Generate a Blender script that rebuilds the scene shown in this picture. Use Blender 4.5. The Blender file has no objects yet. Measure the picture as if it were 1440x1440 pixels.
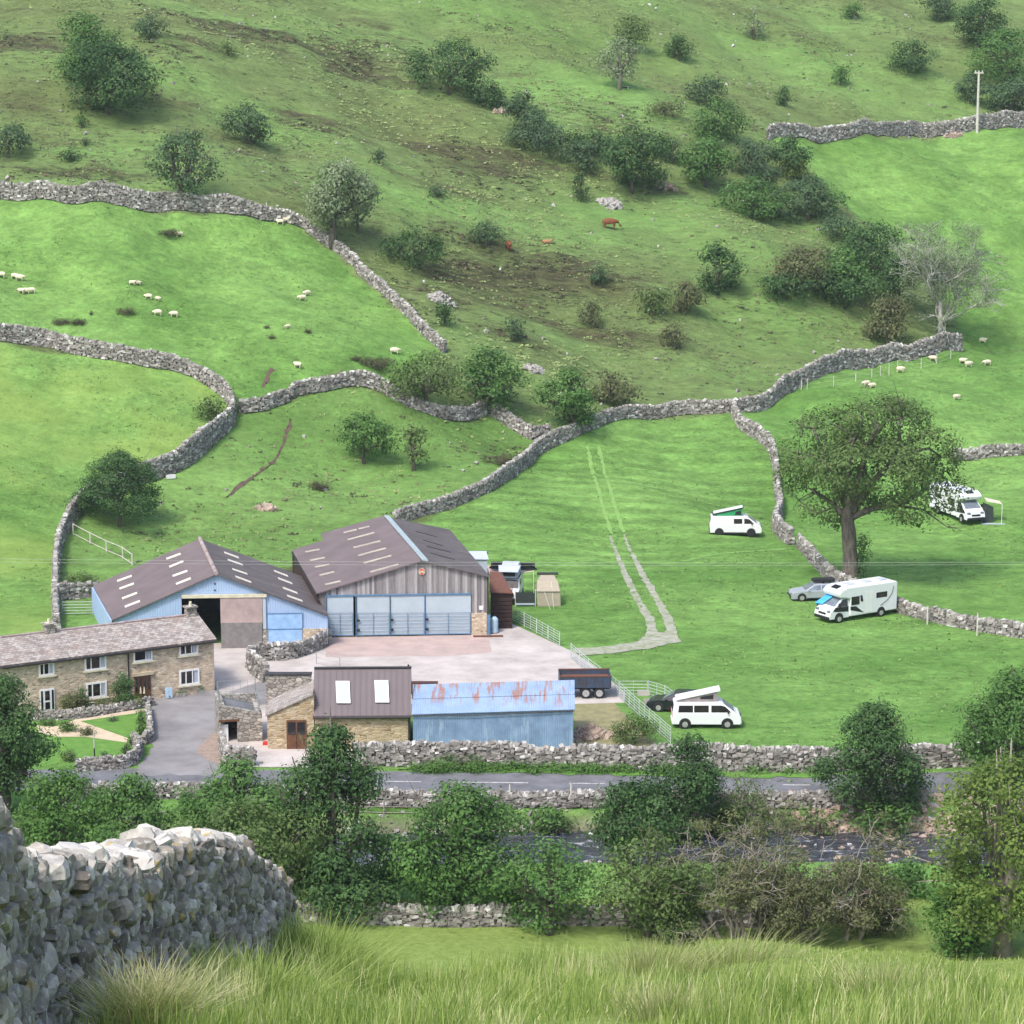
import bpy, math, random
import numpy as np
from mathutils import Vector, Matrix

# ------------------------------------------------------------------ camera, sky, sun, exposure
scene = bpy.context.scene
H = 54.0
TH = math.radians(11.1)
FPX = 4000.0
cam_d = bpy.data.cameras.new('camera'); cam = bpy.data.objects.new('camera', cam_d)
scene.collection.objects.link(cam)
cam.location = (0, 0, H); cam.rotation_euler = (math.pi/2 - TH, 0, 0)
cam_d.sensor_width = 36.0; cam_d.lens = 100.0; cam_d.clip_start = 0.5; cam_d.clip_end = 3000
scene.camera = cam
scene.render.resolution_x = 1024; scene.render.resolution_y = 1024
SUN = Vector((-0.34, -0.48, 0.81)).normalized()
w = bpy.data.worlds.new("World"); scene.world = w; w.use_nodes = True
nt = w.node_tree; bg = nt.nodes['Background']
sky = nt.nodes.new('ShaderNodeTexSky'); sky.sky_type = 'NISHITA'; sky.sun_disc = False
sky.sun_elevation = math.asin(SUN.z); sky.sun_rotation = math.atan2(SUN.x, SUN.y)
sky.air_density = 1.0; sky.dust_density = 3.0; sky.ozone_density = 0.6
nt.links.new(sky.outputs[0], bg.inputs[0]); bg.inputs[1].default_value = 0.15
sun_d = bpy.data.lights.new('sun', 'SUN'); sun_d.energy = 1.7; sun_d.angle = math.radians(11)
sun_d.color = (1.0, 0.95, 0.88)
sun = bpy.data.objects.new('sun', sun_d); scene.collection.objects.link(sun)
sun.location = (-60, 100, 150); sun.rotation_euler = (-SUN).to_track_quat('-Z', 'Y').to_euler()
scene.view_settings.view_transform = 'Standard'; scene.view_settings.look = 'None'
scene.view_settings.exposure = 1.02; scene.view_settings.gamma = 1.0
scene.view_settings.use_curve_mapping = False

# ------------------------------------------------------------------ terrain function
def sp(t, k): return np.logaddexp(0, t/k)*k
def ss(a, b, v):
    t = np.clip((v-a)/(b-a), 0, 1); return t*t*(3-2*t)
_py = np.arange(-200, 1200, 1.0)
_pz = np.interp(_py, [-200, 0, 50, 62, 92, 122, 140, 150, 160, 1200], [118, 52.3, 35.8, 29.8, 13.6, 3.6, 1.0, .3, 0, 0])
_k = np.exp(-0.5*(np.arange(-12, 13)/3.0)**2); _k /= _k.sum()
_pz = np.convolve(np.pad(_pz, 12, mode='edge'), _k, mode='valid')
_rs = np.random.RandomState(3)
_W = [(_rs.uniform(0, 6.28), _rs.uniform(0, 6.28), 2*math.pi/wl, a) for wl, a in
      [(55, 1.0), (38, .8), (30, .6), (22, .4), (17, .32), (13, .2), (9.5, .12), (7, .08)]]
def und(x, y):
    s = 0
    for th, ph, k, a in _W: s = s + a*np.sin((x*math.cos(th)*.8+y*math.sin(th))*k+ph)
    return s
_W2 = [(_rs.uniform(0, 6.28), _rs.uniform(0, 6.28), 2*math.pi/wl, a) for wl, a in
      [(4.2, .1), (3.1, .08), (2.4, .06), (5.3, .12), (3.6, .08)]]
def lum(x, y):
    s = 0
    for th, ph, k, a in _W2: s = s + a*np.sin((x*math.cos(th)*.6+y*math.sin(th)*1.3)*k+ph+np.sin(x*.31+y*.17)*1.3)
    return s
def river_y(x): return 170.5 + 1.6*np.sin(x*.045+.6) - .02*x
def tz(x, y):
    x = np.asarray(x, float); y = np.asarray(y, float)
    z = np.interp(y, _py, _pz)
    fg = 1-ss(60, 90, y)
    z = z + fg*(.35*np.exp(-((x-4.0)/2.5)**2) - .25*np.exp(-((x+1.6)/1.6)**2) + .35*np.exp(-((x+4.3)/1.3)**2)
                + .07*np.sin(x*1.9+y*.7) + .06*np.sin(x*.8-y*.9+1))*ss(22, 36, y)
    # river channel
    rv = river_y(x); d = np.abs(y-rv)
    z = z - 2.3*(1-ss(3.2, 6.8, d))
    D0 = np.clip(262+.35*x, 240, 300)
    L = np.clip(28+.5*x, 6, 60)
    hill = .12*sp(y-D0, 4)+.22*sp(y-D0-L, 5)
    hill = hill + .05*sp(y-430, 8)
    m = ss(228, 300, y)
    z = z + hill + m*und(x, y)*.75
    z = z + ss(255, 300, y)*lum(x, y)*(.35+.65*ss(300, 330, y-.15*x))
    z = z + .12*ss(120, 135, y)*(1-ss(160, 168, y))*np.sin(x*.4)*np.sin(y*.5)
    return z
cT, sT = math.cos(TH), math.sin(TH)
def rdir(px, py):
    a = (px-720)/FPX; b = (720-py)/FPX
    return np.array([a, cT+b*sT, -sT+b*cT])
def G(px, py, ymin=115.0, ymax=900.0):
    """pixel of the 1440 photo -> point on the terrain"""
    d = rdir(px, py); ys = np.arange(ymin, ymax, .5)
    t = ys/d[1]; zz = H+t*d[2]-tz(t*d[0], ys)
    i = np.argmax(zz < 0)
    if zz[i] >= 0: i = len(ys)-1
    if i == 0: y = ys[0]
    else: y = ys[i-1]+.5*zz[i-1]/(zz[i-1]-zz[i]+1e-9)
    t = y/d[1]; x = t*d[0]
    return np.array([x, y, float(tz(x, y))])
def INV(px, py, z):
    d = rdir(px, py); t = (z-H)/d[2]
    return np.array([t*d[0], t*d[1], z])
def TOPZ(y, py):
    k = (720-py)/FPX
    return H + y*(k*cT-sT)/(cT+k*sT)
def PPM(p): return FPX/(p[1]*cT+(H-p[2])*sT)
def RP(px, py, p, n):
    d = rdir(px, py); o = np.array([0, 0, H]); t = np.dot(np.array(p)-o, n)/np.dot(d, n)
    return o+t*d

# ------------------------------------------------------------------ object helpers
COL = scene.collection
FR = {}
def tag(o, label=None, cat=None, group=None, kind=None):
    if label: o['label'] = label
    if cat: o['category'] = cat
    if group: o['group'] = group
    if kind: o['kind'] = kind
    return o
def thing(name, label, cat, loc=(0, 0, 0), rz=0, group=None):
    o = bpy.data.objects.new(name, None); COL.objects.link(o)
    o.location = tuple(map(float, loc)); o.rotation_euler = (0, 0, rz); o.empty_display_size = .3
    FR[o.name] = (np.array(loc, float), rz)
    return tag(o, label, cat, group)
def npmesh(name, V, Fs, mat, smooth=False, attrs=None):
    """V (n,3); Fs list of arrays (m,k) of indices"""
    me = bpy.data.meshes.new(name)
    V = np.asarray(V, np.float32)
    loops = np.concatenate([f.reshape(-1) for f in Fs]).astype(np.int32)
    tot = np.concatenate([np.full(len(f), f.shape[1], np.int32) for f in Fs])
    st = np.concatenate([[0], np.cumsum(tot)[:-1]]).astype(np.int32)
    me.vertices.add(len(V)); me.vertices.foreach_set('co', V.reshape(-1))
    me.loops.add(len(loops)); me.loops.foreach_set('vertex_index', loops)
    me.polygons.add(len(tot)); me.polygons.foreach_set('loop_start', st); me.polygons.foreach_set('loop_total', tot)
    me.polygons.foreach_set('use_smooth', np.full(len(tot), smooth, bool))
    if attrs:
        for an, (dom, vals) in attrs.items():
            a = me.attributes.new(an, 'FLOAT', dom); a.data.foreach_set('value', np.asarray(vals, np.float32))
    me.update(calc_edges=True)
    if mat: me.materials.append(mat)
    return me
def link(name, me, parent=None):
    o = bpy.data.objects.new(name, me); COL.objects.link(o)
    if parent is not None:
        o.parent = parent; FR[o.name] = FR.get(parent.name, (np.zeros(3), 0))
    else: FR[o.name] = (np.zeros(3), 0)
    return o
class MB:
    def __init__(s): s.v = []; s.f = []
    def add(s, V, Fc):
        n = len(s.v); s.v += [tuple(map(float, v)) for v in V]; s.f += [tuple(i+n for i in f) for f in Fc]; return s
    def box(s, c, size, rz=0, rx=0, ry=0):
        M = Matrix.Rotation(rz, 3, 'Z') @ Matrix.Rotation(ry, 3, 'Y') @ Matrix.Rotation(rx, 3, 'X')
        h = [a/2 for a in size]
        V = [tuple(Vector(c)+M @ Vector((i*h[0], j*h[1], k*h[2]))) for i in (-1, 1) for j in (-1, 1) for k in (-1, 1)]
        return s.add(V, [(0, 1, 3, 2), (4, 6, 7, 5), (0, 4, 5, 1), (2, 3, 7, 6), (0, 2, 6, 4), (1, 5, 7, 3)])
    def slab(s, pts, n, t0, t1):
        """polygon extruded from offset t0 to t1 along n"""
        n = np.array(n, float); n /= np.linalg.norm(n); P = [np.array(p, float) for p in pts]; k = len(P)
        V = [p+n*t0 for p in P]+[p+n*t1 for p in P]
        Fc = [tuple(range(k))[::-1], tuple(range(k, 2*k))]+[(i, (i+1) % k, (i+1) % k+k, i+k) for i in range(k)]
        return s.add(V, Fc)
    def tube(s, pts, rad, seg=6, cap=True):
        P = [np.array(p, float) for p in pts]
        if not hasattr(rad, '__len__'): rad = [rad]*len(P)
        V = []; Fc = []
        ref = None
        for i, p in enumerate(P):
            d = P[min(i+1, len(P)-1)]-P[max(i-1, 0)]; d = d/(np.linalg.norm(d)+1e-9)
            a = np.array([0, 0, 1.]) if abs(d[2]) < .9 else np.array([1., 0, 0])
            if ref is not None: a = ref
            u = np.cross(d, a); u /= np.linalg.norm(u)+1e-9; vv = np.cross(u, d); ref = vv if abs(np.dot(vv, d)) < .9 else None
            for j in range(seg):
                t = 2*math.pi*j/seg; V.append(p+rad[i]*(math.cos(t)*u+math.sin(t)*vv))
        for i in range(len(P)-1):
            for j in range(seg):
                Fc.append((i*seg+j, i*seg+(j+1) % seg, (i+1)*seg+(j+1) % seg, (i+1)*seg+j))
        if cap: Fc += [tuple(range(seg))[::-1], tuple((len(P)-1)*seg+j for j in range(seg))]
        return s.add(V, Fc)
    def prism(s, prof, w0, w1=None, belt=None, top=None):
        """side profile (x,z), half width w0, tapering to w1 between belt and top"""
        def wd(z):
            if w1 is None: return w0
            return w0+(w1-w0)*min(max((z-belt)/(top-belt), 0), 1)
        k = len(prof)
        V = [(x, -wd(z), z) for x, z in prof]+[(x, wd(z), z) for x, z in prof]
        return s.add(V, [tuple(range(k)), tuple(range(k, 2*k))[::-1]]+[(i+k, (i+1) % k+k, (i+1) % k, i) for i in range(k)])
    def cyl(s, c, r, h, axis='z', seg=16, r2=None):
        r2 = r if r2 is None else r2; c = np.array(c, float)
        V = []
        for q, rr in ((-.5, r), (.5, r2)):
            for j in range(seg):
                a, b = rr*math.cos(2*math.pi*j/seg), rr*math.sin(2*math.pi*j/seg)
                V.append(c+(np.array([a, b, q*h]) if axis == 'z' else np.array([a, q*h, b]) if axis == 'y' else np.array([q*h, a, b])))
        return s.add(V, [tuple(range(seg)), tuple(range(seg, 2*seg))]+[(j, (j+1) % seg, (j+1) % seg+seg, j+seg) for j in range(seg)])
    def build(s, name, mat, parent=None, world=False, smooth=False, bevel=0, bseg=2):
        V = np.array(s.v, float)
        if world and parent is not None:
            loc, rz = FR[parent.name]; c, q = math.cos(-rz), math.sin(-rz); V = V-loc
            V = np.stack([V[:, 0]*c-V[:, 1]*q, V[:, 0]*q+V[:, 1]*c, V[:, 2]], 1)
        me = bpy.data.meshes.new(name); me.from_pydata([tuple(v) for v in V], [], s.f); me.update()
        import bmesh
        bm = bmesh.new(); bm.from_mesh(me); bmesh.ops.recalc_face_normals(bm, faces=bm.faces); bm.to_mesh(me); bm.free()
        if mat: me.materials.append(mat)
        if smooth: me.polygons.foreach_set('use_smooth', [True]*len(me.polygons))
        o = link(name, me, parent)
        if bevel:
            b = o.modifiers.new('bevel', 'BEVEL'); b.width = bevel; b.segments = bseg; b.limit_method = 'ANGLE'; b.angle_limit = math.radians(35)
        return o

# ------------------------------------------------------------------ materials
MT = {}
def newmat(name):
    m = bpy.data.materials.new(name); m.use_nodes = True; t = m.node_tree
    return m, t, t.nodes['Principled BSDF']
def noise(t, scale, detail=4, rough=.6, vec=None, stretch=None, kind='noise'):
    tc = t.nodes.new('ShaderNodeTexCoord'); v = tc.outputs['Object']
    if stretch:
        mp = t.nodes.new('ShaderNodeMapping'); t.links.new(v, mp.inputs[0]); mp.inputs['Scale'].default_value = stretch; v = mp.outputs[0]
    if kind == 'noise':
        n = t.nodes.new('ShaderNodeTexNoise'); n.inputs['Scale'].default_value = scale; n.inputs['Detail'].default_value = detail
        n.inputs['Roughness'].default_value = rough; t.links.new(v, n.inputs['Vector']); return n.outputs['Fac']
    n = t.nodes.new('ShaderNodeTexVoronoi'); n.inputs['Scale'].default_value = scale; t.links.new(v, n.inputs['Vector'])
    n.feature = kind
    return n
def ramp(t, fac, stops):
    r = t.nodes.new('ShaderNodeValToRGB'); t.links.new(fac, r.inputs[0]); e = r.color_ramp.elements
    while len(e) < len(stops): e.new(.5)
    for i, (p, c) in enumerate(stops): e[i].position = p; e[i].color = (c[0], c[1], c[2], 1) if hasattr(c, '__len__') else (c, c, c, 1)
    return r.outputs[0]
def mix(t, fac, a, b, mode='MIX'):
    m = t.nodes.new('ShaderNodeMix'); m.data_type = 'RGBA'; m.blend_type = mode
    if hasattr(fac, 'is_output'): t.links.new(fac, m.inputs[0])
    else: m.inputs[0].default_value = fac
    for s, v in ((m.inputs[6], a), (m.inputs[7], b)):
        if hasattr(v, 'is_output'): t.links.new(v, s)
        else: s.default_value = (v[0], v[1], v[2], 1)
    return m.outputs[2]
def math_(t, op, a, b=0.0, clamp=False):
    m = t.nodes.new('ShaderNodeMath'); m.operation = op; m.use_clamp = clamp
    for s, v in ((m.inputs[0], a), (m.inputs[1], b)):
        if hasattr(v, 'is_output'): t.links.new(v, s)
        else: s.default_value = v
    return m.outputs[0]
def bump(t, bs, h, dist, st=1.0):
    b = t.nodes.new('ShaderNodeBump'); t.links.new(h, b.inputs['Height']); b.inputs['Distance'].default_value = dist
    b.inputs['Strength'].default_value = st; t.links.new(b.outputs[0], bs.inputs['Normal'])
def attr(t, name):
    a = t.nodes.new('ShaderNodeAttribute'); a.attribute_name = name; return a.outputs['Fac']
def plain(name, c, rough=.6, metal=0, var=.12, scale=3, c2=None, bm=0, spec=.3, stretch=None):
    if name in MT: return MT[name]
    m, t, bs = newmat(name)
    c2 = c2 or tuple(max(0, q*(1-2.2*var)) for q in c); c1 = tuple(min(1, q*(1+var)) for q in c)
    n = noise(t, scale, 5, .65, stretch=stretch)
    col = ramp(t, n, [(.3, c2), (.7, c1)]); t.links.new(col, bs.inputs['Base Color'])
    bs.inputs['Roughness'].default_value = rough; bs.inputs['Metallic'].default_value = metal
    bs.inputs['Specular IOR Level'].default_value = spec
    if bm: bump(t, bs, n, bm)
    MT[name] = m; return m
def foliage(name, dark, light, extra=None):
    m, t, bs = newmat(name)
    stops = [(.0, dark), (1, light)] if not extra else [(.0, dark), (.7, light), (1, extra)]
    col = ramp(t, attr(t, 'tint'), stops)
    t.links.new(col, bs.inputs['Base Color']); bs.inputs['Roughness'].default_value = .65; bs.inputs['Specular IOR Level'].default_value = .25
    tr = t.nodes.new('ShaderNodeBsdfTranslucent'); t.links.new(mix(t, 1, col, (1, 1.25, .5), 'MULTIPLY'), tr.inputs[0])
    ms = t.nodes.new('ShaderNodeMixShader'); ms.inputs[0].default_value = .3
    t.links.new(bs.outputs[0], ms.inputs[1]); t.links.new(tr.outputs[0], ms.inputs[2])
    t.links.new(ms.outputs[0], t.nodes['Material Output'].inputs['Surface'])
    MT[name] = m; return m
foliage('leaf_dark', (.018, .055, .018), (.1, .19, .06))
foliage('leaf_mid', (.03, .08, .022), (.14, .27, .068))
foliage('leaf_olive', (.035, .07, .02), (.18, .26, .085))
foliage('leaf_grey', (.11, .15, .08), (.32, .39, .24))
foliage('leaf_blue', (.028, .062, .03), (.12, .2, .09))
foliage('leaf_brown', (.05, .055, .028), (.16, .18, .08), (.22, .16, .09))
foliage('leaf_yellow', (.05, .09, .018), (.2, .28, .06))
foliage('leaf_bright', (.03, .08, .018), (.14, .28, .06))
foliage('grass_blade', (.13, .21, .045), (.34, .42, .13), (.66, .6, .4))
foliage('grass_dry', (.2, .24, .08), (.5, .48, .28), (.62, .56, .4))
foliage('rush_leaf', (.05, .055, .03), (.13, .125, .065))
plain('bark', (.17, .15, .125), .9, c2=(.05, .042, .036), scale=2.2, bm=.1, stretch=(2, 2, .5))
plain('bark_grey', (.48, .47, .43), .9, c2=(.26, .25, .22), scale=2)
plain('bark_pale', (.3, .27, .235), .9, c2=(.14, .12, .1), scale=2)
def stone_mat(name, stops, sc=6):
    m, t, bs = newmat(name)
    col = ramp(t, attr(t, 'tint'), stops)
    n = noise(t, sc, 6, .7)
    col = mix(t, 1, col, ramp(t, n, [(.3, .55), (.72, 1.15)]), 'MULTIPLY')
    t.links.new(col, bs.inputs['Base Color']); bs.inputs['Roughness'].default_value = .92; bs.inputs['Specular IOR Level'].default_value = .2
    bump(t, bs, n, .03, .8); MT[name] = m; return m
stone_mat('dry_stone', [(0, (.13, .12, .11)), (.45, (.29, .27, .25)), (.8, (.42, .4, .375)), (1, (.66, .65, .62))], 3)
stone_mat('near_stone', [(0, (.13, .115, .095)), (.5, (.33, .3, .255)), (.8, (.47, .44, .39)), (1, (.58, .555, .51))], 7)
plain('wall_core', (.07, .065, .06), .95)
# lichen on the near wall; tops painted paler, as if lit from above
def near_stone():
    m = MT['near_stone']; t = m.node_tree; bs = t.nodes['Principled BSDF']
    src = bs.inputs['Base Color'].links[0].from_socket
    g = t.nodes.new('ShaderNodeNewGeometry'); sx = t.nodes.new('ShaderNodeSeparateXYZ'); t.links.new(g.outputs['Normal'], sx.inputs[0])
    n = noise(t, 5, 5, .75); top = math_(t, 'MULTIPLY', attr(t, 'cope'), math_(t, 'ADD', n, .35), True)
    c = mix(t, ramp(t, top, [(.5, 0), (.75, 1)]), src, (.5, .48, .45))
    l = noise(t, 2.2, 3, .5); c = mix(t, ramp(t, l, [(.66, 0), (.7, .75)]), c, (.42, .31, .1))
    mo = noise(t, 14, 3, .5); c = mix(t, ramp(t, mo, [(.62, 0), (.68, .6)]), c, (.5, .5, .46))
    t.links.new(c, bs.inputs['Base Color'])
near_stone()
def rubble(name, cols, scale=2.6, mortar=(.3, .26, .21), sz=1.9):
    m, t, bs = newmat(name)
    v = noise(t, scale, stretch=(1, 1, sz), kind='F1'); v2 = noise(t, scale, stretch=(1, 1, sz), kind='DISTANCE_TO_EDGE')
    sep = t.nodes.new('ShaderNodeSeparateColor'); t.links.new(v.outputs['Color'], sep.inputs[0])
    col = ramp(t, sep.outputs[0], [(i/(len(cols)-1), c) for i, c in enumerate(cols)])
    n = noise(t, 1.1, 5, .7); col = mix(t, 1, col, ramp(t, n, [(.3, .7), (.7, 1.15)]), 'MULTIPLY')
    col = mix(t, ramp(t, v2.outputs['Distance'], [(.0, 1), (.09, 0)]), col, mortar)
    t.links.new(col, bs.inputs['Base Color']); bs.inputs['Roughness'].default_value = .9
    bump(t, bs, ramp(t, v2.outputs['Distance'], [(0, 0), (.15, 1)]), .04, .7)
    MT[name] = m; return m
rubble('house_stone', [(.3, .21, .15), (.58, .47, .35), (.46, .35, .25), (.68, .57, .43), (.4, .32, .25)], 3.0, (.5, .43, .34), 2.2)
rubble('garage_stone', [(.26, .17, .09), (.45, .35, .22), (.36, .26, .15), (.55, .45, .3), (.4, .3, .2)], 2.2, (.42, .35, .25), 2.4)
rubble('grey_stone', [(.19, .17, .15), (.42, .39, .34), (.3, .27, .24), (.52, .48, .42)], 2.4, (.1, .09, .08), 1.8)
def slate():
    m, t, bs = newmat('stone_slate')
    tc = t.nodes.new('ShaderNodeTexCoord'); mp = t.nodes.new('ShaderNodeMapping'); t.links.new(tc.outputs['Object'], mp.inputs[0])
    mp.inputs['Scale'].default_value = (1, 1, 1)
    b = t.nodes.new('ShaderNodeTexBrick'); t.links.new(mp.outputs[0], b.inputs[0]); b.inputs['Scale'].default_value = 2.2
    b.inputs['Color1'].default_value = (.21, .175, .16, 1); b.inputs['Color2'].default_value = (.38, .35, .32, 1); b.inputs['Mortar'].default_value = (.09, .075, .07, 1)
    b.inputs['Mortar Size'].default_value = .025; b.inputs['Row Height'].default_value = .55; b.inputs['Brick Width'].default_value = .8
    n = noise(t, 1.6, 6, .75); c = mix(t, ramp(t, n, [(.52, 0), (.66, .75)]), b.outputs[0], (.5, .47, .44))
    n2 = noise(t, .7, 4, .6); c = mix(t, ramp(t, n2, [(.5, 0), (.75, .5)]), c, (.3, .2, .15))
    t.links.new(c, bs.inputs['Base Color']); bs.inputs['Roughness'].default_value = .85
    bump(t, bs, b.outputs['Fac'], -.05, .8); MT['stone_slate'] = m
slate()
def corrug(name, c, c2, ax=0, period=.15, rough=.6, dirt=None, bd=.012, dsc=.5):
    """sheet metal / fibre cement with corrugations varying along local axis ax"""
    m, t, bs = newmat(name)
    tc = t.nodes.new('ShaderNodeTexCoord'); sx = t.nodes.new('ShaderNodeSeparateXYZ'); t.links.new(tc.outputs['Object'], sx.inputs[0])
    s = math_(t, 'SINE', math_(t, 'MULTIPLY', sx.outputs[ax], 2*math.pi/period))
    n = noise(t, dsc, 6, .65); col = ramp(t, n, [(.3, c2), (.7, c)])
    if dirt:
        n3 = noise(t, 1.4, 5, .7, stretch=(1.2, .25, .25) if ax == 0 else (.25, 1.2, .25)); col = mix(t, ramp(t, n3, [(.55, 0), (.68, .8)]), col, dirt)
    t.links.new(col, bs.inputs['Base Color']); bs.inputs['Roughness'].default_value = rough
    bump(t, bs, s, bd, .7); MT[name] = m; return m
corrug('roof_lit_slope', (.16, .125, .127), (.115, .088, .092), 1, .3, .75)  # left barn slopes: sunlit side painted paler and pinker
corrug('roof_shaded_slope', (.12, .102, .102), (.08, .065, .067), 1, .3, .75, dirt=(.19, .17, .16))  # right barn slopes: shaded side painted darker, plus pale dirt streaks
corrug('roof_seam', (.13, .105, .112), (.11, .088, .095), 0, .42, .6, bd=.004)
corrug('blue_clad', (.36, .48, .7), (.3, .41, .6), 0, .2, .6)
corrug('blue_shed_wall', (.23, .34, .52), (.13, .2, .32), 0, .15, .55, dirt=(.33, .43, .55), dsc=.9)
plain('concrete', (.48, .44, .42), .9, var=.12, scale=.28, c2=(.3, .27, .25))
plain('concrete_pink', (.42, .32, .29), .9, scale=.5, c2=(.31, .25, .235))
plain('asphalt', (.16, .165, .18), .85, scale=.6, c2=(.1, .1, .108))
plain('drive_asphalt', (.25, .24, .24), .9, scale=.3, c2=(.15, .145, .15))
plain('gravel', (.34, .33, .3), .95, scale=1.2, c2=(.17, .21, .1))
plain('cobble', (.3, .24, .2), .95, scale=3, c2=(.2, .15, .12))
plain('path_sand', (.5, .42, .3), .9, scale=1, c2=(.42, .34, .24))
plain('road_white', (.6, .6, .58), .7, scale=4, c2=(.3, .3, .3))
plain('white_paint', (.75, .75, .75), .35, var=.03, spec=.5)
plain('white_body', (.72, .735, .76), .22, var=.015, spec=.6)
plain('silver_body', (.42, .45, .5), .3, metal=.3, var=.03)
plain('black_body', (.012, .014, .022), .15, var=.03, spec=.7)
plain('glass', (.016, .014, .018), .08, var=.2, spec=.7)
plain('glass_sky', (.17, .2, .24), .1, var=.2, spec=.7)
plain('rubber', (.02, .02, .022), .8)
plain('plastic_black', (.025, .025, .028), .5)
plain('rim', (.5, .5, .52), .35, metal=.5)
plain('galv', (.33, .36, .36), .5, metal=.4, scale=4)
plain('galv_light', (.5, .55, .54), .5, metal=.2, scale=4)
plain('door_blue', (.4, .47, .53), .55, var=.05, scale=.8)
plain('blue_frame', (.1, .2, .34), .5)
plain('door_blue_worn', (.3, .47, .72), .6, scale=1.5, c2=(.22, .36, .58))
plain('door_pink', (.42, .32, .31), .8, scale=1)
plain('door_grey', (.22, .2, .2), .85, scale=2, c2=(.15, .14, .14))
plain('dark_void', (.004, .004, .005), 1, var=0)
plain('dark_metal', (.05, .045, .05), .5)
plain('skylight', (.66, .62, .54), .5, var=.06)
plain('skylight_old', (.42, .38, .31), .6, c2=(.25, .22, .2), scale=1.5)
plain('ridge_metal', (.42, .5, .55), .4)
plain('ridge_pale', (.4, .33, .32), .7, c2=(.2, .14, .14), scale=2)
plain('wood_brown', (.13, .06, .03), .6)
plain('red_brown', (.08, .035, .03), .7)
plain('brown_wood', (.06, .035, .03), .85, scale=6, c2=(.025, .015, .015))
plain('sign_red', (.6, .06, .05), .5); plain('cream', (.6, .56, .42), .8)
plain('khaki', (.36, .32, .25), .85, var=.06); plain('khaki_dark', (.26, .23, .18), .85)
plain('canvas_grey', (.42, .46, .56), .7, var=.05); plain('canvas_dark', (.04, .05, .05), .8)
plain('green_canvas', (.03, .3, .12), .7); plain('pop_grey', (.3, .26, .26), .8)
plain('blue_cover', (.06, .36, .75), .6); plain('pale_blue', (.4, .55, .68), .5)
plain('trailer_blue', (.035, .07, .13), .5, scale=2, c2=(.06, .045, .04)); plain('rust', (.15, .07, .05), .9)
plain('red_plastic', (.55, .04, .03), .5)
plain('post_wood', (.3, .27, .23), .9, c2=(.16, .14, .12)); plain('post_pale', (.55, .53, .48), .8)
plain('rock', (.42, .4, .38), .95, scale=2, c2=(.2, .19, .18), bm=.1)
plain('rock_tan', (.42, .33, .27), .95, scale=2, c2=(.2, .15, .12), bm=.1)
plain('soil', (.12, .08, .06), .95, scale=2, c2=(.06, .045, .035), bm=.1)
plain('wool', (.66, .6, .46), .95, scale=6, c2=(.5, .44, .32)); plain('sheep_face', (.3, .27, .22), .9)
plain('cow_hide', (.2, .075, .03), .8, scale=2, c2=(.12, .04, .018)); plain('calf_hide', (.36, .2, .1), .8)
plain('wire', (.4, .42, .4), .5)
def wood_gable():
    m, t, bs = newmat('old_boards')
    tc = t.nodes.new('ShaderNodeTexCoord'); sx = t.nodes.new('ShaderNodeSeparateXYZ'); t.links.new(tc.outputs['Object'], sx.inputs[0])
    fl = math_(t, 'FLOOR', math_(t, 'DIVIDE', sx.outputs[0], .19))
    wn = t.nodes.new('ShaderNodeTexWhiteNoise'); wn.noise_dimensions = '1D'; t.links.new(fl, wn.inputs['W'])
    n = noise(t, 2.0, 6, .7, stretch=(6, 1, .5))
    f = math_(t, 'ADD', math_(t, 'MULTIPLY', wn.outputs['Value'], .45), math_(t, 'MULTIPLY', n, .6))
    col = ramp(t, f, [(.2, (.09, .08, .085)), (.5, (.24, .225, .23)), (.85, (.46, .44, .45))])
    t.links.new(col, bs.inputs['Base Color']); bs.inputs['Roughness'].default_value = .9
    fr = math_(t, 'FRACT', math_(t, 'DIVIDE', sx.outputs[0], .19)); bump(t, bs, ramp(t, fr, [(0, 0), (.1, 1)]), .02, .8)
    MT['old_boards'] = m
wood_gable()
def shed_roof():
    m, t, bs = newmat('shed_roof')
    tc = t.nodes.new('ShaderNodeTexCoord'); sx = t.nodes.new('ShaderNodeSeparateXYZ'); t.links.new(tc.outputs['Object'], sx.inputs[0])
    n = noise(t, 1.0, 5, .7, stretch=(2.6, .4, .4)); up = ramp(t, math_(t, 'DIVIDE', sx.outputs[2], 4), [(.74, 0), (.84, 1)])
    f = math_(t, 'MULTIPLY', ramp(t, n, [(.5, 0), (.6, .9)]), up)
    base = ramp(t, noise(t, .7, 5, .6), [(.3, (.2, .29, .44)), (.7, (.28, .38, .54))])
    c = mix(t, f, base, (.3, .14, .085)); t.links.new(c, bs.inputs['Base Color']); bs.inputs['Roughness'].default_value = .5
    s = math_(t, 'SINE', math_(t, 'MULTIPLY', sx.outputs[0], 2*math.pi/.15)); bump(t, bs, s, .02, .6); MT['shed_roof'] = m
shed_roof()
def water():
    m, t, bs = newmat('river_water')
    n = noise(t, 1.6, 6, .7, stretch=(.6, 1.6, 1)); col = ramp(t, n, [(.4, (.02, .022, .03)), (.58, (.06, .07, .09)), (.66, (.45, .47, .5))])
    t.links.new(col, bs.inputs['Base Color']); bs.inputs['Roughness'].default_value = .2
    bump(t, bs, n, .25, .7); MT['water'] = m
water()
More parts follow.
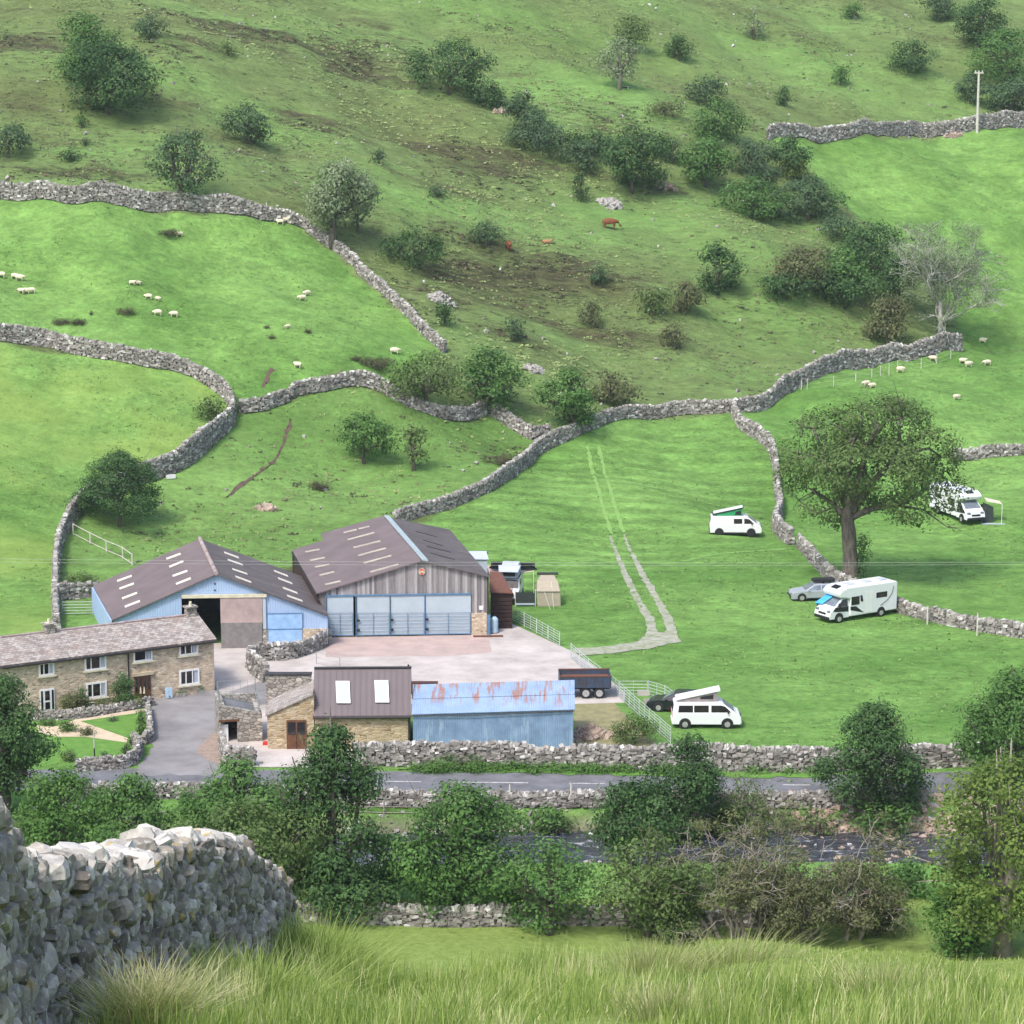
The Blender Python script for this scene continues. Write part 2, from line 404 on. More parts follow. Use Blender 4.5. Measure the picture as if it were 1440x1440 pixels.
def ground():
    m, t, bs = newmat('grassland')
    rough = attr(t, 'rough'); tone = attr(t, 'tone'); mow = attr(t, 'mow'); near = attr(t, 'near')
    # pasture
    n1 = noise(t, .05, 5, .6); n2 = noise(t, .38, 8, .78, stretch=(.8, 1, 1)); n3 = noise(t, 1.5, 6, .8, stretch=(.9, 1, 1))
    p = ramp(t, n1, [(.35, (.105, .225, .048)), (.65, (.18, .33, .085))])
    p = mix(t, 1, p, ramp(t, n2, [(.32, .62), (.66, 1.22)]), 'MULTIPLY'); p = mix(t, 1, p, ramp(t, n3, [(.32, .66), (.68, 1.28)]), 'MULTIPLY')
    yel = ramp(t, n2, [(.3, (.15, .25, .05)), (.7, (.27, .37, .1))])
    n1b = noise(t, .09, 4, .6)
    p = mix(t, math_(t, 'MULTIPLY', tone, ramp(t, n1b, [(.38, .1), (.6, .85)])), p, yel)
    # mowing arcs
    tc = t.nodes.new('ShaderNodeTexCoord'); wv = t.nodes.new('ShaderNodeTexWave'); t.links.new(tc.outputs['Object'], wv.inputs[0])
    wv.bands_direction = 'Y'; wv.inputs['Scale'].default_value = .1; wv.inputs['Distortion'].default_value = 9; wv.inputs['Detail'].default_value = 3; wv.inputs['Detail Scale'].default_value = .12
    p = mix(t, math_(t, 'MULTIPLY', mow, .65), p, mix(t, 1, p, ramp(t, wv.outputs['Fac'], [(.2, .84), (.8, 1.16)]), 'MULTIPLY'))
    # rough hill: olive turf, brown heather banks, straw flecks
    r1 = noise(t, .045, 6, .62, stretch=(.55, 1.5, 1)); r2 = noise(t, .45, 8, .8, stretch=(.5, 1.2, 1)); r3 = noise(t, 1.6, 6, .82, stretch=(.5, 1.1, 1))
    q = ramp(t, r1, [(.3, (.15, .185, .068)), (.48, (.185, .265, .09)), (.64, (.2, .34, .1))])
    b1 = noise(t, .075, 7, .68, stretch=(.45, 1.7, 1))
    brown = ramp(t, r3, [(.35, (.05, .048, .026)), (.65, (.13, .115, .065))])
    q = mix(t, math_(t, 'MULTIPLY', ramp(t, math_(t, 'ADD', b1, math_(t, 'MULTIPLY', attr(t, 'heath'), .17)), [(.58, 0), (.66, 1)]), ramp(t, r2, [(.36, 0), (.55, .95)])), q, brown)
    q = mix(t, 1, q, ramp(t, r2, [(.3, .7), (.7, 1.25)]), 'MULTIPLY'); q = mix(t, 1, q, ramp(t, r3, [(.3, .68), (.7, 1.3)]), 'MULTIPLY')
    k1 = noise(t, .9, 7, .85, stretch=(.4, 1.25, 1)); q = mix(t, ramp(t, math_(t, 'ADD', k1, math_(t, 'MULTIPLY', attr(t, 'heath'), .07)), [(.57, 0), (.62, .75)]), q, (.045, .06, .025))
    s1 = noise(t, 1.7, 6, .8); q = mix(t, ramp(t, s1, [(.64, 0), (.72, .6)]), q, (.32, .33, .17))
    col = mix(t, rough, p, q)
    nr = ramp(t, noise(t, 2.5, 6, .75), [(.3, (.14, .2, .04)), (.7, (.3, .38, .11))])
    col = mix(t, near, col, nr)
    ri = attr(t, 'river'); col = mix(t, ri, col, ramp(t, r3, [(.3, (.08, .06, .05)), (.7, (.3, .25, .21))]))
    t.links.new(col, bs.inputs['Base Color']); bs.inputs['Roughness'].default_value = .95; bs.inputs['Specular IOR Level'].default_value = .1
    hh = math_(t, 'ADD', math_(t, 'MULTIPLY', n3, .35), math_(t, 'ADD', math_(t, 'MULTIPLY', n2, .5), math_(t, 'MULTIPLY', math_(t, 'MULTIPLY', r3, rough), 1.2)))
    bump(t, bs, hh, .55, .9); MT['ground'] = m
ground()
plain('lawn', (.12, .23, .045), .95, scale=1.5, c2=(.07, .18, .025))
# ------------------------------------------------------------------ the setting: ground, road, river
def wp(pts): return np.array([G(px, py)[:2] for px, py in pts])
def inpoly(X, Y, P):
    r = np.zeros(X.shape, bool); n = len(P)
    for i in range(n):
        x1, y1 = P[i]; x2, y2 = P[(i+1) % n]
        if y1 == y2: continue
        c = ((y1 > Y) != (y2 > Y)) & (X < (x2-x1)*(Y-y1)/(y2-y1)+x1); r ^= c
    return r
xs = np.concatenate([np.arange(-400, -88, 12), np.arange(-88, 88, .7), np.arange(88, 401, 12)])
ys = np.concatenate([np.arange(-150, 20, 10), np.arange(20, 120, 1.1), np.arange(120, 455, .7), np.arange(455, 900, 12)])
X, Y = np.meshgrid(xs, ys); Z = tz(X, Y)
P_F1 = wp([(-60, 276), (0, 280), (190, 293), (320, 302), (420, 318), (465, 352), (530, 410), (585, 462), (628, 497), (560, 545), (500, 520), (410, 545), (338, 574), (330, 560), (270, 510), (130, 490), (0, 470), (-60, 462)])
P_F2 = wp([(-60, 470), (0, 480), (130, 500), (260, 520), (305, 545), (322, 575), (300, 615), (220, 668), (112, 708), (80, 750), (75, 890), (-60, 900)])
P_F3 = wp([(338, 577), (400, 565), (470, 543), (560, 560), (640, 590), (700, 590), (768, 618), (730, 660), (620, 722), (560, 740), (400, 800), (130, 860), (85, 800), (85, 750), (112, 708), (225, 670), (300, 620), (330, 590)])
P_F4 = wp([(540, 760), (620, 722), (690, 692), (745, 650), (790, 622), (830, 602), (900, 586), (1030, 582), (1070, 578), (1110, 548), (1150, 528), (1250, 508), (1350, 492), (1500, 490)]).tolist()+[[110, 160], [-9, 178], [-9, 225]]
P_F4 = np.array(P_F4)
P_MOW = wp([(560, 750), (620, 722), (745, 650), (830, 602), (1030, 585), (1085, 640), (1095, 720), (1000, 800), (700, 850)])
P_F6 = wp([(1085, 196), (1200, 194), (1330, 190), (1500, 178), (1500, 490), (1350, 490), (1340, 440), (1290, 350), (1210, 310), (1180, 280), (1130, 230)])
A = {k: np.zeros(X.shape) for k in ('rough', 'tone', 'mow', 'near', 'river', 'heath')}
for cx_, cy_, rx_, ry_, a_ in [(30, 55, 70, 20, 1), (320, 42, 140, 18, 1), (520, 75, 100, 40, 1), (250, 70, 60, 20, .8), (100, 245, 120, 12, 1), (640, 230, 60, 50, .5), (720, 245, 70, 30, .8), (840, 160, 70, 18, 1), (760, 395, 150, 40, 1), (640, 380, 60, 60, .6), (420, 170, 60, 30, .5), (700, 470, 60, 20, .6), (560, 430, 40, 30, .6), (935, 265, 40, 14, 1), (370, 225, 60, 20, .6), (1130, 60, 60, 14, .5), (1050, 445, 120, 20, .5), (230, 140, 60, 25, .3), (690, 30, 60, 10, .7), (700, 640, 60, 25, 1), (460, 690, 50, 20, .8)]:
    c_ = G(cx_, cy_); p_ = PPM(c_); A['heath'] += a_*np.exp(-((X-c_[0])*p_/rx_)**2-((Y-c_[1])*p_*.36/ry_)**2)
f4 = inpoly(X, Y, P_F4); f1 = inpoly(X, Y, P_F1); f2 = inpoly(X, Y, P_F2); f3 = inpoly(X, Y, P_F3); f6 = inpoly(X, Y, P_F6)
A['rough'] = np.where((Y > 236) & ~(f1 | f2 | f4 | f6), 1., 0.); A['rough'][f3] = .22
for cx_, cy_, rx_, ry_, a_ in [(720, 20, 260, 22, .6), (820, 112, 110, 30, .6), (1170, 90, 190, 50, .45), (880, 300, 120, 30, .35), (1040, 350, 90, 50, .3), (150, 160, 90, 20, .25), (600, 280, 60, 30, .25), (1100, 470, 120, 30, .35), (420, 30, 60, 12, .4)]:
    c_ = G(cx_, cy_); p_ = PPM(c_); A['rough'] *= 1-a_*np.exp(-((X-c_[0])*p_/rx_)**2-((Y-c_[1])*p_*.36/ry_)**2)
A['tone'] = np.where(f2, .9, 0)+np.where(f1, .12, 0)+np.where(f6, .2, 0)
A['mow'] = np.where(inpoly(X, Y, P_MOW), 1., 0.)
A['near'] = ss(110, 90, Y)*1.0
A['near'] = np.where(Y < 100, 1., 0.)+np.where((Y >= 100) & (Y < 158), .8, 0)
A['river'] = 1-ss(4.2, 6.0, np.abs(Y-river_y(X))); pass
ny, nx = X.shape
idx = np.arange(ny*nx).reshape(ny, nx)
Q = np.stack([idx[:-1, :-1], idx[:-1, 1:], idx[1:, 1:], idx[1:, :-1]], -1).reshape(-1, 4)
V = np.stack([X, Y, Z], -1).reshape(-1, 3)
gme = npmesh('ground', V, [Q], MT['ground'], True, {k: ('POINT', v.reshape(-1)) for k, v in A.items()})
tag(link('ground', gme), kind='structure')
def strip(name, cl, width, mat, off=.03, z=None, jit=.08, seed=0, kind='structure', step=.6):
    """ribbon draped on the terrain along a world centreline"""
    rs = np.random.RandomState(seed); cl = np.array(cl, float); d = np.r_[0, np.cumsum(np.hypot(*np.diff(cl, axis=0).T))]
    s = np.arange(0, d[-1], step); x = np.interp(s, d, cl[:, 0]); y = np.interp(s, d, cl[:, 1])
    k = np.ones(5)/5; 
    if len(x) > 12:
        x[2:-2] = np.convolve(x, k, 'valid'); y[2:-2] = np.convolve(y, k, 'valid')
    tx, ty = np.gradient(x), np.gradient(y); l = np.hypot(tx, ty); nx_, ny_ = -ty/l, tx/l
    if hasattr(width, '__len__'): width = np.interp(s/d[-1], np.linspace(0, 1, len(width)), width)
    cols = []
    m = 5
    for j in range(m):
        u = (j/(m-1)-.5)*width
        u = u+(rs.normal(0, jit, len(s)) if j in (0, m-1) else 0)
        px, py = x+nx_*u, y+ny_*u; cols.append(np.stack([px, py, (tz(px, py) if z is None else np.full(len(px), z))+off], -1))
    V = np.stack(cols, 1).reshape(-1, 3); i = np.arange(len(s)*m).reshape(len(s), m)
    Q = np.stack([i[:-1, :-1], i[1:, :-1], i[1:, 1:], i[:-1, 1:]], -1).reshape(-1, 4)
    o = link(name, npmesh(name, V, [Q[:, ::-1]], mat, True)); return tag(o, kind=kind)
def gpoly(name, pts, z, mat, kind='structure', jit=0, seed=0):
    rs = random.Random(seed); P = [INV(px, py, z) for px, py in pts]; R = []
    for i, p in enumerate(P):
        q = P[(i+1) % len(P)]; n = max(1, int(np.linalg.norm(q-p)/.6)) if jit else 1
        for k in range(n):
            v = p+(q-p)*k/n; R.append((v[0]+rs.gauss(0, jit), v[1]+rs.gauss(0, jit), z))
    o = MB().add(R, [tuple(range(len(R)))]).build(name, mat)
    return tag(o, kind=kind) if kind else o
# road
def gw(pts): return [tuple(INV(px, py, 0)[:2]) for px, py in pts]
up_e = gw([(0, 1086), (200, 1083), (400, 1085), (580, 1087), (920, 1092), (1160, 1095), (1340, 1091), (1440, 1088)])
lo_e = gw([(0, 1110), (200, 1106), (400, 1110), (540, 1112), (900, 1114), (1160, 1114), (1340, 1109), (1440, 1106)])
cl = [((a[0]+b[0])/2, (a[1]+b[1])/2) for a, b in zip(up_e, lo_e)]
cl = [(-90, cl[0][1]-.5)]+cl+[(90, cl[-1][1]+4)]
strip('road', cl, 4.7, MT['asphalt'], off=.012, z=0, jit=.07)
clx = np.array([c[0] for c in cl]); cly = np.array([c[1] for c in cl])
for i, (a, b) in enumerate([(470, 540), (541, 603), (641, 752), (800, 860), (960, 1020), (1100, 1150)]):
    xa, xb = (INV(a, 1102, 0)[0], INV(b, 1102, 0)[0]); xx = np.linspace(xa, xb, 6)
    strip('road_marking', [(v, np.interp(v, clx, cly)) for v in xx], .14, MT['road_white'], off=.02, z=0, jit=.01)
strip('road_verge', gw([(560, 1083), (600, 1078), (760, 1080), (930, 1086), (1160, 1090)]), [.4, 2.6, 2.4, 2.2, 1.2], MT['lawn'], off=.045, z=0, jit=.15)
# water
i = np.arange(-95, 96, 3.); Vw = []
for x_ in i: Vw += [(x_, float(river_y(x_))-6.2, -1.55), (x_, float(river_y(x_))+6.2, -1.55)]
Vw = np.array(Vw); k = np.arange(0, len(Vw)-2, 2)
tag(link('river', npmesh('river', Vw, [np.stack([k, k+2, k+3, k+1], -1)], MT['water'], True)), kind='structure')
# yards
gpoly('driveway', [(186, 1090), (215, 1050), (213, 985), (232, 975), (302, 962), (310, 978), (375, 955), (380, 990), (308, 1000), (318, 1076), (330, 1090)], .016, MT['drive_asphalt'], jit=.08)
gpoly('cobbled_apron', [(277, 1055), (300, 1030), (318, 1035), (320, 1078), (290, 1070)], .024, MT['cobble'], jit=.12)
gpoly('concrete_yard', [(296, 905), (460, 899), (692, 890), (718, 876), (805, 916), (846, 944), (880, 975), (878, 988), (806, 990), (560, 990), (437, 985), (374, 990), (374, 955), (312, 978), (298, 965)], .012, MT['concrete'])
gpoly('concrete_pad', [(458, 896), (686, 893), (692, 917), (640, 922), (458, 924)], .018, MT['concrete_pink'])
gpoly('outhouse_yard', [(300, 1078), (303, 985), (375, 975), (445, 985), (445, 1052), (322, 1052)], .008, MT['concrete'])
plain('scrub_soil', (.26, .24, .12), .95, scale=1.2, c2=(.16, .15, .08))
gpoly('scrub_ground', [(806, 1050), (808, 990), (862, 988), (885, 1010), (925, 1050)], .01, MT['scrub_soil'], jit=.1)
gpoly('forecourt', [(322, 1078), (318, 1048), (440, 1048), (500, 1050), (500, 1080)], .028, MT['concrete'])
gpoly('field_entrance', [(803, 912), (850, 909), (885, 904), (905, 896), (915, 888), (952, 890), (956, 902), (925, 910), (880, 916), (818, 922)], .05, MT['gravel'], jit=.12)
# gravel wheel tracks
t1 = wp([(858, 752), (868, 780), (880, 810), (897, 845), (913, 870), (918, 890), (905, 902)])
t2 = wp([(878, 752), (892, 785), (910, 820), (928, 850), (941, 875), (946, 890), (938, 900)])
strip('gravel_track', t1, [.15, .35, .5, .6, .65, .8, .9], MT['gravel'], off=.03, jit=.07, seed=1)
strip('gravel_track', t2, [.15, .35, .5, .6, .65, .8, .9], MT['gravel'], off=.045, jit=.07, seed=2)
plain('worn_grass', (.19, .33, .09), .95, scale=2, c2=(.14, .27, .065))
for k, pts in enumerate([[(826, 628), (835, 670), (848, 715), (860, 752)], [(842, 628), (850, 665), (864, 710), (878, 752)], [(960, 790), (1000, 780), (1060, 775), (1115, 772)]]):
    strip('grass_track', wp(pts), .35, MT['worn_grass'], off=.03, jit=.06, seed=5+k)
strip('dirt_path', wp([(318, 700), (345, 678), (385, 650), (400, 620), (410, 585)]), [.25, .4, .4, .35, .2], MT['soil'], off=.03, jit=.12, seed=9)
strip('mud_patch', wp([(370, 545), (376, 530), (388, 515)]), .4, MT['soil'], off=.03, jit=.15, seed=10)
# garden
gpoly('garden_lawn', [(50, 1080), (60, 1032), (80, 1034), (120, 1036), (178, 1044), (185, 1055), (150, 1066), (100, 1070)], .014, MT['lawn'], jit=.05)
gpoly('garden_lawn', [(113, 1014), (190, 1003), (193, 1036), (178, 1036)], .014, MT['lawn'], jit=.05)
gpoly('garden_path', [(52, 1020), (75, 1022), (105, 1012), (190, 998), (210, 996), (208, 1000), (190, 1003), (113, 1014), (180, 1038), (178, 1044), (120, 1036), (80, 1036), (55, 1030)], .02, MT['path_sand'])
# ------------------------------------------------------------------ stones
BOXF = np.array([(0, 1, 3, 2), (4, 6, 7, 5), (0, 4, 5, 1), (2, 3, 7, 6), (0, 2, 6, 4), (1, 5, 7, 3)])
BOXV = np.array([(i, j, k) for i in (-1, 1) for j in (-1, 1) for k in (-1, 1)], float)*.5
def stones(P, S, R, rs, jit=.22):
    """P centres (n,3), S sizes (n,3), R frames (n,3,3): irregular blocks"""
    n = len(P); v = BOXV[None]*(1+0*P[:, :1, None]); v = v+rs.uniform(-jit, jit, v.shape)*np.array([.6, .6, .6]); v = v*S[:, None, :]
    v = np.einsum('nij,nkj->nki', R, v)+P[:, None, :]
    f = BOXF[None]+8*np.arange(n)[:, None, None]
    return v.reshape(-1, 3), f.reshape(-1, 4)
def frames(T, rs, tilt):
    """frame with x along T, z up, small random rotation"""
    n = len(T); T = T/np.linalg.norm(T, axis=1, keepdims=True); up = np.array([0, 0, 1.])
    N = np.cross(np.tile(up, (n, 1)), T); N /= np.linalg.norm(N, axis=1, keepdims=True); U = np.cross(T, N)
    R = np.stack([T, N, U], -1); a = rs.normal(0, tilt, (n, 3))
    ca, sa = np.cos(a), np.sin(a); Z = np.zeros(n); O = np.ones(n)
    Rx = np.stack([np.stack([O, Z, Z], -1), np.stack([Z, ca[:, 0], -sa[:, 0]], -1), np.stack([Z, sa[:, 0], ca[:, 0]], -1)], 1)
    Ry = np.stack([np.stack([ca[:, 1], Z, sa[:, 1]], -1), np.stack([Z, O, Z], -1), np.stack([-sa[:, 1], Z, ca[:, 1]], -1)], 1)
    Rz = np.stack([np.stack([ca[:, 2], -sa[:, 2], Z], -1), np.stack([sa[:, 2], ca[:, 2], Z], -1), np.stack([Z, Z, O], -1)], 1)
    return R @ Rx @ Ry @ Rz
def drywall(label, pts, hpx, seed, sl=.36, sh=.19, th=.58, group='dry stone field walls', world=False, heights=None, name='dry_stone_wall', cat='dry stone wall', zb=None):
    rs = np.random.RandomState(seed)
    W = np.array(pts, float) if world else np.array([G(px, py)[:2] for px, py in pts])
    if heights is None:
        hp = hpx if hasattr(hpx, '__len__') else [hpx]*len(W)
        heights = [h/PPM(np.array([p[0], p[1], float(tz(*p))]))*1.02 for h, p in zip(hp, W)]
    d = np.r_[0, np.cumsum(np.hypot(*np.diff(W, axis=0).T))]; Ltot = d[-1]
    # sideways wander and smoothing
    s = np.arange(0, Ltot, .5); s = np.r_[s, Ltot]
    x = np.interp(s, d, W[:, 0]); y = np.interp(s, d, W[:, 1]); hh = np.interp(s, d, heights)
    if len(s) > 20:
        k = np.ones(7)/7; xx = np.convolve(x, k, 'valid'); yy = np.convolve(y, k, 'valid'); x[3:-3] = xx; y[3:-3] = yy
    hh = hh*(1+.05*np.sin(s*.9+seed)+.05*np.sin(s*.37+seed*2)+rs.normal(0, .02, len(s)))
    d2 = np.r_[0, np.cumsum(np.hypot(np.diff(x), np.diff(y)))]; Lt = d2[-1]
    def at(q): return np.interp(q, d2, x), np.interp(q, d2, y), np.interp(q, d2, hh)
    def tan(q):
        a = at(np.clip(q-.4, 0, Lt)); b = at(np.clip(q+.4, 0, Lt)); T = np.stack([b[0]-a[0], b[1]-a[1]], -1)
        return T/np.linalg.norm(T, axis=1, keepdims=True)
    PP, SS, RR = [], [], []
    hmax = float(np.max(hh)); rows = int(hmax/sh)+1
    for side in (-1, 1):
        for r in range(rows):
            q = np.arange(0, Lt, sl)+rs.uniform(0, sl); q = np.clip(q+rs.uniform(-.1, .1, len(q)), 0, Lt)
            X_, Y_, h_ = at(q); zf = (r+.5)*sh
            keep = zf < h_-.08; q, X_, Y_, h_ = q[keep], X_[keep], Y_[keep], h_[keep]
            if not len(q): continue
            T = tan(q); N = np.stack([-T[:, 1], T[:, 0]], -1); hw = th/2*(1-.35*zf/h_)-.12
            cx, cy = X_+side*N[:, 0]*hw, Y_+side*N[:, 1]*hw
            zg = (tz(X_, Y_) if zb is None else np.full(len(X_), zb))
            zc = zg+zf+rs.normal(0, .02, len(q))
            PP.append(np.stack([cx+rs.normal(0, .025, len(q)), cy+rs.normal(0, .025, len(q)), zc], -1))
            S = np.stack([sl*rs.uniform(.6, 1.35, len(q)), rs.uniform(.22, .4, len(q)), sh*rs.uniform(.7, 1.35, len(q))], -1); SS.append(S)
            a2 = at(np.clip(q+.3, 0, Lt)); a1 = at(np.clip(q-.3, 0, Lt)); dz = tz(a2[0], a2[1])-tz(a1[0], a1[1])
            RR.append(frames(np.stack([T[:, 0], T[:, 1], np.clip(dz/.6, -.6, .6)], -1), rs, .09))
    q = np.arange(0, Lt, sl*.55); q = q+rs.uniform(-.05, .05, len(q)); q = np.clip(q, 0, Lt); X_, Y_, h_ = at(q); T = tan(q)
    zg = (tz(X_, Y_) if zb is None else np.full(len(X_), zb))
    PP.append(np.stack([X_, Y_, zg+h_-.02+rs.normal(0, .05, len(q))], -1))
    SS.append(np.stack([sl*rs.uniform(.45, .9, len(q)), th*.65*rs.uniform(.7, 1.2, len(q)), rs.uniform(.2, .42, len(q))], -1))
    a2 = at(np.clip(q+.3, 0, Lt)); a1 = at(np.clip(q-.3, 0, Lt)); dz = tz(a2[0], a2[1])-tz(a1[0], a1[1])
    RR.append(frames(np.stack([T[:, 0], T[:, 1], np.clip(dz/.6, -.7, .7)], -1), rs, .28))
    ncope = len(q)
    P_, S_, R_ = np.concatenate(PP), np.concatenate(SS), np.concatenate(RR)
    Vs, Fs_ = stones(P_, S_, R_, rs)
    tint = rs.beta(2.2, 2.6, len(P_)); tint[-ncope:] = np.clip(tint[-ncope:]+.15, 0, 1); tint[rs.rand(len(tint)) < .06] = .95
    # core
    T = tan(d2); N = np.stack([-T[:, 1], T[:, 0]], -1); zg = (tz(x, y) if zb is None else np.full(len(x), zb)); CV = []
    for k_, (o_, tt) in enumerate(((-1, 0), (-1, 1), (1, 1), (1, 0))):
        hw = (th/2-.13)*(1-.35*tt); CV.append(np.stack([x+o_*N[:, 0]*hw, y+o_*N[:, 1]*hw, zg-.4+(hh+.3)*tt], -1))
    CV = np.stack(CV, 1).reshape(-1, 3); n0 = len(Vs); i = np.arange(len(x)*4).reshape(-1, 4)+n0
    CF = np.concatenate([np.stack([i[:-1, a], i[1:, a], i[1:, (a+1) % 4], i[:-1, (a+1) % 4]], -1) for a in range(4)]+[i[:1], i[-1:, ::-1]])
    F_ = np.concatenate([Fs_, CF]); tf = np.concatenate([np.repeat(tint, 6), np.full(len(CF), 0.)])
    org = np.array([x[0], y[0], float(zg[0])]); V_ = np.concatenate([Vs, CV])-org
    o = link(name, npmesh(name, V_, [F_], MT['dry_stone'], False, {'tint': ('FACE', tf)})); o.location = tuple(org)
    return tag(o, label, cat, group)
drywall('long upper wall along the foot of the rough hill, top left, under the leaning tree', [(-30, 276), (0, 279), (100, 287), (190, 294), (250, 293), (320, 301), (395, 310), (425, 319)], [23, 23, 23, 25, 24, 22, 14, 13], 1)
drywall('wall running downhill between bright sheep pasture and rough hillside', [(425, 319), (462, 345), (492, 368), (530, 405), (560, 432), (588, 462), (625, 496)], 14, 2)
drywall('curved left wall between two pastures, bending down behind the round hawthorn', [(-30, 475), (0, 479), (60, 486), (130, 502), (200, 515), (262, 524), (305, 548), (328, 572), (330, 592), (305, 618), (290, 632), (265, 655), (222, 673), (170, 690), (118, 712), (98, 738), (84, 765), (79, 800), (78, 850), (80, 885)], [22, 22, 21, 22, 22, 18, 20, 22, 24, 28, 30, 32, 28, 26, 24, 24, 24, 22, 22, 20], 3)
drywall('short wavy wall joining the curved left wall to the muddy gap', [(338, 580), (372, 577), (402, 565)], 17, 4)
drywall('arched wall above the enclosure, running under the paired wall-side trees', [(408, 562), (420, 552), (460, 551), (485, 541), (520, 543), (548, 556), (575, 572), (610, 585), (650, 594), (680, 584)], [18, 18, 17, 18, 18, 17, 14, 14, 18, 20], 5)
drywall('short sloping wall right of the small hill gate', [(694, 584), (720, 602), (748, 618), (772, 616)], 17, 6)
drywall('long middle wall climbing from the timber barn up to the bare grey tree', [(556, 738), (575, 731), (620, 719), (688, 692), (730, 662), (752, 640), (790, 622), (832, 603), (872, 588), (950, 582), (1030, 580), (1072, 578), (1112, 550), (1145, 534), (1185, 518), (1250, 507), (1305, 500), (1350, 494)], [17, 17, 18, 18, 20, 20, 18, 16, 16, 17, 17, 20, 24, 24, 24, 22, 22, 22], 7)
drywall('wavy wall descending between the two camping fields to a square end', [(1032, 582), (1040, 602), (1065, 617), (1086, 635), (1092, 665), (1094, 700), (1098, 722), (1089, 742), (1098, 757), (1112, 766)], [16, 17, 18, 18, 18, 18, 20, 22, 22, 22], 8)
drywall('wall passing the foot of the big lone tree and behind the motorhome', [(1124, 769), (1142, 790), (1168, 816), (1200, 836), (1265, 862), (1345, 882), (1440, 898), (1480, 904)], [16, 17, 18, 17, 17, 18, 17, 17], 9)
drywall('short wall at the right edge behind the far motorhome field', [(1340, 648), (1380, 644), (1440, 639), (1480, 636)], 14, 10)
drywall('highest wall, top right, crossing behind the telegraph pole', [(1080, 197), (1085, 193), (1120, 192), (1200, 193), (1290, 192), (1335, 189), (1375, 182), (1440, 178), (1480, 176)], [17, 18, 18, 18, 18, 18, 20, 20, 20], 11)
drywall('roadside wall in front of the blue shed and camping field', [(498, 1076), (580, 1077), (700, 1077), (800, 1080), (880, 1083), (930, 1083), (1165, 1086), (1250, 1082), (1340, 1078), (1480, 1074)], [30, 31, 30, 30, 34, 34, 32, 30, 30, 30], 12, sl=.34, sh=.17, group='roadside walls')
drywall('low wall on the river side of the road', [(80, 1126), (218, 1123), (290, 1121), (420, 1126), (540, 1133), (700, 1134), (900, 1133), (1000, 1133), (1160, 1135), (1300, 1128)], 19, 13, sl=.34, sh=.17, th=.5, group='roadside walls')
drywall('wall on the near bank of the river below the trees', [(380, 1296), (440, 1297), (560, 1300), (720, 1301), (830, 1300), (940, 1303), (1100, 1300), (1250, 1296)], [25, 24, 25, 25, 24, 20, 20, 18], 14, sl=.32, sh=.16, th=.6)
drywall('garden wall curving from the lane round to the driveway', [(108, 1084), (150, 1082), (175, 1080), (193, 1072), (197, 1058), (188, 1046)], [16, 17, 17, 17, 16, 15], 15, sl=.24, sh=.12, th=.34, group='garden walls')
drywall('straight garden wall beside the driveway', [(203, 1047), (212, 1042), (211, 1020), (208, 1000)], [14, 15, 13, 12], 16, sl=.24, sh=.12, th=.34, group='garden walls')
drywall('low tan wall across the garden in front of the house', [(44, 1012), (105, 1012), (150, 1004), (215, 992)], [10, 11, 11, 10], 17, sl=.22, sh=.1, th=.3, group='garden walls')
drywall('short wall at the forecourt entrance beside the cobbles', [(312, 1052), (318, 1074), (357, 1077)], [22, 24, 24], 18, sl=.3, sh=.15, th=.45, group='garden walls')
drywall('curved wall of the small pen in front of the blue barn', [(374, 960), (352, 944), (350, 928), (400, 930), (440, 918), (463, 905)], [27, 26, 20, 24, 20, 20], 19, sl=.32, sh=.17, th=.45, group='yard walls')
drywall('low overgrown wall behind the blue barn', [(82, 845), (100, 842), (140, 838)], 20, 20, group='yard walls')
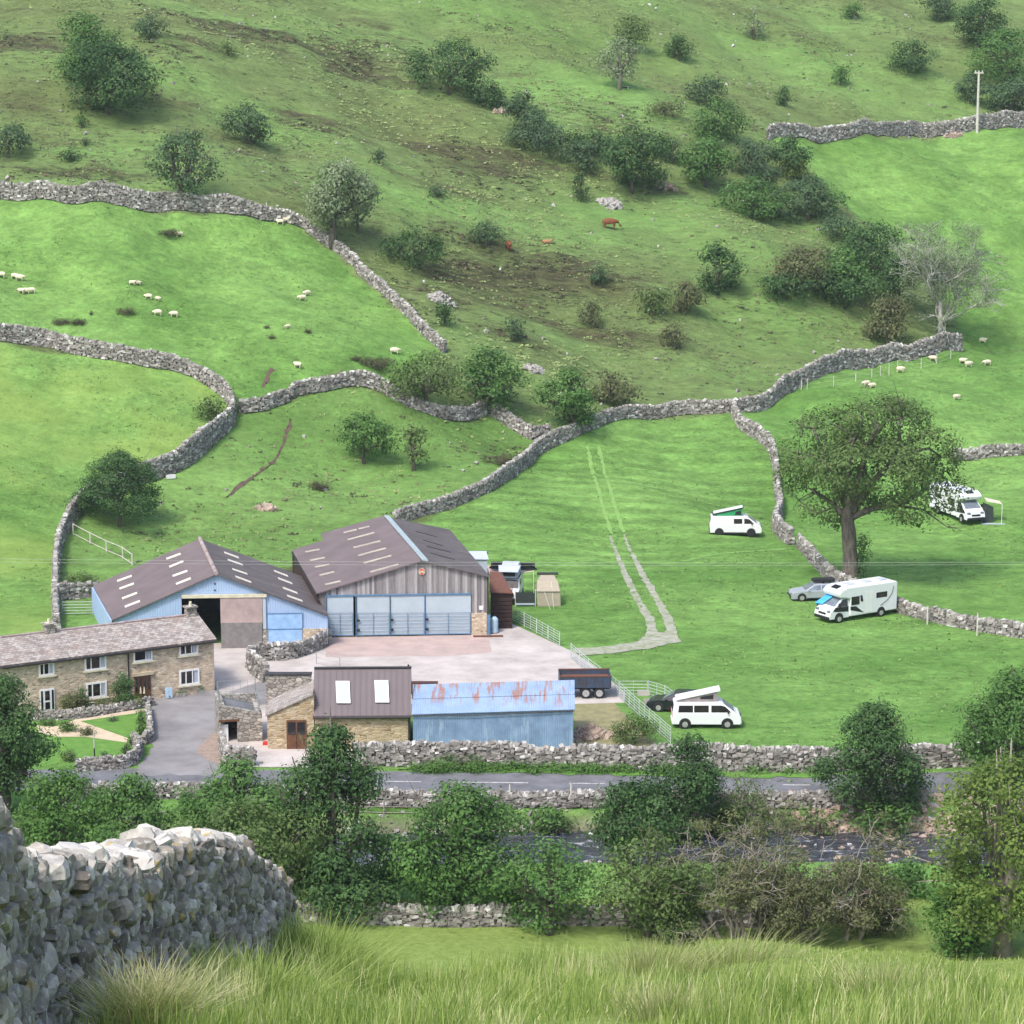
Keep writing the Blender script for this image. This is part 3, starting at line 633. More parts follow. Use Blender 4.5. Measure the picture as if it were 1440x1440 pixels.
# near wall, stone by stone
def near_wall():
    rs = np.random.RandomState(77)
    ctrl = [(-8, 17, 1090), (8, 19.5, 1110), (24, 22, 1128), (31, 24.0, 1180), (60, 25.5, 1188), (110, 27.5, 1192), (190, 31, 1190), (225, 33, 1184), (245, 34.5, 1168), (290, 37.5, 1162), (340, 41, 1166), (365, 43.5, 1190), (385, 45.5, 1202), (402, 47.5, 1222), (410, 49, 1262)]
    pts = []
    for px, y_, py in ctrl:
        px = px-(1450 if y_ < 24 else 1250)/y_-12
        py += 14 if y_ > 23 else 0
        pts.append(((px-720)/FPX*(y_*cT+9*sT), y_, TOPZ(y_, py)))
    pts = np.array(pts); 
    d = np.r_[0, np.cumsum(np.hypot(np.diff(pts[:, 0]), np.diff(pts[:, 1])))]; L_ = d[-1]
    def at(q): return np.stack([np.interp(q, d, pts[:, k]) for k in range(3)], -1)
    k5 = lambda q: (at(np.clip(q-.8, 0, L_))+at(q)+at(np.clip(q+.8, 0, L_)))/3
    PP, SS, RR, TT, CC = [], [], [], [], []
    def put(P, S, R, t, c): PP.append(P); SS.append(S); RR.append(R); TT.append(t); CC.append(c)
    for side in (1, -1):
        for r in range(22):
            q = np.arange(0, L_, .25)+rs.uniform(-.09, .09, int(math.ceil(L_/.25))); q = np.clip(q, 0, L_)
            p = k5(q); top = at(q)[:, 2]; g = tz(p[:, 0], p[:, 1])-.25
            zf = .08+r*.15+rs.normal(0, .03, len(q)); keep = (zf < (top-g)-.12)
            q, p, top, g, zf = q[keep], p[keep], top[keep], g[keep], zf[keep]
            if not len(q): continue
            T = k5(np.clip(q+.3, 0, L_))-k5(np.clip(q-.3, 0, L_)); T[:, 2] *= .6
            t2 = T[:, :2]/np.linalg.norm(T[:, :2], axis=1, keepdims=True); N = np.stack([t2[:, 1], -t2[:, 0]], -1)*side
            hw = .4-.15*zf/(top-g)
            P = np.stack([p[:, 0]+N[:, 0]*hw, p[:, 1]+N[:, 1]*hw, g+zf], -1)+rs.normal(0, .022, (len(q), 3))
            S = np.stack([rs.uniform(.16, .44, len(q)), rs.uniform(.22, .38, len(q)), rs.uniform(.08, .26, len(q))], -1)
            put(P, S, frames(T, rs, .17), rs.beta(1.6, 2.2, len(q))*.95, np.clip((zf-(top-g)+.6)/.5, 0, .8)*.6)
    for lay in range(2):
        q = np.arange(0, L_, .17); p = k5(q); top = at(q)[:, 2]
        T = k5(np.clip(q+.3, 0, L_))-k5(np.clip(q-.3, 0, L_))
        P = np.stack([p[:, 0]+rs.normal(0, .09, len(q)), p[:, 1], top-.1-.12*lay+rs.normal(0, .045, len(q))], -1)
        S = np.stack([rs.uniform(.14, .32, len(q)), rs.uniform(.26, .5, len(q)), rs.uniform(.12, .28, len(q))], -1)
        put(P, S, frames(T, rs, .35), rs.uniform(.35, 1, len(q)), rs.uniform(.5, 1, len(q)))
    P, S, R = map(np.concatenate, (PP, SS, RR)); t = np.concatenate(TT); c = np.concatenate(CC); n = len(P)
    # rocks: cube sphere-ish 26-vert lumps
    import itertools
    R4 = (-3, -1, 1, 3); g3 = np.array([v for v in itertools.product(R4, repeat=3) if max(map(abs, v)) == 3], float); key = {tuple(v.astype(int)): i for i, v in enumerate(g3)}
    F = []
    for ax in range(3):
        o1, o2 = [a for a in range(3) if a != ax]
        for sgn in (-1, 1):
            for a in (-3, -1, 1):
                for b in (-3, -1, 1):
                    c4 = []
                    for da, db in ((0, 0), (2, 0), (2, 2), (0, 2)):
                        v = [0, 0, 0]; v[ax] = 3*sgn; v[o1] = a+da; v[o2] = b+db; c4.append(key[tuple(v)])
                    if (sgn > 0) == (ax == 1): c4 = c4[::-1]
                    F.append(c4)
    F = np.array(F); NV = len(g3); U = g3/3; rr = ((np.abs(U)**4).sum(1)**.25)[:, None]; U = .54*U/rr
    ph = rs.uniform(0, 6.28, (n, 1, 3)); sk = rs.uniform(-.28, .28, (n, 3)); v = U[None]*(1+.16*np.sin(U[None]*5+ph)+.1*np.sin(U[None][:, :, ::-1]*9+ph*2))+rs.normal(0, .022, (n, NV, 3)); v[:, :, 0] += sk[:, :1]*v[:, :, 2]; v[:, :, 2] *= (1+sk[:, 1:2]*v[:, :, 0]*2); v = v*S[:, None, :]*1.16
    v = np.einsum('nij,nkj->nki', R, v)+P[:, None, :]
    f = (F[None]+NV*np.arange(n)[:, None, None]).reshape(-1, 4)
    Vc = v.reshape(-1, 3); q = np.arange(0, L_+.01, 1.); p = k5(q); tp = at(q)[:, 2]; g = tz(p[:, 0], p[:, 1]); C = []
    for o_, a_ in ((-1, 0), (-1, 1), (1, 1), (1, 0)):
        C.append(np.stack([p[:, 0]+o_*(.28-.12*a_), p[:, 1], np.where(a_, tp-.28, g-1)], -1))
    C = np.stack(C, 1).reshape(-1, 3); i = np.arange(len(C)).reshape(-1, 4)+len(Vc)
    CF = np.concatenate([np.stack([i[:-1, a], i[1:, a], i[1:, (a+1) % 4], i[:-1, (a+1) % 4]], -1) for a in range(4)]+[i[:1], i[-1:]])
    o = link('dry_stone_wall', npmesh('dry_stone_wall', np.concatenate([Vc, C])-p[0], [f, CF], MT['near_stone'], False,
        {'tint': ('FACE', np.concatenate([np.repeat(t, 54), np.zeros(len(CF))])), 'cope': ('FACE', np.concatenate([np.repeat(c, 54), np.zeros(len(CF))]))}))
    o.location = tuple(p[0])
    tag(o, 'big rough grey wall with lichen and a top painted pale as if lit, nearest, at lower left', 'dry stone wall', 'dry stone field walls')
near_wall()
# ------------------------------------------------------------------ trees and bushes
def crown_leaves(rs, lobes, n, leaf, gap=-.9, interior=.1):
    """leaf faces clustered on the surfaces of the lobes; lobes: (n,6) centre + radii"""
    lb = np.array(lobes); area = (lb[:, 3]*lb[:, 4]*lb[:, 5])**(2/3); pr = area/area.sum()
    per = 12; nc = max(8, n//per); idx = rs.choice(len(lb), nc*2, p=pr)
    d = rs.normal(0, 1, (nc*2, 3)); d[:, 2] += .35; d /= np.linalg.norm(d, axis=1, keepdims=True)
    c = lb[idx, :3]+d*lb[idx, 3:]*rs.uniform(.78, 1.08, (nc*2, 1))
    q = ((c[:, None, :]-lb[None, :, :3])/lb[None, :, 3:]); q = (q**2).sum(-1); q[np.arange(len(c)), idx] = 9
    kk = 2*math.pi/(np.ptp(lb[:, 0])*.3+1.0); ph = rs.uniform(0, 6.28, 3); gn = np.sin(c[:, 0]*kk+ph[0]+np.sin(c[:, 2]*kk)*1.2)+np.sin(c[:, 1]*kk+ph[1])+np.sin(c[:, 2]*kk*1.2+ph[2]+c[:, 0]*kk*.6)
    ok = (q.min(1) > .62) & (gn > gap); c, d, idx = c[ok][:nc], d[ok][:nc], idx[ok][:nc]
    nc = len(c); cr = leaf*1.7
    off = rs.normal(0, 1, (nc, per, 3))*cr*np.array([1, 1, .62]); P = c[:, None, :]+off
    N = d[:, None, :]*1.1+np.array([0, -.1, .55])+off/cr*.3+rs.normal(0, .42, (nc, per, 3))
    P = P.reshape(-1, 3); N = N.reshape(-1, 3)
    tc = np.repeat(rs.beta(.9, .9, nc)*.45+rs.uniform(0, 1, len(lb))[idx]*.25+np.clip(d[:, 2], -.3, 1)*.0, per)+rs.uniform(0, .3, nc*per)
    ni = int(len(P)*interior)
    if ni:
        k = rs.choice(len(lb), ni, p=pr); u = rs.normal(0, 1, (ni, 3)); u /= np.linalg.norm(u, axis=1, keepdims=True)
        P = np.concatenate([P, lb[k, :3]+u*lb[k, 3:]*rs.uniform(.2, .8, (ni, 1))]); N = np.concatenate([N, rs.normal(0, 1, (ni, 3))]); tc = np.r_[tc, rs.uniform(0, .5, ni)]
    N /= np.linalg.norm(N, axis=1, keepdims=True)+1e-9
    a = rs.normal(0, 1, N.shape); A_ = np.cross(N, a); A_ /= np.linalg.norm(A_, axis=1, keepdims=True)+1e-9; B_ = np.cross(N, A_)
    s = leaf*rs.uniform(.55, 1.25, (len(P), 1))
    V = np.stack([P-A_*s*.62, P-B_*s*.36+N*s*.08, P+A_*s*.62, P+B_*s*.36+N*s*.08], 1)
    return V.reshape(-1, 3), np.arange(len(P)*4).reshape(-1, 4), tc
def make_tree(label, cat, base, w, h, mat, seed, leaf=.24, dens=7.0, shape='bush', trunk=None, name='tree', group=None, bark='bark', lean=0., nlobe=None, bare=0.0, gap=-.9):
    rs = np.random.RandomState(seed); rw = w/2; t = thing(name, label, cat, base, 0, group)
    dep = .8
    lobes = []
    if shape == 'bush': z0, z1 = .02, 1.0; K = nlobe or 9
    elif shape == 'tree': z0, z1 = (trunk or .22), 1.0; K = nlobe or 13
    elif shape == 'cone': z0, z1 = .03, 1.0; K = nlobe or 9
    elif shape == 'low': z0, z1 = 0., 1.; K = nlobe or 10
    for i in range(K):
        zz = rs.uniform(0, 1) if shape != 'low' else rs.uniform(0, .5)
        if shape == 'cone': rad = (1-zz)*.75+.05
        elif shape == 'low': rad = 1.0
        else: rad = math.sqrt(max(0, 1-(2*zz*.93-.78)**2)) if shape == 'bush' else math.sqrt(max(.02, 1-(2*zz-.92)**2))
        a = 2*math.pi*(i*.618+rs.uniform(-.1, .1)); lr = (rs.uniform(.24, .46) if K < 16 else rs.uniform(.17, .36))*rw*(1.25 if K < 8 else 1)
        if shape == 'cone': lr *= (1.1-zz*.6)
        rr = max(0, rad*rw-lr*.7)*rs.uniform(.55, 1.25)
        hz = (z1-z0)*h; vz = min(lr*.85, hz*.42)
        cz = z0*h+vz*.75+zz*(hz-vz*1.6)
        lobes.append((rr*math.cos(a)+lean*cz, rr*math.sin(a)*dep, cz, lr, lr*.95, vz))
    vz = (z1-z0)*h
    lobes.append((lean*h*.6, 0, z0*h+vz*.52, rw*.5, rw*.45, vz*.38))
    n = int(dens*w*h*(z1-z0)/leaf**2*(1-bare))
    V, F, tt = crown_leaves(rs, lobes, n, leaf, gap=gap)
    sx = (w/2)/max(.01, np.percentile(np.abs(V[:, 0]-lean*h*.5), 98.5)); sz = h/max(.01, np.percentile(V[:, 2], 99.5)); V = V*np.array([sx, min(sx, 1.3), sz]); V[:, 2] = np.maximum(V[:, 2], -.1)
    lobes = [(l[0]*sx, l[1], l[2]*sz)+tuple(l[3:]) for l in lobes]
    link('crown', npmesh('crown', V, [F], MT[mat], False, {'tint': ('FACE', tt)}), t)
    mb = MB(); tr = max(.08, h*.028)*(1.4 if shape == 'tree' else 1); top = (z0+.45*(z1-z0))*h
    mb.tube([(0, 0, -.5), (rs.normal(0, .02)*h, 0, top*.4), (lean*top+rs.normal(0, .02)*h, rs.normal(0, .02)*h, top)], [tr*1.35, tr, tr*.5], 7)
    order = sorted(range(len(lobes)), key=lambda i: -lobes[i][3])[:7 if shape != 'tree' else 10]
    for i in order:
        L_ = lobes[i]; s0 = top*rs.uniform(.35, .8); p0 = np.array([lean*s0, 0, s0]); p1 = np.array(L_[:3]); mid = (p0+p1)/2+np.array([0, 0, -.06*h])+rs.normal(0, .03*h, 3)
        mb.tube([p0, mid, p1, p1+(p1-p0)*.25+np.array([0, 0, .04*h])], [tr*.55, tr*.38, tr*.22, tr*.07], 5)
        for q in range(int(3+bare*10)):
            e = p1+rs.normal(0, 1, 3)*np.array(L_[3:6])*.8; mb.tube([mid+(p1-mid)*rs.uniform(0, .9), (mid+e)/2+rs.normal(0, .1, 3), e], [tr*.2, tr*.13, tr*.04], 4)
    mb.build('trunk', MT[bark], t, smooth=True)
    return t
def T(label, x0, y0, x1, y1, mat, seed, shape='bush', cat=None, leaf=None, dens=7.0, group='bushes on the rough hillside', **kw):
    """a plant whose photo box is x0..x1, y0..y1 (y1 = ground)"""
    b = G((x0+x1)/2+kw.pop('foot', 0), y1-2); p = PPM(b); wd = (x1-x0)/p; h = (y1-y0)/p/cT*1.0
    if shape in ('bush', 'low'): h = h*.9      # part of the picture height of a wide bush is its depth
    lf = leaf or (.33 if b[1] > 255 else .22)
    cat = cat or ('tree' if shape == 'tree' else 'bush')
    nm = 'tree' if cat == 'tree' else 'bush'
    return make_tree(label, cat, b, wd, h, mat, seed, lf, dens, shape, name=nm, group=group, **kw)
D_, M_, O_, GR, BL, BR, YE, BT = 'leaf_dark', 'leaf_mid', 'leaf_olive', 'leaf_grey', 'leaf_blue', 'leaf_brown', 'leaf_yellow', 'leaf_bright'
B = [
 ('rounded dark bush at the back of the big pair, top left', 68, 12, 168, 118, M_),
 ('biggest dark dome-shaped bush of the top-left pair', 88, 50, 220, 162, D_),
 ('small dark bush right above the top-left pair', 184, 18, 236, 56, BL),
 ('bush cut by the left edge above the long upper wall', -20, 172, 46, 224, BL),
 ('small low dark bush above the upper wall near the left edge', 80, 204, 116, 228, D_),
 ('tiny bush just below the big dome-shaped pair, upper one', 103, 158, 127, 182, M_),
 ('tiny bush just below the big dome-shaped pair, lower one', 110, 188, 130, 206, D_),
 ('bluish bush alone on the slope right of the top-left pair', 312, 138, 388, 204, BL),
 ('small faint bush high between top-left pair and brown bank', 305, 55, 335, 80, O_),
 ('small round bush alone on open slope, upper middle left', 519, 208, 547, 232, BL),
 ('small round bush alone on open slope, below the previous dark ones near centre', 600, 254, 629, 280, BL),
 ('wide dark bush on the ridge at top centre', 570, 50, 692, 134, D_),
 ('spiky greyish bush left of the dark thicket, upper centre', 706, 125, 768, 195, BL),
 ('tall grey-green bush in the upper-right gully above the round thicket', 856, 18, 913, 75, O_),
 ('very dark small bush on the slope at top right of centre', 932, 46, 977, 87, D_),
 ('thin greyish bush alone near the top, right of centre', 1040, 6, 1078, 57, GR),
 ('small dark bush at the very top, right of centre', 1181, 1, 1216, 28, M_),
 ('oval dark bush alone above the highest wall', 1242, 52, 1312, 104, D_),
 ('small dark upright bush left above the highest wall', 1087, 119, 1116, 151, D_),
 ('tiny sparse bush between the oval bush and upright bush', 1166, 90, 1198, 122, M_),
 ('large very dark round bush in the centre-right thicket', 838, 168, 938, 272, D_),
 ('bush at right shoulder of the large very dark round bush', 920, 190, 968, 232, BL),
 ('upright slim bush left of the pale rock', 800, 234, 830, 285, D_),
 ('pale green bush heading the diagonal thicket, upper one', 960, 104, 1022, 150, BL),
 ('dense bush heading the diagonal thicket, lower one', 966, 132, 1050, 198, M_),
 ('light green bush at the left of the diagonal thicket', 952, 188, 1030, 264, M_),
 ('bush in the thicket just under the left end of the highest wall', 1018, 192, 1090, 250, BL),
 ('dark bush beside the highest wall end', 1078, 188, 1142, 250, D_),
 ('yellow-tinged bush at the right side of the thicket', 1096, 212, 1140, 256, YE),
 ('wide bush low in the diagonal thicket, left half', 1003, 244, 1110, 310, M_),
 ('wide bush low in the diagonal thicket, right half', 1080, 244, 1192, 312, BL),
 ('small bush linking the two halves of the diagonal thicket', 1145, 298, 1210, 340, BL),
 ('brownish-topped bush at the left of the lower thicket', 1085, 340, 1165, 412, BR),
 ('dark bush forming the left foot of the lower thicket', 1066, 375, 1142, 424, D_),
 ('bright dark-green bush at the top of the lower thicket', 1162, 308, 1282, 392, D_),
 ('low hedge-like bush along the foot of the lower thicket', 1130, 372, 1245, 436, D_),
 ('brown-tinged bush beside the bare grey tree', 1212, 408, 1282, 486, BR),
 ('dark bush just behind the bare grey tree', 1232, 350, 1295, 440, D_),
 ('pointed bush left of the lower thicket', 978, 334, 1042, 416, D_),
 ('brownish low bush under the pointed bush', 935, 390, 992, 444, BR),
 ('low bush left of the brownish low bush', 895, 402, 945, 446, O_),
 ('small brown bush alone above the middle wall', 926, 450, 972, 494, BR),
 ('faint low bush on the slope at centre right', 812, 420, 852, 462, BR),
 ('small bluish bush on the slope near centre', 704, 440, 740, 480, BL),
 ('small dark bush beside the pale outcrop near centre', 610, 420, 642, 460, D_),
 ('small faint upright bush right of the brown bank near centre', 828, 368, 862, 402, BL),
 ('grey low bush beside the brown calf', 655, 308, 712, 348, BL),
 ('reddish thin bush right of the wall-corner tree', 820, 518, 898, 572, BR),
 ('small tuft-like bush above the thin pale tree at the wall', 480, 270, 525, 330, GR),
 ('bush at top right corner, leftmost of the group', 1288, -10, 1348, 32, BL),
 ('large dark round bush at the top edge of the right corner group', 1336, -12, 1418, 68, D_),
 ('big light green bush at the right edge, above the telegraph pole', 1358, 35, 1470, 118, M_),
 ('small bush left of the telegraph pole', 1342, 98, 1388, 146, BL),
 ('grey-green bush behind the highest wall at the right edge', 1380, 105, 1470, 164, BL),
 ('filler bush in the diagonal thicket above its wide low pair', 1035, 222, 1100, 268, BL),
 ('dark bush between the diagonal thicket and the lower thicket', 1180, 322, 1235, 372, D_),
 ('round bush in the middle of the lower thicket', 1150, 345, 1225, 415, M_),
 ('bush joining the spiky greyish bush to the large very dark one', 780, 195, 850, 240, BL),
 ('low bush between the small linking bush and the yellow-tinged one', 1120, 262, 1190, 300, M_),
]
for i, (lb, x0, y0, x1, y1, m) in enumerate(B): T(lb, x0, y0, x1, y1, m, 100+i, nlobe=9+(i % 4), dens=6.5 if m not in (GR,) else 3.5)
for i, (lb, x0, y0, x1, y1, m) in enumerate([
 ('flat spreading dark bush on the slope left of the calf', 534, 316, 630, 378, D_),
 ('flat dark spreading bush at the right foot of the wide ridge bush', 652, 104, 712, 152, D_),
 ('dark spreading bush in the thicket, upper centre', 708, 160, 802, 214, BL),
 ('low bright-edged bush left of the large very dark round bush', 795, 178, 870, 222, D_),
 ('low heathery bush at the far upper right of the brown bank', 905, 140, 965, 165, BR)]):
    T(lb, x0, y0, x1, y1, m, 200+i, shape='low')
T('tree leaning beside the long upper wall', 226, 188, 328, 293, BL, 301, 'tree', trunk=.12, foot=-24, lean=.2, group=None, dens=5)
T('pale slender tree standing at the wall corner, upper left', 424, 230, 536, 352, GR, 302, 'tree', trunk=.22, foot=-12, lean=.08, group=None, dens=8, gap=-1.6)
T('thin pale wind-bent tree on the slope at top centre right', 834, 55, 906, 127, GR, 303, 'tree', trunk=.18, group=None, bark='bark_pale', dens=4)
T('multi-stemmed tree behind the arched wall, left of its pair', 545, 498, 655, 580, O_, 304, 'tree', trunk=.2, group='trees along the enclosure wall')
T('fuller tree behind the arched wall, right of its pair', 640, 490, 735, 582, M_, 305, 'tree', trunk=.1, group='trees along the enclosure wall')
T('dark bushy tree at the corner where the enclosure walls meet', 758, 518, 846, 612, M_, 306, 'tree', trunk=.08, group='trees along the enclosure wall', nlobe=16)
T('round dark bush inside the enclosure', 468, 573, 556, 654, M_, 307, 'bush', group='bushes in the walled enclosure')
T('small thin tree beside the round enclosure bush', 560, 596, 604, 664, O_, 308, 'tree', trunk=.2, group='bushes in the walled enclosure', dens=5)
T('big round hawthorn by the bend of the left wall', 106, 626, 230, 742, D_, 309, 'bush', group=None, leaf=.17, dens=8, nlobe=18)
T('small bush in the left pasture, tucked against the curved wall', 268, 554, 322, 594, O_, 310, 'bush', group=None)
# the big lone tree by the motorhome
def big_tree():
    rs = np.random.RandomState(9); b = G(1196, 822); p = PPM(b); t = thing('tree', 'big lone tree with thick trunk beside the motorhome', 'tree', b)
    def L(px, py, r, rz=None, dy=0): return ((px-1196)/p, dy, (822-py)/p/cT, r/p, r/p*1.0, (rz or r)/p*.9)
    lobes = [L(1130, 640, 45, 38), L(1160, 610, 50, 40, 1), L(1215, 592, 50, 36, -1), L(1262, 600, 48, 38, 1), L(1305, 635, 44, 40, 0), L(1325, 668, 32, 40, 1), L(1250, 650, 60, 46, -3), L(1185, 650, 58, 44, -3),
             L(1200, 640, 60, 44, 3), L(1270, 660, 55, 44, 3), L(1115, 670, 30, 34, 0), L(1140, 705, 34, 24, -1), L(1215, 700, 46, 32, 2), L(1275, 705, 44, 32, -2), L(1318, 715, 26, 22, 0), L(1245, 690, 50, 40, 2),
             L(1160, 685, 44, 34, 2), L(1330, 735, 14, 16, -1), L(1180, 735, 26, 16, 2), L(1345, 690, 14, 24, 0), L(1235, 575, 34, 24, 0)]
    V, F, tt = crown_leaves(rs, [tuple(l[:3])+tuple(v*.86 for v in l[3:]) for l in lobes], 23000, .25, interior=.05, gap=-.7); link('crown', npmesh('crown', V, [F], MT['leaf_olive'], False, {'tint': ('FACE', tt)}), t)
    q = lambda px, py, dy=0: np.array([(px-1196)/p, dy, (822-py)/p/cT])
    mb = MB(); mb.tube([q(1196, 845), q(1196, 815), q(1196, 800), q(1194, 775), q(1192, 750), q(1190, 732), q(1190, 700)], [1.3, .95, .72, .62, .64, .55, .3], 14)
    for pts, r in [([(1188, 730), (1172, 712), (1152, 705), (1140, 690)], .32), ([(1192, 722), (1180, 690), (1160, 655), (1150, 620)], .4), ([(1192, 722), (1205, 680), (1215, 630), (1220, 590)], .45),
                   ([(1194, 728), (1225, 715), (1265, 712), (1300, 700), (1320, 680)], .34), ([(1196, 720), (1225, 680), (1260, 640), (1275, 605)], .38), ([(1188, 712), (1190, 660), (1195, 610)], .35), ([(1265, 712), (1295, 716), (1325, 735)], .14),
                   ([(1160, 655), (1135, 640), (1118, 645)], .16), ([(1260, 640), (1300, 630), (1325, 650)], .18), ([(1215, 630), (1245, 600), (1255, 580)], .18), ([(1172, 712), (1145, 720), (1125, 712)], .14)]:
        P = [q(a, c, rs.normal(0, 1.0)*k) for k, (a, c) in enumerate(pts)]; mb.tube(P, list(np.linspace(r, r*.3, len(P))), 7)
        for _ in range(7):
            s0 = P[rs.randint(1, len(P))]; e = s0+rs.normal(0, 1.2, 3)+np.array([0, 0, .7]); mb.tube([s0, (s0+e)/2+rs.normal(0, .15, 3), e], [r*.28, r*.18, .02], 4)
    mb.build('trunk', MT['bark'], t, smooth=True)
    V, F, tt = crown_leaves(rs, [((1210-1196)/p, -.2, 1.0, .45, .4, 1.5), ((1212-1196)/p, -.1, 3.2, .5, .4, 1.1)], 1200, .17); link('ivy', npmesh('ivy', V, [F], MT['leaf_dark'], False, {'tint': ('FACE', tt)}), t)
big_tree()
# bare branches: recursive
def branches(rs, mb, p, d, length, r, depth, up=.08, spread=.55, seg=4):
    n = 3; pts = [p]; dd = d
    for k in range(n):
        dd = dd+rs.normal(0, .22, 3)+np.array([0, 0, up]); dd /= np.linalg.norm(dd); pts.append(pts[-1]+dd*length/n)
    mb.tube(pts, list(np.linspace(r, r*.6, n+1)), seg, cap=False)
    tips = [pts[-1]]
    if depth > 0:
        for k in range(3 if depth > 1 else 3):
            s0 = pts[rs.randint(1, n+1)] if k else pts[-1]; nd = dd+rs.normal(0, spread, 3); nd /= np.linalg.norm(nd)
            tips += branches(rs, mb, s0, nd, length*rs.uniform(.6, .85), max(r*.68, .028), depth-1, up, spread, seg)
    return tips
def grey_tree():
    rs = np.random.RandomState(21); b = G(1322, 474); p = PPM(b); t = thing('tree', 'nearly bare pale grey tree at the end of the middle wall', 'tree', b)
    mb = MB(); h = 168/p; tips = []
    mb.tube([(0, 0, -.5), (0, 0, h*.12), (-.1, 0, h*.3)], [.34, .28, .24], 8)
    for a in range(10):
        an = a*2.4; d = np.array([math.cos(an)*.75, math.sin(an)*.5, .95]); d /= np.linalg.norm(d)
        tips += branches(rs, mb, np.array([-.1, 0, h*rs.uniform(.1, .3)]), d, h*.27, .12, 4, up=.07, spread=.5)
    mb.build('trunk', MT['bark_grey'], t, smooth=True)
    tp = np.array(tips); lb = [(c[0], c[1], c[2], .35, .35, .3) for c in tp[rs.choice(len(tp), 400)]]+[(rs.normal(0, 3.2), rs.normal(0, 2), h*rs.uniform(.3, .93), 1.1, 1., .8) for _ in range(40)]
    V, F, tt = crown_leaves(rs, lb, 20000, .17, gap=-3); link('crown', npmesh('crown', V, [F], MT['leaf_grey'], False, {'tint': ('FACE', tt)}), t)
grey_tree()
# riverside trees
RV = 'trees along the river'
def R(label, x0, y0, x1, y1, m, seed, **kw):
    kw.setdefault('trunk', .02); kw.setdefault('nlobe', 26); kw.setdefault('leaf', .21); kw.setdefault('dens', 9.5); kw.setdefault('gap', -1.4)
    return T(label, x0, y0, x1, y1, m, seed, 'tree', group=RV, **kw)
R('dark tree at the left edge in front of the house garden', -70, 952, 88, 1150, D_, 401, trunk=.18)
R('broad bright green tree left of the driveway mouth', 22, 1082, 165, 1215, BT, 402)
R('rounded green tree between driveway and tall dark tree, left one', 130, 1090, 250, 1225, M_, 403)
R('light green spreading tree left of the tall dark tree', 245, 1068, 420, 1235, M_, 404)
R('tall dark tree in front of the stone garage', 388, 1020, 548, 1285, D_, 405, nlobe=30)
R('large rounded green tree below the road, centre', 548, 1105, 740, 1290, M_, 406, nlobe=26)
R('dark rounded tree at the river, left of the tall pair', 824, 1098, 940, 1215, D_, 407, nlobe=22)
R('tall dark tree hiding the road right of centre', 898, 1035, 1022, 1200, D_, 408, nlobe=24)
R('dark tree overhanging the road at right, with bare twigs', 1153, 990, 1312, 1150, D_, 409, nlobe=24, bare=.15)
R('tree at the right edge above the yellow-green one', 1345, 945, 1500, 1115, M_, 410)
R('tall yellow-green tree at the lower right edge', 1300, 1062, 1520, 1345, YE, 411, nlobe=34, bare=.2, bark='bark_pale', dens=7)
R('thin greenish bush-like tree behind the grass, right of centre', 700, 1178, 850, 1316, M_, 412, bare=.2, dens=5)
R('thin leafy tree left of the tangled hawthorn', 838, 1172, 985, 1318, O_, 413, bare=.15, dens=6)
R('low pale willow behind the near wall', 250, 1130, 480, 1290, O_, 414, trunk=.05, nlobe=24, dens=7)
R('bright sapling left of the yellow-green tree foot', 1180, 1225, 1300, 1310, YE, 415, bare=.3, dens=3)
R('low leafy bush under the yellow-green tree', 1290, 1250, 1400, 1345, BT, 416, bare=.2)
R('low dark undergrowth tree between tall dark tree and near bank wall', 430, 1225, 560, 1298, D_, 417)
R('small green bush at the near bank, right of the large rounded tree', 690, 1225, 760, 1300, M_, 418)
R('dark undergrowth left of the light green spreading tree', 150, 1165, 300, 1260, D_, 419)
R('small bush on the bank under the road-side thorn', 985, 1125, 1060, 1185, O_, 420)
R('leafy scrub behind the pale tangle, far bank', 1090, 1130, 1180, 1180, O_, 421, bare=.3, dens=4)
def hawthorn(label, px, py, w, h, seed, leafmat, nleaf, depth=4, n=11, bark='bark_pale'):
    rs = np.random.RandomState(seed); b = G(px, py); p = PPM(b); t = thing('hawthorn_tree', label, 'tree', b, 0, 'old tangled hawthorns')
    mb = MB(); W_, H_ = w/p, h/p; tips = []
    for a in range(n):
        x0 = (rs.uniform(-.35, .35))*W_; d = np.array([rs.uniform(-1, 1)*1.3, rs.uniform(-.6, .6), .55]); d /= np.linalg.norm(d)
        mb.tube([(x0*.7, rs.uniform(-.5, .5), -.5), (x0, 0, H_*.22)], [.16, .12], 6)
        tips += branches(rs, mb, np.array([x0, 0, H_*.2]), d, H_*.42, .085, depth, up=.02, spread=.7)
    V_ = np.array(mb.v); s = np.ones(3); mx = np.percentile(V_[:, 2], 98); V_[:, 2] *= H_/mx*.95; xm = np.percentile(np.abs(V_[:, 0]), 97); V_[:, 0] *= (W_/2)/xm
    mb.v = [tuple(v) for v in V_]; tp = np.array(tips)*np.array([(W_/2)/xm, 1, H_/mx*.95])
    mb.build('branches', MT[bark], t, smooth=True)
    lb = [(c[0], c[1], c[2], .4, .4, .3) for c in tp[rs.choice(len(tp), min(len(tp), 500))] if c[2] > H_*.1]
    V, F, tt = crown_leaves(rs, lb, nleaf, .15); link('crown', npmesh('crown', V, [F], MT[leafmat], False, {'tint': ('FACE', tt)}), t)
hawthorn('wide tangle of bare pale branches at lower right', 1065, 1318, 310, 165, 31, 'leaf_brown', 15000)
hawthorn('brown-leaved dying hawthorn right of the pale tangle', 1175, 1322, 200, 100, 32, 'leaf_brown', 13000, 4, 8)
hawthorn('low scrubby hawthorn left of the pale tangle', 960, 1318, 150, 90, 33, 'leaf_olive', 8000, 3, 7)
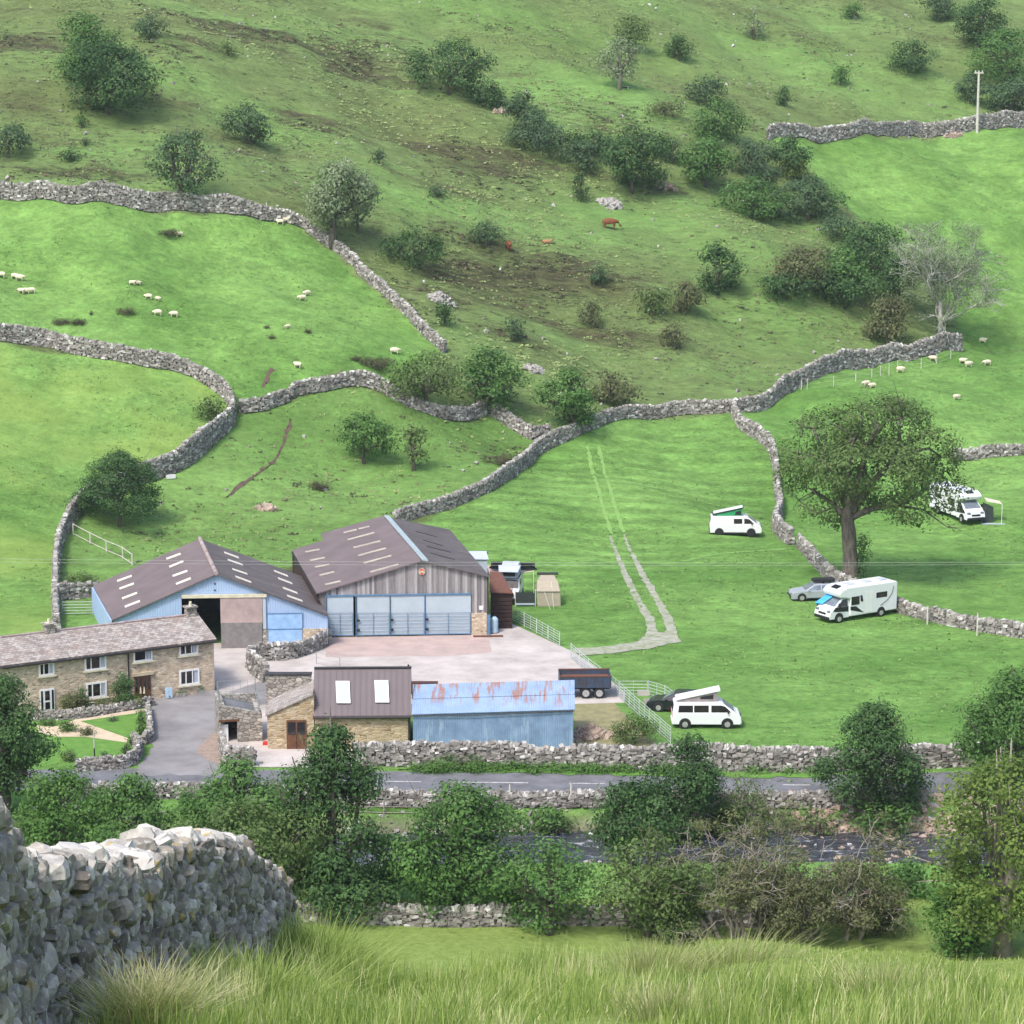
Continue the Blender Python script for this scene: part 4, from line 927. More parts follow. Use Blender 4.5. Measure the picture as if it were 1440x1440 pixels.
hawthorn('thin half-bare thorn beside the road, right of the tall dark tree', 1045, 1175, 90, 85, 34, 'leaf_olive', 1800, 3, 5)
for i, (lb, x0, y0, x1, y1, m) in enumerate([('small alder on the near river bank, left of the large rounded tree', 500, 1195, 585, 1268, M_), ('low bush on the near river bank behind the pale tangle', 960, 1205, 1060, 1262, O_),
  ('low bush on the near river bank right of the pale tangle', 1240, 1200, 1320, 1262, M_), ('bramble scrub behind the brown-leaved hawthorn', 1130, 1215, 1235, 1275, O_), ('low sapling on the far bank left of the dark rounded river tree', 740, 1130, 815, 1180, M_),
  ('scrubby bush under the overhanging road tree', 1180, 1120, 1290, 1168, M_)]):
    T(lb, x0, y0, x1, y1, m, 700+i, 'bush', group='low scrub along the river')
# garden shrubs
for i, (lb, x0, y0, x1, y1, m, sh) in enumerate([
 ('tall dark green clipped shrub against the house wall', 155, 941, 190, 997, D_, 'bush'), ('reddish dark shrub left of the ground floor window', 80, 970, 122, 1008, BR, 'bush'),
 ('dark bushy shrub next to the reddish one', 106, 962, 128, 1006, D_, 'bush'), ('low russet shrub under the ground floor window', 128, 982, 156, 1003, BR, 'bush'),
 ('low shrub beside the brown front door', 178, 976, 204, 997, YE, 'bush'), ('leafy border shrub along the path, left one', 54, 1008, 84, 1022, M_, 'bush'),
 ('bright mounded shrub in the rockery', 78, 1012, 112, 1030, BT, 'bush'), ('brownish mounded shrub in the rockery', 108, 1020, 136, 1036, BR, 'bush'),
 ('tall border shrub beside the straight garden wall', 190, 996, 206, 1020, M_, 'bush'), ('pale border shrub at the foot of the straight wall', 190, 1014, 208, 1040, BT, 'bush'),
 ('round shrub inside the curved garden wall, right', 168, 1044, 188, 1066, D_, 'bush'), ('round dark shrub on the front lawn edge', 136, 1056, 158, 1070, D_, 'bush'),
 ('leafy plant at the top of the curved garden wall', 176, 1032, 192, 1050, M_, 'bush'), ('wispy shrub by the curved wall, left end', 84, 1052, 110, 1072, O_, 'bush'),
 ('tiny dark shrub on the upper lawn bed', 150, 1006, 168, 1016, BL, 'bush'), ('yellow flowering plant by the house corner', 48, 998, 66, 1008, YE, 'bush')]):
    T(lb, x0, y0, x1, y1, m, 500+i, sh, cat='shrub', leaf=.12, dens=8, group='garden shrubs')
T('weedy scrub patch beside the rubble heap', 858, 1000, 925, 1048, O_, 530, 'low', cat='bush', leaf=.14, group=None, dens=6)
T('overgrown bush behind the blue barn wall', 84, 800, 138, 838, O_, 531, 'low', cat='bush', leaf=.16, group=None)
T('grassy scrub along the roadside wall top', 600, 1060, 680, 1084, BT, 532, 'low', cat='bush', leaf=.12, group=None, dens=5)
# roadside verge grass (stuff)
def verge():
    rs = np.random.RandomState(5); lb = []
    for px in np.arange(585, 1160, 6):
        c = INV(px, 1083+rs.uniform(-3, 4), 0); lb.append((c[0], c[1], .1, .5, .4, .3))
    V, F, tt = crown_leaves(rs, lb, 16000, .14); V[:, 2] = np.maximum(V[:, 2], .02)
    tag(link('verge_grass', npmesh('verge_grass', V, [F], MT['leaf_bright'], False, {'tint': ('FACE', tt)})), 'long grass on the verge between road and wall', 'grass', kind='stuff')
verge()
# dark rush clumps on the pastures
for i, (lb, cx, cy, wd, hh) in enumerate([('long dark rush clump near the curved left wall, left part', 86, 458, 30, 10), ('long dark rush clump near the curved left wall, right part', 110, 458, 28, 10), ('dark rush clump left of the sheep pair, wide one', 180, 443, 32, 10),
 ('single small rush clump between the wide ones', 128, 445, 9, 9), ('small rush clump in the pasture, upper of three', 375, 464, 10, 7), ('small rush clump in the pasture, lowest of three', 382, 478, 14, 7), ('small rush clump in the pasture, rightmost of three', 433, 470, 13, 8),
 ('rush clump near the top of the bright pasture', 235, 333, 34, 10), ('rush tuft at the left end of the arched wall', 500, 508, 22, 8), ('spreading rush patch above the arched wall', 530, 520, 50, 18), ('brown rush patch in the enclosure', 450, 690, 32, 14), ('brown tussock patch in the right part of enclosure', 705, 655, 60, 14)]):
    T(lb, cx-wd/2, cy-hh, cx+wd/2, cy, 'rush_leaf', 600+i, 'low', cat='rush clump', leaf=.12, dens=8, group='rush clumps on the pastures')
# tussocks scattered over the rough hillside (stuff)
def tussocks():
    rs = np.random.RandomState(8); n = 60000
    x = rs.uniform(-82, 82, n); y = rs.uniform(245, 452, n)
    keep = ~(inpoly(x, y, P_F1) | inpoly(x, y, P_F2) | inpoly(x, y, P_F4) | inpoly(x, y, P_F6))
    keep &= (np.abs(x) < y*.185+4) & (np.sin(x*.21+np.sin(y*.13)*2)+np.sin(y*.33+x*.1)+rs.normal(0, .8, n) > -.1)
    in3 = inpoly(x, y, P_F3); keep &= ~in3 | (rs.rand(n) < .35); keep &= y > 250
    x, y = x[keep], y[keep]; n = len(x); z = tz(x, y); s = rs.uniform(.08, .22, n)
    per = 5; P = np.stack([x, y, z], -1)[:, None, :]+rs.normal(0, 1, (n, per, 3))*s[:, None, None]*np.array([1.2, .6, .12])
    an = rs.uniform(0, math.pi, (n, per)); dx, dy = np.cos(an), np.sin(an); h = s[:, None]*rs.uniform(.4, .9, (n, per)); wd = s[:, None]*.8
    a = np.stack([dx*wd, dy*wd, 0*dx], -1); up = np.stack([rs.normal(0, .8, (n, per))*h, rs.normal(0, .8, (n, per))*h+h*.9, h], -1)
    V = np.stack([P-a, P+a, P+a*.45+up, P-a*.45+up], 2).reshape(-1, 3); F = np.arange(n*per*4).reshape(-1, 4)
    clump = np.clip(.5+.3*np.sin(x*.07+2)+.3*np.sin(y*.09+x*.04)+rs.normal(0, .2, n), 0, 1)
    m, t, bs = newmat('tussock'); t.links.new(ramp(t, attr(t, 'tint'), [(0, (.1, .11, .05)), (.5, (.17, .22, .08)), (1, (.24, .31, .11))]), bs.inputs['Base Color']); bs.inputs['Roughness'].default_value = .9
    tag(link('hill_tussocks', npmesh('hill_tussocks', V, [F], m, False, {'tint': ('FACE', np.repeat(clump, per))})), 'rough grass tussocks covering the hillside', 'grass', kind='stuff')
tussocks()
def pasture_tufts():
    rs = np.random.RandomState(28); n = 90000; x = rs.uniform(-80, 80, n); y = rs.uniform(178, 400, n); keep = (inpoly(x, y, P_F1) | inpoly(x, y, P_F2) | inpoly(x, y, P_F4) | inpoly(x, y, P_F6) | inpoly(x, y, P_F3)) & (np.abs(x) < y*.185+4) & ~((y < 232) & (x < 6)) & ~((y < 212) & (x < 13))
    keep &= (np.sin(x*.33+np.sin(y*.21)*2)+np.sin(y*.29+x*.13)+rs.normal(0, 1, n) > .2)
    x, y = x[keep], y[keep]; n = len(x); per = 3; s = rs.uniform(.05, .13, n); P = np.stack([x, y, tz(x, y)], -1)[:, None, :]+rs.normal(0, 1, (n, per, 3))*s[:, None, None]*np.array([1.2, .8, .05])
    N = (rs.normal(0, .45, (n, per, 3))+np.array([0, -.1, 1])).reshape(-1, 3); P = P.reshape(-1, 3)+np.array([0, 0, .05]); N /= np.linalg.norm(N, axis=1, keepdims=True)
    a = np.cross(N, rs.normal(0, 1, N.shape)); a /= np.linalg.norm(a, axis=1, keepdims=True); b = np.cross(N, a); w_ = np.repeat(s, per)[:, None]*rs.uniform(.6, 1.2, (len(P), 1)); V = np.stack([P-a*w_, P-b*w_*.6, P+a*w_, P+b*w_*.6], 1).reshape(-1, 3)
    m, t, bs = newmat('pasture_tuft'); t.links.new(ramp(t, attr(t, 'tint'), [(0, (.09, .18, .04)), (1, (.2, .3, .085))]), bs.inputs['Base Color']); bs.inputs['Roughness'].default_value = .95
    tag(link('pasture_tufts', npmesh('pasture_tufts', V, [np.arange(len(V)).reshape(-1, 4)], m, False, {'tint': ('FACE', np.repeat(rs.rand(n), per))})), 'short grass tufts dotted over the pastures', 'grass', kind='stuff')
pasture_tufts()
def heather():
    rs = np.random.RandomState(18); n = 260000; x = rs.uniform(-80, 80, n); y = rs.uniform(250, 452, n)
    ix = np.clip(np.searchsorted(xs, x), 0, len(xs)-1); iy = np.clip(np.searchsorted(ys, y), 0, len(ys)-1); hv = np.clip(A['heath'][iy, ix], 0, 1.2)
    nz = np.sin(x*.5+np.sin(y*.7)*1.5)+np.sin(y*1.1+x*.23+1)+rs.normal(0, .45, n)
    keep = (rs.rand(n) < np.clip(hv-.18, 0, 1)*.42+.012) & (nz > .1) & (A['rough'][iy, ix] > .1); x, y = x[keep], y[keep]; n = len(x); z = tz(x, y); s = rs.uniform(.1, .26, n); per = 6
    P = np.stack([x, y, z], -1)[:, None, :]+rs.normal(0, 1, (n, per, 3))*s[:, None, None]*np.array([1.3, .7, .0])+np.array([0, 0, .06]); N = rs.normal(0, .5, (n, per, 3))+np.array([0, -.2, 1]); P = P.reshape(-1, 3); N = N.reshape(-1, 3); N /= np.linalg.norm(N, axis=1, keepdims=True)
    a = np.cross(N, rs.normal(0, 1, N.shape)); a /= np.linalg.norm(a, axis=1, keepdims=True); b = np.cross(N, a); w_ = np.repeat(s, per)[:, None]*rs.uniform(.6, 1.1, (len(P), 1))
    V = np.stack([P-a*w_, P-b*w_*.6, P+a*w_, P+b*w_*.6], 1).reshape(-1, 3)
    m, t, bs = newmat('heather'); t.links.new(ramp(t, attr(t, 'tint'), [(0, (.035, .04, .02)), (.6, (.08, .085, .038)), (1, (.13, .1, .06))]), bs.inputs['Base Color']); bs.inputs['Roughness'].default_value = .95
    tag(link('hill_heather', npmesh('hill_heather', V, [np.arange(len(V)).reshape(-1, 4)], m, False, {'tint': ('FACE', np.repeat(rs.rand(n), per))})), 'dark heather and rushes in banks across the hillside', 'heather', kind='stuff')
heather()
# foreground grass
def blades(x, y, hgt, wid, lean, rs, z=None):
    n = len(x); z = tz(x, y) if z is None else z; a = rs.uniform(0, 2*math.pi, n); ca, sa = np.cos(a), np.sin(a)
    b = rs.uniform(0, 2*math.pi, n); L_ = lean*hgt*rs.uniform(.2, 1.2, n); lx, ly = np.cos(b)*L_+.05*hgt, np.sin(b)*L_
    V = []
    for k, (f, wf) in enumerate(((0, 1), (.45, .8), (.8, .45), (1.0, .05))):
        cx, cy, cz = x+lx*f**2, y+ly*f**2, z-.03+hgt*(f-.18*lean*f*f); V.append((np.stack([cx-ca*wid*wf, cy-sa*wid*wf, cz], -1), np.stack([cx+ca*wid*wf, cy+sa*wid*wf, cz], -1)))
    V = np.stack([q for pr in V for q in pr], 1).reshape(-1, 3); i = np.arange(n)[:, None]*8
    F = np.concatenate([i+np.array([[2*k, 2*k+1, 2*k+3, 2*k+2]]) for k in range(3)], 1).reshape(-1, 4); return V, F
def near_grass():
    rs = np.random.RandomState(12); n = 230000; y = 24+(68-24)*rs.rand(n)**1.15; x = rs.uniform(-.2, .2, n)*y*1.0
    px = 720+FPX*x/(y*cT+12*sT)
    cl = np.sin(x*1.7+y*.6)+np.sin(x*3.1-y*.9+1)+np.sin(x*.9+y*.31+2)
    # mask behind the near wall and the short turf of the right-hand crest
    wx = np.interp(y, [17, 24, 31, 37.5, 47.5, 49], [-3.0, -4.15, -4.15, -4.1, -3.8, -3.7])
    keep = (x > wx+.15) | (y > 50)
    short = (y > 34.5+1.5*np.sin(x*1.3)+12*(1-ss(780, 900, px)))
    stem = rs.rand(n) < np.clip(.22+.12*cl, .04, .6); hgt = np.where(stem, np.clip(.33+.06*cl+rs.normal(0, .12, n), .12, .7), np.clip(.13+.04*cl+rs.normal(0, .05, n), .04, .3)); hgt = np.where(short, hgt*.22, hgt*(1-.35*ss(29, 35, y)*ss(780, 900, px)))
    left = np.exp(-((x+3.3)/1.0)**2)*ss(30, 40, y); hgt = hgt*(1+.5*left)
    keep &= rs.rand(n) < np.where(short, .8, .6+.15*cl)
    x, y, hgt, cl = x[keep], y[keep], hgt[keep], cl[keep]; n = len(x); keep0 = keep
    V, F = blades(x, y, hgt, .003+.0045*rs.rand(n)+.00006*y, np.where(stem[keep0], .28, .5), rs)
    pt = np.sin(x*1.9+1+np.sin(y*.5))*np.sin(y*.55+x*.6)+.5*np.sin(x*4.1+y*1.3); tint = np.clip(.3+.13*pt+rs.normal(0, .13, n)+(.2+.22*np.clip(pt, -.5, 1))*stem[keep], 0, 1); tint = np.where(short[keep], np.clip(.5+rs.normal(0, .1, n), 0, .7), tint); tall = rs.rand(n) < .1; tint[tall] = rs.uniform(.75, 1, tall.sum())
    tag(link('meadow_grass', npmesh('meadow_grass', V, [F], MT['grass_blade'], False, {'tint': ('FACE', np.repeat(tint, 3))})), 'long seeding grass across the foreground slope', 'grass', kind='stuff')
    # straw-coloured seed stalks and rushes
    def tuft(label, cx, cy, n, r, h, mat, lean, sd, tlo, thi, wid=.006):
        rs = np.random.RandomState(sd); x = cx+rs.normal(0, r, n); y = cy+rs.normal(0, r, n); hh = h*rs.uniform(.45, 1.1, n)
        z = tz(x, y); V, F = blades(x, y, hh, wid, lean, rs); c = np.array([cx, cy, float(tz(cx, cy))])
        V = V.reshape(n, 8, 3); out = (V[:, :1, :2]-c[:2]); k = np.array([0, 0, .2, .2, .64, .64, 1, 1])[None, :, None]; V[:, :, :2] += out*k*(1.0 if lean > .45 else .5)
        V = V.reshape(-1, 3)-c
        o = link('grass_tussock', npmesh('grass_tussock', V, [F], MT[mat], False, {'tint': ('FACE', np.repeat(rs.uniform(tlo, thi, n), 3))})); o.location = tuple(c); tag(o, label, 'grass tussock', 'tall tussocks in the foreground grass')
    tuft('pale straw tussock at the foot of the near wall, lower left', -3.45, 25.5, 1500, .16, .85, 'grass_dry', .75, 1, .0, 1)
    tuft('green arching tussock below the middle of the near wall', -3.15, 34, 900, .35, .75, 'grass_blade', .5, 2, .2, .8)
    tuft('tall green tussock by the far end of the near wall', -3.25, 44, 1200, .45, .85, 'grass_blade', .5, 3, .1, .6, .008)
    tuft('tall tussock right of the far end of the near wall', -2.8, 42, 700, .35, .7, 'grass_blade', .5, 4, .1, .7, .008)
    tuft('straw rush clump right of centre', 1.9, 36, 450, .35, .62, 'grass_dry', .25, 5, .0, .6)
    tuft('brownish rush clump near the crest, centre right', 3.0, 37, 420, .5, .42, 'grass_dry', .12, 6, .0, .5)
    tuft('rush clump at the bottom, right of centre', 1.6, 28, 350, .25, .5, 'grass_dry', .25, 7, 0, .6)
    tuft('rush clump at the bottom right corner', 4.2, 30, 400, .3, .5, 'grass_dry', .25, 8, 0, .7)
    tuft('green rush clump near the bottom centre', -.6, 30, 450, .3, .5, 'grass_blade', .3, 9, .1, .9)
near_grass()
# ------------------------------------------------------------------ buildings
class Fr:
    """facade frame: origin at ground, x along the facade, y into the building"""
    def __init__(s, a, b, o=None):
        a, b = np.array(a[:2], float), np.array(b[:2], float); s.e = (b-a)/np.linalg.norm(b-a); s.o = a if o is None else np.array(o[:2], float)
        s.n = np.array([-s.e[1], s.e[0]]); s.rz = math.atan2(s.e[1], s.e[0]); s.L = float(np.linalg.norm(b-a))
    def px(s, px, py, y=0.0):
        n = np.array([s.n[0], s.n[1], 0]); p0 = np.array([*(s.o+s.n*y), 0]); w_ = RP(px, py, p0, n); q = w_[:2]-s.o
        return float(q@s.e), float(w_[2])
    def W(s, x, y, z): q = s.o+s.e*x+s.n*y; return np.array([q[0], q[1], z])
    def rect(s, x0, y0, x1, y1, y=0.0):
        cx, cy = (x0+x1)/2, (y0+y1)/2
        return s.px(x0, cy, y)[0], s.px(x1, cy, y)[0], s.px(cx, y1, y)[1], s.px(cx, y0, y)[1]
def boxr(mb, r, y0, y1, inset=0):
    x0, x1, z0, z1 = r; return mb.box(((x0+x1)/2, (y0+y1)/2, (z0+z1)/2), (x1-x0-2*inset, abs(y1-y0), z1-z0-2*inset))
# --- farmhouse
HR = INV(302, 972, 0); HL = INV(77, 1002, 0); ed = (HR-HL); ed /= np.linalg.norm(ed); HL2 = HR-ed*22
f = Fr(HL2, HR); house = thing('farmhouse', 'long stone farmhouse with mossy slate roof and white windows', 'house', (f.o[0], f.o[1], 0), f.rz)
L_ = f.L; ze = f.px(301, 899)[1]; hd = 3.3; zr = TOPZ(f.W(L_, hd, 0)[1], 866)
mb = MB()
mb.slab([(0, 0, -.5), (L_, 0, -.5), (L_, 0, ze), (0, 0, ze)], (0, 1, 0), 0, .45)
mb.slab([(0, 2*hd, -.5), (L_, 2*hd, -.5), (L_, 2*hd, ze), (0, 2*hd, ze)], (0, -1, 0), 0, .45)
for x_ in (0, L_-.45): mb.slab([(x_, .451, -.5), (x_, 2*hd-.451, -.5), (x_, 2*hd-.451, ze), (x_, hd, zr-.05), (x_, .451, ze)], (1, 0, 0), 0, .45)
mb.build('wall', MT['house_stone'], house)
mb = MB(); n_ = np.array([0, -(zr-ze), hd]); n_ /= np.linalg.norm(n_)
rv = (zr-ze)/hd
mb.slab([(-.2, -.25, ze-.25*rv), (L_+.15, -.25, ze-.25*rv), (L_+.15, hd, zr), (-.2, hd, zr)], (0, 0, 1), .02, .14)
mb.slab([(-.2, 2*hd+.25, ze-.25*rv), (-.2, hd+.002, zr), (L_+.15, hd+.002, zr), (L_+.15, 2*hd+.25, ze-.25*rv)], (0, 0, 1), .02, .14)
roof = mb.build('roof', MT['stone_slate'], house)
MB().box((L_/2, hd, zr+.16), (L_+.3, .28, .1)).build('ridge_tiles', MT['ridge_pale'], roof)
for nm, px, py, hgt in (('chimney', 268, 852, 0), ('chimney', 69, 876, 0)):
    xx = f.px(px, py+15, hd)[0]; zt = TOPZ(f.W(xx, hd, 0)[1], py+1); c = MB().box((xx, hd, (zt+zr-.5)/2), (.75, .6, zt-zr+.5)).box((xx, hd, zt), (.95, .8, .12)).build('chimney', MT['grey_stone'], roof)
    MB().cyl((xx, hd, zt+.22), .13, .34, seg=10, r2=.1).build('chimney_pot', MT['cream'], c)
MB().tube([(-.2, -.3, ze-.12), (L_+.1, -.3, ze-.12)], .07, 6).build('gutter', MT['plastic_black'], house)
xx = f.px(180, 930)[0]; MB().tube([(xx, -.1, ze-.1), (xx, -.08, 1.0)], .055, 6).build('downpipe', MT['plastic_black'], house)
def window(bx, panes, fr=f, parent=house, glass='glass', y=0.0):
    r = fr.rect(*bx, y=y); mb = MB(); x0, x1, z0, z1 = r; b = .13
    for c, s in ((((x0+x1)/2, z0+b/2), (x1-x0, b)), (((x0+x1)/2, z1-b/2), (x1-x0, b))): mb.box((c[0], y-.03, c[1]), (s[0], .1, s[1]))
    xs_ = [x0]+[x0+(x1-x0)*p for p in panes]+[x1]
    for k, q in enumerate(xs_):
        w_ = b if k in (0, len(xs_)-1) else .07; cx = q+(b/2 if k == 0 else -b/2 if k == len(xs_)-1 else 0); mb.box((cx, y-.032, (z0+z1)/2), (w_, .1, z1-z0-2*b))
    w_ = mb.build('window', MT['white_paint'], parent)
    MB().box(((x0+x1)/2, y-.006, (z0+z1)/2), (x1-x0-.06, .02, z1-z0-.06)).build('pane', MT[glass], w_)
    MB().box(((x0+x1)/2, y-.06, z0-.06), (x1-x0+.25, .18, .1)).build('sill', MT['cream'], w_)
    cw = (x1-x0)*.17; MB().box((x1-b-cw/2-.02, y-.019, (z0+z1)/2), (cw, .006, z1-z0-2*b)).build('curtain', MT['canvas_grey'], w_)
window((251.5, 903, 278, 921), (.33, .66)); window((252, 941, 280, 963), (.33, .66)); window((187, 911, 214, 930), (.66,)); window((118.5, 921, 149, 942), (.3, .72))
window((121, 959, 150, 981), (.3, .7)); window((54, 931, 76, 950), (.33, .66))
window((-25, 938, -3, 958), (.33, .66))
r = f.rect(56, 969, 76.5, 1001); mb = MB(); x0, x1, z0, z1 = r
fr_ = mb.box(((x0+x1)/2, -.03, (z0+z1)/2+.02), (x1-x0, .1, z1-z0)).build('glazed_door', MT['white_paint'], house)
mb = MB(); w_ = (x1-x0)
for a, b_, c, d_ in ((.06, .2, .1, .95), (.34, .66, .52, .93), (.34, .66, .12, .44), (.8, .94, .1, .95)): mb.box((x0+w_*(a+b_)/2, -.085, z0+(z1-z0)*(c+d_)/2), (w_*(b_-a), .02, (z1-z0)*(d_-c)))
mb.build('pane', MT['glass'], fr_)
r = f.rect(189, 950, 212, 982); x0, x1, z0, z1 = r; z0 = 0.02
dr = MB().box(((x0+x1)/2, -.03, (z0+z1)/2), (x1-x0, .08, z1-z0)).build('front_door', MT['wood_brown'], house)
mb = MB()
for a in (.14, .38, .62, .86): mb.box((x0+(x1-x0)*a, -.075, z0+(z1-z0)*.66), ((x1-x0)*.14, .02, (z1-z0)*.5))
mb.build('pane', MT['glass'], dr)
MB().box(((x0+x1)/2, -.05, z1+.14), (x1-x0+.4, .2, .24)).build('lintel', MT['path_sand'], house)
for k, (a, b_) in enumerate(((197, 962), (202, 962))):
    xx, zz = f.px(a, 972); MB().cyl((xx, -.12, zz+.1), .09, .5, seg=8, r2=.03).build('pale_ornament', MT['cream'], dr)
# small white sign board leaning on the house
xx = f.px(235, 975)[0]; p = f.W(xx, -.35, 0)
o = thing('notice_board', 'small pale blue board standing against the farmhouse wall', 'sign', p, f.rz); MB().box((0, 0, .45), (.55, .05, .8), rx=-.12).build('panel', MT['pale_blue'], o, bevel=.02); MB().box((0, -.1, .2), (.06, .3, .04)).box((0, .12, .2), (.06, .05, .4)).build('stand', MT['plastic_black'], o)
# garden bench/pot, bird table, lamp post
p = INV(123, 996, 0); o = thing('garden_bench', 'small pale garden bench in front of the farmhouse', 'bench', p, f.rz)
MB().box((0, 0, .42), (1.1, .4, .05)).build('seat', MT['cream'], o); MB().box((0, .2, .68), (1.1, .05, .4)).build('backrest', MT['cream'], o)
for a in (-.5, .5): MB().box((a, -.1, .2), (.06, .06, .4)).build('leg', MT['cream'], o)
p = INV(133, 1066, 0); o = thing('washing_pole', 'thin pale pole standing on the front lawn', 'pole', p); MB().tube([(0, 0, 0), (0, 0, 1.95)], .035, 6).build('post', MT['post_pale'], o); MB().tube([(0, 0, 0), (0, 0, .7)], .05, 6).build('sleeve', MT['plastic_black'], o)
for i, (lb, a, b_) in enumerate((('stone trough planter by the driveway wall, left one', 254, 980), ('stone trough planter by the driveway wall, right one', 282, 974))):
    p = INV(a, b_, 0); o = thing('planter', lb, 'planter', p, f.rz, 'planters under the house wall')
    MB().box((0, 0, .14), (.7, .28, .28)).build('trough', MT['rock'], o, bevel=.03)
    V, F, tt = crown_leaves(np.random.RandomState(i), [(0, 0, .32, .32, .14, .12)], 120, .08); link('foliage', npmesh('foliage', V, [F], MT['leaf_bright'], False, {'tint': ('FACE', tt)}), o)
# --- barns
def zline(z): return lambda u: z
def roofplane(a, b, c): n = np.cross(b-a, c-a); n /= np.linalg.norm(n); return n if n[2] > 0 else -n
def strips(parent, lst, P0, n, rdv, mat, name, ox, oy, k, wd=.6, up=.03):
    for x0, y0, x1, y1 in lst:
        a = RP(ox+x0/k, oy+y0/k, P0, n); b = RP(ox+x1/k, oy+y1/k, P0, n); w_ = rdv*wd/2
        MB().slab([a-w_, b-w_, b+w_, a+w_], n, up-.02, up+.015).build(name, MT[mat], parent, world=True)
# blue barn
A0, A1 = INV(160, 914, 0), INV(460, 909, 0); f = Fr(A0, A1)
def onf(px, py): x, z = f.px(px, py); return f.W(x, 0, z)
EL, AP, ER = onf(158, 872), onf(304, 807.5), onf(461, 865)
BR_ = INV(281, 759, AP[2]); rd = BR_-AP; Lr = np.linalg.norm(rd); rdv = rd/Lr
BL_ = RP(131, 825, EL, roofplane(EL, AP, BR_)); BRR = ER+rd
rz = math.atan2(-rdv[0], rdv[1])
bb = thing('blue_barn', 'wide pale blue barn with brown roof and open doorway', 'barn', (A0[0], A0[1], 0), rz)
nL = roofplane(EL, AP, BR_); nR = roofplane(ER, AP, BR_)
ov = -rdv*.25
rl = MB().slab([EL+ov, AP+ov, BR_, BL_], nL, 0, .09).build('roof', MT['roof_lit_slope'], bb, world=True)
rr = MB().slab([ER+ov, BRR, BR_, AP+ov], nR, 0, .085).build('roof', MT['roof_shaded_slope'], bb, world=True)
MB().tube([AP+ov+np.array([0, 0, .12]), BR_+np.array([0, 0, .12])], .17, 8).build('ridge_cap', MT['ridge_pale'], rl, world=True)
strips(rl, [(180, 430, 262, 400), (193, 473, 275, 443), (208, 528, 292, 496), (223, 575, 308, 542), (457, 305, 537, 276), (473, 350, 552, 318), (492, 402, 575, 372), (511, 447, 594, 414)], EL+nL*.09, nL, rdv, 'skylight', 'skylight', 120, 710, 4, .62)
strips(rr, [(781, 268, 862, 298), (802, 310, 884, 338), (827, 362, 910, 390), (845, 404, 932, 436), (1062, 372, 1138, 401), (1085, 414, 1162, 443), (1112, 467, 1192, 497), (1136, 512, 1220, 542)], ER+nR*.085, nR, rdv, 'skylight', 'skylight', 120, 710, 4, .62)
def gable(f, pts_uz, holes_edges, z0, y0, t=.12):
    """front wall with one rectangular opening (u0,u1,ztop)"""
    u0, u1, zt = holes_edges; us = [p[0] for p in pts_uz]; zs = [p[1] for p in pts_uz]; Z_ = lambda u: float(np.interp(u, us, zs)); mb = MB()
    def piece(a, b, zb):
        mids = [(u, z) for u, z in pts_uz if a < u < b]; poly = [(a, zb), (b, zb), (b, Z_(b))]+mids[::-1]+[(a, Z_(a))]
        mb.slab([f.W(u, y0, z) for u, z in poly], (f.n[0], f.n[1], 0), 0, t)
    piece(us[0], u0, z0); piece(u0, u1, zt); piece(u1, us[-1], z0); return mb
uEL, uER, uAP = 0.05, f.px(459, 865)[0], f.px(304, 808)[0]
doorL, doorT = f.px(256, 880)[0], f.px(300, 840)[1]; doorR = f.px(370, 880)[0]
g = gable(f, [(uEL, EL[2]-.05), (uAP, AP[2]-.05), (uER, ER[2]-.05)], (doorL, doorR, doorT), -.3, .05)
g.build('front_wall', MT['blue_clad'], bb, world=True)
mb = MB(); z_ = np.array([0, 0, 1.])
for a, b_, za, zb in ((EL+.05*0, BL_, EL[2], BL_[2]), (ER, BRR, ER[2], BRR[2])):
    mb.slab([np.array([a[0], a[1], -.5]), np.array([b_[0], b_[1], -.5]), np.array([b_[0], b_[1], zb-.03]), np.array([a[0], a[1], za-.03])], (f.e[0]*(1 if a is EL else -1), f.e[1]*(1 if a is EL else -1), 0), .02, .14)
mb.slab([np.array([BL_[0], BL_[1], -.5]), np.array([BRR[0], BRR[1], -.5]), BRR-z_*.06, BR_-z_*.06, BL_-z_*.06], (-f.n[0], -f.n[1], 0), .02, .12)
mb.build('side_wall', MT['blue_clad'], bb, world=True)
def fbox(name, mat, parent, bx, y0, y1, ff=None, zb=None, **k):
    ff = ff or f; x0, x1, z0, z1 = ff.rect(*bx); z0 = z0 if zb is None else zb; n3 = (ff.n[0], ff.n[1], 0)
    return MB().slab([ff.W(x0, 0, z0), ff.W(x1, 0, z0), ff.W(x1, 0, z1), ff.W(x0, 0, z1)], n3, y0, y1).build(name, MT[mat], parent, world=True, **k)
d1 = fbox('sliding_door', 'door_pink', bb, (310, 839, 369, 876), -.14, -.04); fbox('lower_panel', 'door_grey', d1, (311, 875, 369, 911), -.15, -.035, zb=.03)
fbox('door_rail', 'cream', bb, (256, 835.5, 375, 840), -.2, -.02); fbox('door_jamb', 'door_blue', bb, (369.5, 839, 374, 884), -.1, .0)
d2 = fbox('stable_door', 'door_blue_worn', bb, (377, 863, 425, 884), -.1, .0); fbox('lower_leaf', 'door_blue_worn', d2, (377.5, 885, 425, 908), -.11, .0, zb=.03)
fbox('door_frame', 'blue_frame', d2, (376, 883.7, 426, 885), -.13, .0); fbox('door_header', 'blue_frame', d2, (376, 862, 426, 863.2), -.12, .0)
fbox('plinth', 'house_stone', bb, (425.5, 884, 459, 908), -.09, .03, zb=-.3); fbox('plinth', 'grey_stone', bb, (369.5, 885, 377, 908), -.09, .03, zb=-.3)
for q in (820, 829): fbox('vent', 'dark_void', bb, (301.2, q, 303.2, q+2), .0, .03)
